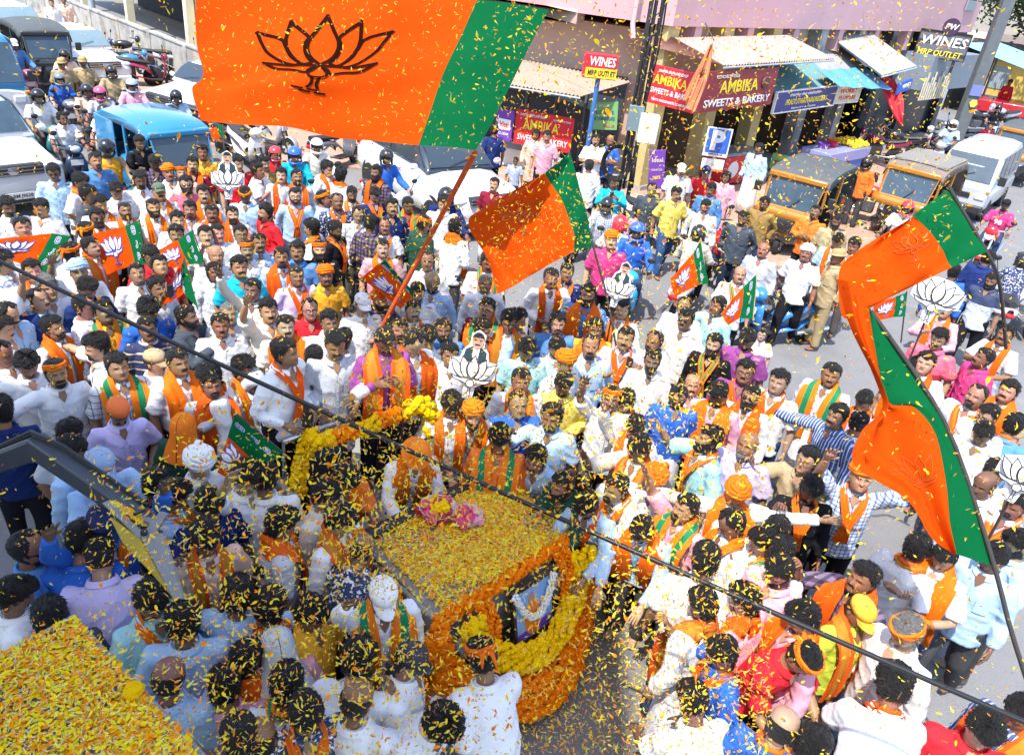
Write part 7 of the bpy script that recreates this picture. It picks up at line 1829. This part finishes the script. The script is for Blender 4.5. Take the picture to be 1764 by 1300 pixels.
flag('flag', 'huge orange flag with green band and black lotus outline at the top', [(338, -60), (333, 60), (345, 120), (330, 150), (345, 206)], [(822, -2), (795, 60), (762, 130), (742, 190), (721, 250)], [(945, 18), (915, 75), (878, 150), (846, 215), (819, 260)], (6.6, 6.9, 7.0),
     pole=[(819, 262, 7.1), (740, 410, 7.9), (655, 570, 8.75)], amp=.07, waves=1.6, seed=3, emb=BIGE, polem=POLEO, pr=.028)
flag('flag', 'medium orange and green flag billowing beside the black electric pole', [(935, 300), (830, 360), (806, 388), (840, 450), (858, 506)], [(938, 298), (968, 345), (984, 400), (986, 434)], [(981, 264), (996, 318), (1010, 370), (1022, 424)], (8.0, 8.2, 8.4),
     pole=[(979, 262, 8.4), (1022, 424, 8.55), (1045, 510, 8.7), (1062, 600, 8.8)], amp=.11, waves=1.5, seed=8, emb=(.40, .45, .20, -.20, M('ink_ghost', (.45, .10, .01), rough=.7, trans=.2), None, .02), pr=.013)
flag('flag', 'upper right orange flag with dark green end on a bent black pole', [(1575, 373), (1480, 430), (1447, 470), (1455, 545), (1500, 528)], [(1572, 371), (1612, 410), (1632, 440), (1641, 460)], [(1636, 324), (1655, 360), (1680, 405), (1699, 434)], (5.6, 5.5, 5.5),
     pole=[(1634, 322, 5.5), (1699, 434, 5.6), (1722, 490, 5.9), (1733, 600, 6.3)], amp=.05, waves=1.4, seed=4, emb=(.52, .42, .15, -.2, MATS['ink_ghost'], None, .014), pr=.014)
flag('flag', 'lower right orange and green flag sweeping down to the crowd', [(1445, 478), (1462, 560), (1520, 690), (1480, 745), (1468, 800), (1560, 860), (1600, 925), (1640, 952)], [(1495, 530), (1506, 600), (1530, 690), (1572, 700), (1608, 745), (1625, 820), (1632, 890), (1641, 952)], [(1500, 538), (1545, 602), (1592, 668), (1625, 715), (1650, 780), (1680, 860), (1700, 920), (1713, 976)], (4.9, 4.9, 4.9),
     pole=[(1500, 536, 4.9), (1595, 672, 4.9), (1650, 780, 4.9), (1713, 976, 4.9), (1740, 1080, 4.9), (1775, 1190, 4.9)], amp=.045, waves=1.5, seed=6, emb=(.42, .70, .20, -.085, MATS['ink_ghost'], None, .014), pr=.015, n=44)
def bjp(label, L_, M_, R_, d, pole, seed, lot=True, polem=None, flip=1, emb=None, let=None):
    flag('flag', label, L_, M_, R_, d, pole, .02, 1.5, seed, emb=emb or (.34, .55, .24, -.36, INKN, INKW, .03), letters=('BJP', let or (.86, .20, .80), .09, -.17, INKN, .09), polem=polem or POLEK, pr=.008, group='small printed flags waved in the crowd', n=20)
bjp('small printed flag stretched sideways at the left edge', [(-20, 413), (-20, 436)], [(90, 402), (75, 430), (57, 461)], [(121, 407), (105, 435), (80, 470)], (9.0, 9.2, 9.2), [(122, 405, 9.2), (78, 474, 9.3), (66, 500, 9.5)], 1)
bjp('small printed flag with a clear white lotus, second from the left', [(158, 403), (170, 440), (185, 474)], [(214, 390), (224, 420), (232, 453)], [(240, 380), (246, 420), (253, 456)], (9.6, 9.7, 9.7), [(240, 378, 9.7), (253, 456, 9.75), (255, 487, 9.8)], 2)
bjp('small printed flag right of the clear white lotus flag', [(256, 440), (275, 455), (292, 464)], [(306, 413), (315, 435), (326, 455)], [(331, 397), (340, 425), (352, 453)], (9.6, 9.7, 9.7), [(331, 395, 9.7), (352, 453, 9.75), (356, 475, 9.8)], 3)
bjp('small printed flag folded to a point above a raised phone', [(308, 460), (292, 500), (279, 530)], [(314, 452), (313, 480), (317, 505)], [(317, 446), (328, 480), (341, 532)], (8.3, 8.4, 8.4), [(317, 444, 8.4), (341, 534, 8.45)], 4, let=(.72, .3, .8))
bjp('small printed flag tilted beside the orange pole of the big flag', [(618, 481), (655, 505), (690, 532)], [(655, 453), (684, 482), (711, 511)], [(664, 447), (690, 478), (718, 508)], (8.8, 8.9, 8.9), [(664, 446, 8.9), (722, 528, 8.95)], 5, polem=POLEW)
bjp('small printed flag in front of the cream jacketed scooter rider', [(1155, 480), (1157, 497), (1162, 512)], [(1194, 436), (1199, 465), (1203, 491)], [(1207, 412), (1213, 450), (1221, 488)], (10.2, 10.3, 10.3), [(1207, 410, 10.3), (1222, 520, 10.4)], 6, polem=POLEW)
bjp('small printed flag held by the boy in aqua checks', [(1240, 542), (1246, 552), (1252, 562)], [(1280, 495), (1278, 522), (1274, 548)], [(1304, 472), (1301, 510), (1297, 549)], (9.0, 9.1, 9.1), [(1304, 470, 9.1), (1297, 552, 9.15)], 7, polem=POLEW)
bjp('small printed flag held low at the left of the vehicle', [(373, 814), (388, 820), (404, 826)], [(392, 752), (420, 780), (452, 812)], [(405, 713), (446, 746), (487, 778)], (5.9, 5.9, 5.9), [(404, 710, 5.9), (490, 781, 5.95)], 8, emb=(.30, .45, .22, -.40, INKN, INKW, .03))
bjp('small printed flag half hidden behind the upper right flag', [(1503, 524), (1506, 540), (1510, 553)], [(1543, 511), (1541, 528), (1539, 546)], [(1562, 504), (1561, 525), (1559, 545)], (8.2, 8.2, 8.2), [(1562, 502, 8.2), (1552, 590, 8.4)], 9)
flag('flag', 'pale orange pennant hanging before the sweet shop sign', [(1224, 76), (1198, 125), (1176, 172)], [(1226, 75), (1212, 130), (1188, 190)], [(1229, 73), (1221, 130), (1197, 192)], (14, 14, 14), pole=[(1230, 70, 14), (1215, 40, 14.1)], amp=.05, waves=2, seed=11, mo=FPA, mg=FPA, pr=.012, emb=(.45, .50, .3, -.09, INKB, None, .02))
flag('flag', 'dark red cloth flag hanging beside the blue awning', [(1513, 130), (1528, 175), (1551, 218)], [(1527, 132), (1541, 170), (1553, 218)], [(1540, 137), (1556, 172), (1555, 210)], (24, 24, 24), pole=[(1514, 128, 24), (1508, 118, 24)], amp=.07, waves=1.5, seed=12, mo=FRE, mg=FRE, pr=.02)
flag('flag', 'small red and white flag lying on the blue three wheeler roof', [(213, 188), (222, 200), (238, 216)], [(228, 186), (238, 198), (250, 214)], [(240, 185), (248, 196), (256, 212)], (17, 17, 17), pole=[(212, 186, 17), (226, 220, 16.8)], amp=.03, waves=1.5, seed=13, mo=FRE, mg=FRE, pr=.012)
flag('flag', 'small orange and green flag on the maroon scooter', [(352, 230), (356, 236), (362, 246)], [(372, 218), (376, 228), (380, 236)], [(384, 215), (386, 225), (388, 234)], (16.4, 16.4, 16.4), pole=[(384, 214, 16.4), (386, 256, 16.4)], amp=.02, seed=14, pr=.01)
# flat lotus and portrait boards held up on sticks
def cutout(label, px, py, hgt, d, portrait=True, tilt=0, stick=1.0, stem=True):
    c = deep(px, py, d); t = empty('lotus_board', tuple(c), -math.atan2(c[0], c[1]), label, 'cut-out board', 'lotus boards held up in the crowd'); s = hgt * d / F; R_ = Matrix.Rotation(rad(-12), 4, 'X') @ Matrix.Rotation(rad(tilt), 4, 'Y')
    def fl(poly, z, nm, m_, th=.004, par=t): mb = MB(); mb.prism([(x * s, y * s) for x, y in poly], z, z + th, R_ @ Matrix.Rotation(PI / 2, 4, 'X')); return mb.build(nm, m_, par)
    out = [(.62, -.12), (.98, .05), (1.0, .75), (.62, .96)] if not portrait else [(.62, -.12), (.98, .05), (1.0, .75), (.62, .80)]
    top = [(.34, 1.08), (0, 1.10), (-.34, 1.08)] if not portrait else [(.52, 1.2), (.30, 1.45), (.30, 1.9), (.0, 2.1), (-.30, 1.9), (-.30, 1.45), (-.52, 1.2)]
    pol = out + top + [(-x, y) for x, y in out[::-1]] + [(-.25, -.4), (-.2, -.92), (.2, -.92), (.25, -.4)]
    fl(pol[::-1], -.0, 'board', SWHT, .012)
    if portrait:
        fl([(-.5, .7), (.5, .7), (.44, 1.2), (.2, 1.36), (-.2, 1.36), (-.44, 1.2)], .013, 'waistcoat', M('print_dark', (.02, .05, .06), rough=.5)); fl([(-.12, .9), (.12, .9), (.14, 1.40), (-.14, 1.40)], .018, 'print_shirt', SWHT)
        fl([(.24 * math.cos(a), 1.62 + .33 * math.sin(a)) for a in np.linspace(0, 2 * PI, 22, endpoint=False)], .024, 'printed_face', M('print_face', (.55, .30, .20), rough=.5)); fl([(.26 * math.cos(a), 1.72 + .30 * math.sin(a)) for a in np.linspace(-.05, PI + .05, 14)] + [(-.2, 1.80), (.2, 1.80)], .029, 'printed_hair', SBLK)
        fl([(-.12, 1.47), (.12, 1.47), (.08, 1.52), (-.08, 1.52)], .030, 'printed_moustache', SBLK); fl([(-.17, 1.68), (-.05, 1.68), (-.05, 1.71), (-.17, 1.71)], .030, 'printed_eye', SBLK); fl([(.05, 1.68), (.17, 1.68), (.17, 1.71), (.05, 1.71)], .030, 'printed_eye', SBLK)
    M3 = np.array(R_.to_3x3()); nrm = M3 @ np.array([0, -1, 0]);
    def S(u, v): return M3 @ np.array([u * s, -.046, v * s]), nrm
    lotus(S, t, 0, 0, 1, 1, SBLK, SWHT, .020, both=False, out=.002, layer=.003)
    mb = MB(); p = Vector((0, .012, -.5 * s)); p = R_ @ p; mb.tube([tuple(p), (p.x, p.y, p.z - stick)], .011, 8); mb.build('stick', POLEK, t)
cutout('white lotus board topped by a printed portrait, beside the blue three wheeler', 393, 318, 27, 12.2, True, 2, .7)
cutout('white lotus board topped by a printed face with moustache, in the middle', 811, 650, 41, 7.2, True, 6, .6)
cutout('white lotus board with a portrait left of the bright blue scooter', 1063, 505, 27, 9.4, True, 8, .7)
cutout('white lotus board without portrait behind the upper right flag', 1608, 522, 40, 8.4, False, 4, .8)
cutout('white lotus board at the right edge of the crowd', 1757, 830, 42, 5.6, False, 3, .6)
# ------------------------------------------------------------------ petals: in the air, on hair and shoulders, on bonnet, roof and road
PET = M('marigold_petal', (1, 1, 1), rough=.9, attr=True, var=.05, scale=40, trans=.45, spec=.03); PETS = M('fallen_petal', (1, 1, 1), rough=.9, attr=True, var=.1, scale=40, trans=.08, spec=.03)
def pcol(n, r, orange=.38):
    y = np.array([.94, .64, .003]); o = np.array([.94, .28, .002]); l = np.array([.85, .74, .03]); k = r.random(n)[:, None]
    c = np.where(k < orange, o, np.where(k < .84, y, l)); return c * r.uniform(.8, 1.08, (n, 1))
def petals(name, pos, size, r, tail=.75, up=None, flat=False, orange=.38, label=None):
    n = len(pos); d = r.normal(size=(n, 3)); d /= np.linalg.norm(d, axis=1)[:, None]
    if up is not None: d = d - up * (d * up).sum(1)[:, None] * .92; d /= np.linalg.norm(d, axis=1)[:, None]; nn = up + .35 * r.normal(size=(n, 3))
    else: nn = np.cross(d, r.normal(size=(n, 3)))
    x = np.cross(d, nn); x /= np.linalg.norm(x, axis=1)[:, None]; z = np.cross(x, d); L = size[:, None]; w = L * r.uniform(.17, .30, (n, 1)); bend = r.uniform(-.25, .35, (n, 1)) * L
    if flat: bend *= .4
    p = pos; V = [p - x * w * .35, p + x * w * .35, p + d * L * .45 - x * w + z * bend * .3, p + d * L * .45 + x * w + z * bend * .3, p + d * L * .85 - x * w * .8 + z * bend * .8, p + d * L * .85 + x * w * .8 + z * bend * .8, p + d * L * 1.02 + z * bend]
    t1 = -d + .7 * x * r.normal(size=(n, 1)) * .8; t1 /= np.linalg.norm(t1, axis=1)[:, None]; t2 = t1 + z * r.normal(size=(n, 1)) * .7 + x * r.normal(size=(n, 1)) * .6; t2 /= np.linalg.norm(t2, axis=1)[:, None]
    tl = L * tail * r.uniform(.3, 1.0, (n, 1)) * (r.random((n, 1)) < .8); tw = L * .065
    V += [p - x * tw, p + x * tw, p + t1 * tl * .55 - x * tw, p + t1 * tl * .55 + x * tw, p + t1 * tl * .55 + t2 * tl * .5]
    V = np.stack(V, 1); m = V.shape[1]; c = np.repeat(pcol(n, r, orange)[:, None, :], m, 1); c[:, 7:, :] = np.array([.80, .78, .55]); c[:, :2, :] = c[:, :2, :] * .5 + np.array([.35, .33, .12])
    f = []; base = [(0, 1, 3, 2), (2, 3, 5, 4), (4, 5, 6), (7, 8, 10, 9), (9, 10, 11)]
    for i in range(n): f += [tuple(q + i * m for q in b) for b in base]
    o = link(name, mesh_np(name, V.reshape(-1, 3), f, [PETS if up is not None else PET], True, c.reshape(-1, 3))); return tag(o, label, 'petals', None, 'stuff')
r = np.random.default_rng(21)
# the shower: a cloud thrown up over the vehicle and drifting back over the crowd to the shops
def blob(n, c, s): return np.array(c) + r.normal(size=(n, 3)) * np.array(s)
def cone(n, x0, x1, y0, y1, t0, t1):
    t = r.uniform(t0, t1, n); X = r.uniform(x0, x1, n); Y = r.uniform(y0, y1, n); return np.array([deep(a, b, c) for a, b, c in zip(X, Y, t)])
air = np.concatenate([cone(5200, -40, 1800, -40, 1340, 3.0, 8.5), cone(3600, 850, 1640, -60, 420, 3.6, 7.5), cone(3000, 600, 1250, 350, 760, 3.6, 7), cone(5200, 300, 1330, 680, 1320, 2.6, 5.0), cone(1800, 560, 1180, 640, 1000, 3, 5.2), cone(3200, 150, 820, 780, 1330, 2.4, 4.6), cone(700, 330, 950, -20, 270, 3.5, 6), cone(1900, 900, 1330, 980, 1320, 3.0, 5.2), cone(500, 1250, 1764, 380, 1300, 3, 5)])
air = air[(air[:, 2] > .15)]
petals('falling_petals', air, r.uniform(.010, .025, len(air)), r, label='yellow and orange marigold petals falling all over the scene')
near = cone(46, 0, 1764, 0, 1300, 1.6, 2.6); petals('close_petals', near, r.uniform(.014, .022, len(near)), r, label='few larger petals drifting close to the camera')
# on heads and shoulders
P = []; U = []
for t, d in ROOTS:
    dens = math.exp(-((d['x'] - 640) / 430) ** 2 - ((d['y'] - 980) / 300) ** 2) * 75 + math.exp(-((d['x'] - 1000) / 360) ** 2 - ((d['y'] - 720) / 260) ** 2) * 32 + 6 * (d['y'] > 430) + 2
    if d['y'] < 240: continue
    n = int(r.poisson(dens)); s = d['sc']
    if n: 
        q = r.normal(size=(n, 3)); q[:, 2] = np.abs(q[:, 2]) + .25; q /= np.linalg.norm(q, axis=1)[:, None]; P.append(d['top'] + q * np.array([.092, .108, .132]) * s * (1.12 if d['gear'] else 1.05) + np.array([0, 0, .012])); U.append(q)
    n = int(r.poisson(dens * .8))
    if n:
        a = r.uniform(-1, 1, n); q = np.stack([a * .19, r.uniform(-.09, .09, n), 1.465 - .10 * np.abs(a) ** 1.5 + .0 * a], -1) * s; q = bendf(q / s, rad(POSES[d['pose']][2])) * s; P.append(np.array([d['base'][0], d['base'][1], t.location[2]]) + q @ rzm(d['rot']).T + np.array([0, 0, .004])); U.append(np.tile([0, 0, 1.], (n, 1)))
P = np.concatenate(P); U = np.concatenate(U); petals('settled_petals', P, r.uniform(.011, .023, len(P)), r, .6, U, True, label='marigold petals caught in hair and on shoulders')
# on the bonnet
n = 17000; q = np.stack([r.uniform(-.70, .70, n), r.uniform(.04, .97, n)], -1); keep = (r.random(n) < .35 + .65 * (np.sin(q[:, 0] * 5 + 1) + np.sin(q[:, 1] * 9 + q[:, 0] * 4) > -.75)); q = q[keep]
B = np.array([J(x, y, 1.085 + .045 * min(1, y / .5) + .02 + .03 * (1 - (x / .75) ** 2) + .02 * k) for (x, y), k in zip(q, r.random(len(q)))]); petals('bonnet_petals', B, r.uniform(.018, .034, len(B)), r, .35, np.tile([0, 0, 1.], (len(B), 1)), True, .42, 'thick layer of orange and yellow petals on the bonnet')
# on the flat machine roof
n = 52000; q = np.stack([r.uniform(.0, 2.19, n), r.uniform(.0, 1.89, n)], -1); k = np.sin(q[:, 0] * 7 + 2 * np.sin(q[:, 1] * 5)) + np.sin(q[:, 1] * 8 + 1.3 * q[:, 0]); q = q[r.random(n) < np.clip(.9 + .30 * k, .7, 1)]
R3 = np.array(LROOF.to_3x3()); T3 = np.array(LROOF.translation); B = np.array([[x, y, zr + .006 + .022 * c] for (x, y), c in zip(q, r.random(len(q)))]) @ R3.T + T3
petals('roof_petals', B, r.uniform(.019, .034, len(B)), r, .6, np.tile([0, 0, 1.], (len(B), 1)), True, .40, 'carpet of yellow and orange petals on the flat machine roof')
n = 260; P0, P1, P2 = deep(192, 866, 4.80), deep(250, 912, 4.68), deep(240, 890, 4.85); a = r.random((n, 2)); a = np.where((a.sum(1) > 1)[:, None], 1 - a, a); B = P0 + (P1 - P0) * a[:, :1] + (P2 - P0) * a[:, 1:] + np.array([0, 0, .02]) ; petals('bucket_petals', B, r.uniform(.014, .026, n), r, .7, np.tile([0, 0, 1.], (n, 1)), False, .4, 'petals heaped in the small digger bucket')
# on the road
G = np.concatenate([blob(6000, (.9, 4.0, 0), (1.1, 1.2, 0)), blob(700, (1.5, 6, 0), (2.5, 2.5, 0)), blob(500, (3.5, 7, 0), (3, 3, 0)), blob(300, (-4.5, 6, 0), (1.2, 1.5, 0)), blob(350, (4, 12, 0), (4, 4, 0))]); G[:, 2] = .006 + .01 * r.random(len(G))
petals('road_petals', G, r.uniform(.012, .024, len(G)), r, .7, np.tile([0, 0, 1.], (len(G), 1)), True, .35, 'scattered petals lying on the grey road')
tag(link('marigold_flower', FLW[0].mesh('marigold_flower', MARY), None, mat=Matrix(LROOF) @ Matrix.Translation((.62, .03, zr + .05)) @ Matrix.Diagonal((.045, .045, .04, 1))), 'single whole yellow marigold on the edge of the machine roof', 'flower')
# ------------------------------------------------------------------ every person's own description
def desc(d):
    who = 'police officer' if d['police'] else ('girl' if d['child'] and d['woman'] else 'boy' if d['child'] else 'woman' if d['woman'] else 'man')
    back = abs(d['yaw']) > 120; adj = ''
    if d['bald'] == 'bald': adj = 'bald '
    elif d['bald'] == 'balding': adj = 'balding '
    elif d['grey'] and d['gear'] not in ('helmet', 'headcloth', 'turban'): adj = 'grey haired '
    elif d['beard'] == 'full' and not back: adj = 'bearded '
    elif d['beard'] == 'm' and not back: adj = 'moustached '
    elif d['hair'] == 'curly' and not d['gear']: adj = 'curly haired '
    c = COLS[d['col']][1]; garment = 'long tunic' if (d['kurta'] or (d['woman'] and not d['fl'].startswith('ride'))) else ('vest' if d['fl'] == 'ridev' else ('long sleeved shirt' if d['long'] else 'shirt'))
    g2 = 'tunic' if 'tunic' in garment else ('vest' if garment == 'vest' else 'shirt')
    head = {None: '', 'headband': 'orange headband', 'turban': 'orange turban', 'hat': 'orange brimmed hat', 'peaked': 'khaki cap', 'boatcap': 'orange and green cap'}.get(d['gear'], None)
    if d['gear'] == 'cap': head = CAPC[d['gcol']][1] + ' cap'
    if d['gear'] == 'helmet': head = CAPC[d['gcol']][1] + ' helmet'
    if d['gear'] == 'headcloth': head = 'orange head cloth' if d['woman'] and d['scarf'] else ('grey head cloth' if d['woman'] else ('blue grey head wrap' if d['shawlc'] == 's' else 'white head wrap'))
    sc = ''
    if d['scarf'] and not (d['gear'] == 'headcloth' and d['woman']):
        nm = {'scarf': 'scarf', 'shawl': 'wide scarf', 'knotted': 'knotted scarf'}[d['scarf']]; sc = ('green striped ' if d.get('mt') is CLOTH['tri'] else 'orange ') + nm
    act = {'a': 'one arm raised', 'v': 'hand raised', 'u': 'both arms up', 'w': 'arms spread wide', 'c': 'arms crossed', 'n': 'palms joined', 'k': 'bending forward', 'h': 'gripping a pole', 'e': 'arm stretched out', 't': 'walking', 'p': 'holding up a phone', 'P': 'holding up a phone', 'x': 'fist at chin'}.get(d['pose'], '')
    if d['fl'].startswith('ride'): act = 'on two wheels'
    if d['z'] > .2 and not d['fl'].startswith('ride'): act = (act + ', ' if act else '') + 'standing in the vehicle'
    if back and not act: act = 'seen from behind'
    sp = {'frames': 'glasses', 'spectacles': 'sunglasses', None: ''}[d['spec']]
    return adj, who, c, g2, head or '', sc, sp, act
LAND = [('blue three wheeler', 300, 240), ('big flag pole', 720, 450), ('medium orange flag', 905, 390), ('parking sign', 1206, 250), ('bright blue scooter', 1125, 480), ('upper right flag', 1560, 440), ('lower right flag', 1580, 800), ('digger bucket', 250, 950), ('flat machine roof', 150, 1180),
        ('vehicle bonnet', 830, 980), ('framed picture', 905, 1040), ('clear lotus flag', 205, 430), ('left edge flag', 60, 430), ('low left small flag', 430, 770), ('bald portrait board', 811, 640), ('white car bonnet', 800, 320), ('big white car', 30, 280), ('black electric pole', 1085, 250), ('white minivan', 1690, 310), ('thick cable end', 1700, 1190), ('red sweet shop banner', 935, 225), ('flower stall', 1430, 290), ('concrete wall', 270, 90), ('boy\'s small flag', 1275, 520), ('cream jacket rider', 1203, 402), ('concrete pole', 1640, 150), ('golden garland', 600, 760)]
LAND = [(n.replace('bald portrait board', 'moustached portrait board'), x, y) for n, x, y in LAND]
def label_people():
    D = [(d, desc(d)) for _, d in ROOTS]; from collections import Counter
    def full(q, lv):
        adj, who, c, g2, head, sc, sp, act = q; s = (adj if lv > 0 else '') + who + ' in ' + c + ' ' + g2; ex = [x for x in ((sc, head, sp) if lv > 1 else (head or sc,)) if x]
        if ex: s += ' with ' + ' and '.join(ex[:2])
        if lv > 2 and act: s += ', ' + act
        return s
    nw = lambda s: len(s.split())
    F3 = Counter(full(q, 3) for _, q in D); shorts = Counter(full(q, 0) for _, q in D); used = set(); out = {}
    plain = Counter('%s in %s %s' % (q[1], q[2], q[3]) for _, q in D)
    L2 = list(LAND) + [('%s in %s %s' % (q[1], q[2], q[3]), d['x'], d['y']) for d, q in D if plain['%s in %s %s' % (q[1], q[2], q[3])] == 1]
    L2 += [(full(q, 0), d['x'], d['y']) for d, q in D if shorts[full(q, 0)] == 1 and plain['%s in %s %s' % (q[1], q[2], q[3])] > 1]
    for i, (d, q) in enumerate(D):
        f = full(q, 3)
        if F3[f] == 1 and nw(f) <= 16 and nw(f) >= 7: out[i] = f; used.add(f)
    for i, (d, q) in enumerate(D):
        if i in out: continue
        near = sorted(((x - d['x']) ** 2 + ((y - d['y']) * 1.1) ** 2, n, x, y) for n, x, y in L2); done = False
        for lv in (3, 2, 1, 0):
            f = full(q, lv)
            for dist, n, x, y in near[:14]:
                if dist < 9: continue
                dx, dy = d['x'] - x, d['y'] - y
                rel = ('right of' if dx > 0 else 'left of') if abs(dx) > abs(dy) else ('in front of' if dy > 0 else 'behind')
                s = f + (', ' if ' with ' in f or lv == 3 else ' ') + ('just ' if dist < 2500 and rel != 'in front of' else '') + rel + ' the ' + n
                s = s.replace(', just', ' just') if False else s
                if nw(s) <= 16 and s not in used: out[i] = s; used.add(s); done = True; break
            if done: break
        if not done:
            s = full(q, 0) + ' near the ' + near[0][1] + ' in the crowd'; out[i] = s; used.add(s); print('label fallback', s)
    for i, (d, q) in enumerate(D): tag(d['root'], out[i], 'person', 'riders on two wheelers' if d['fl'].startswith('ride') else 'people in the crowd')
label_people()
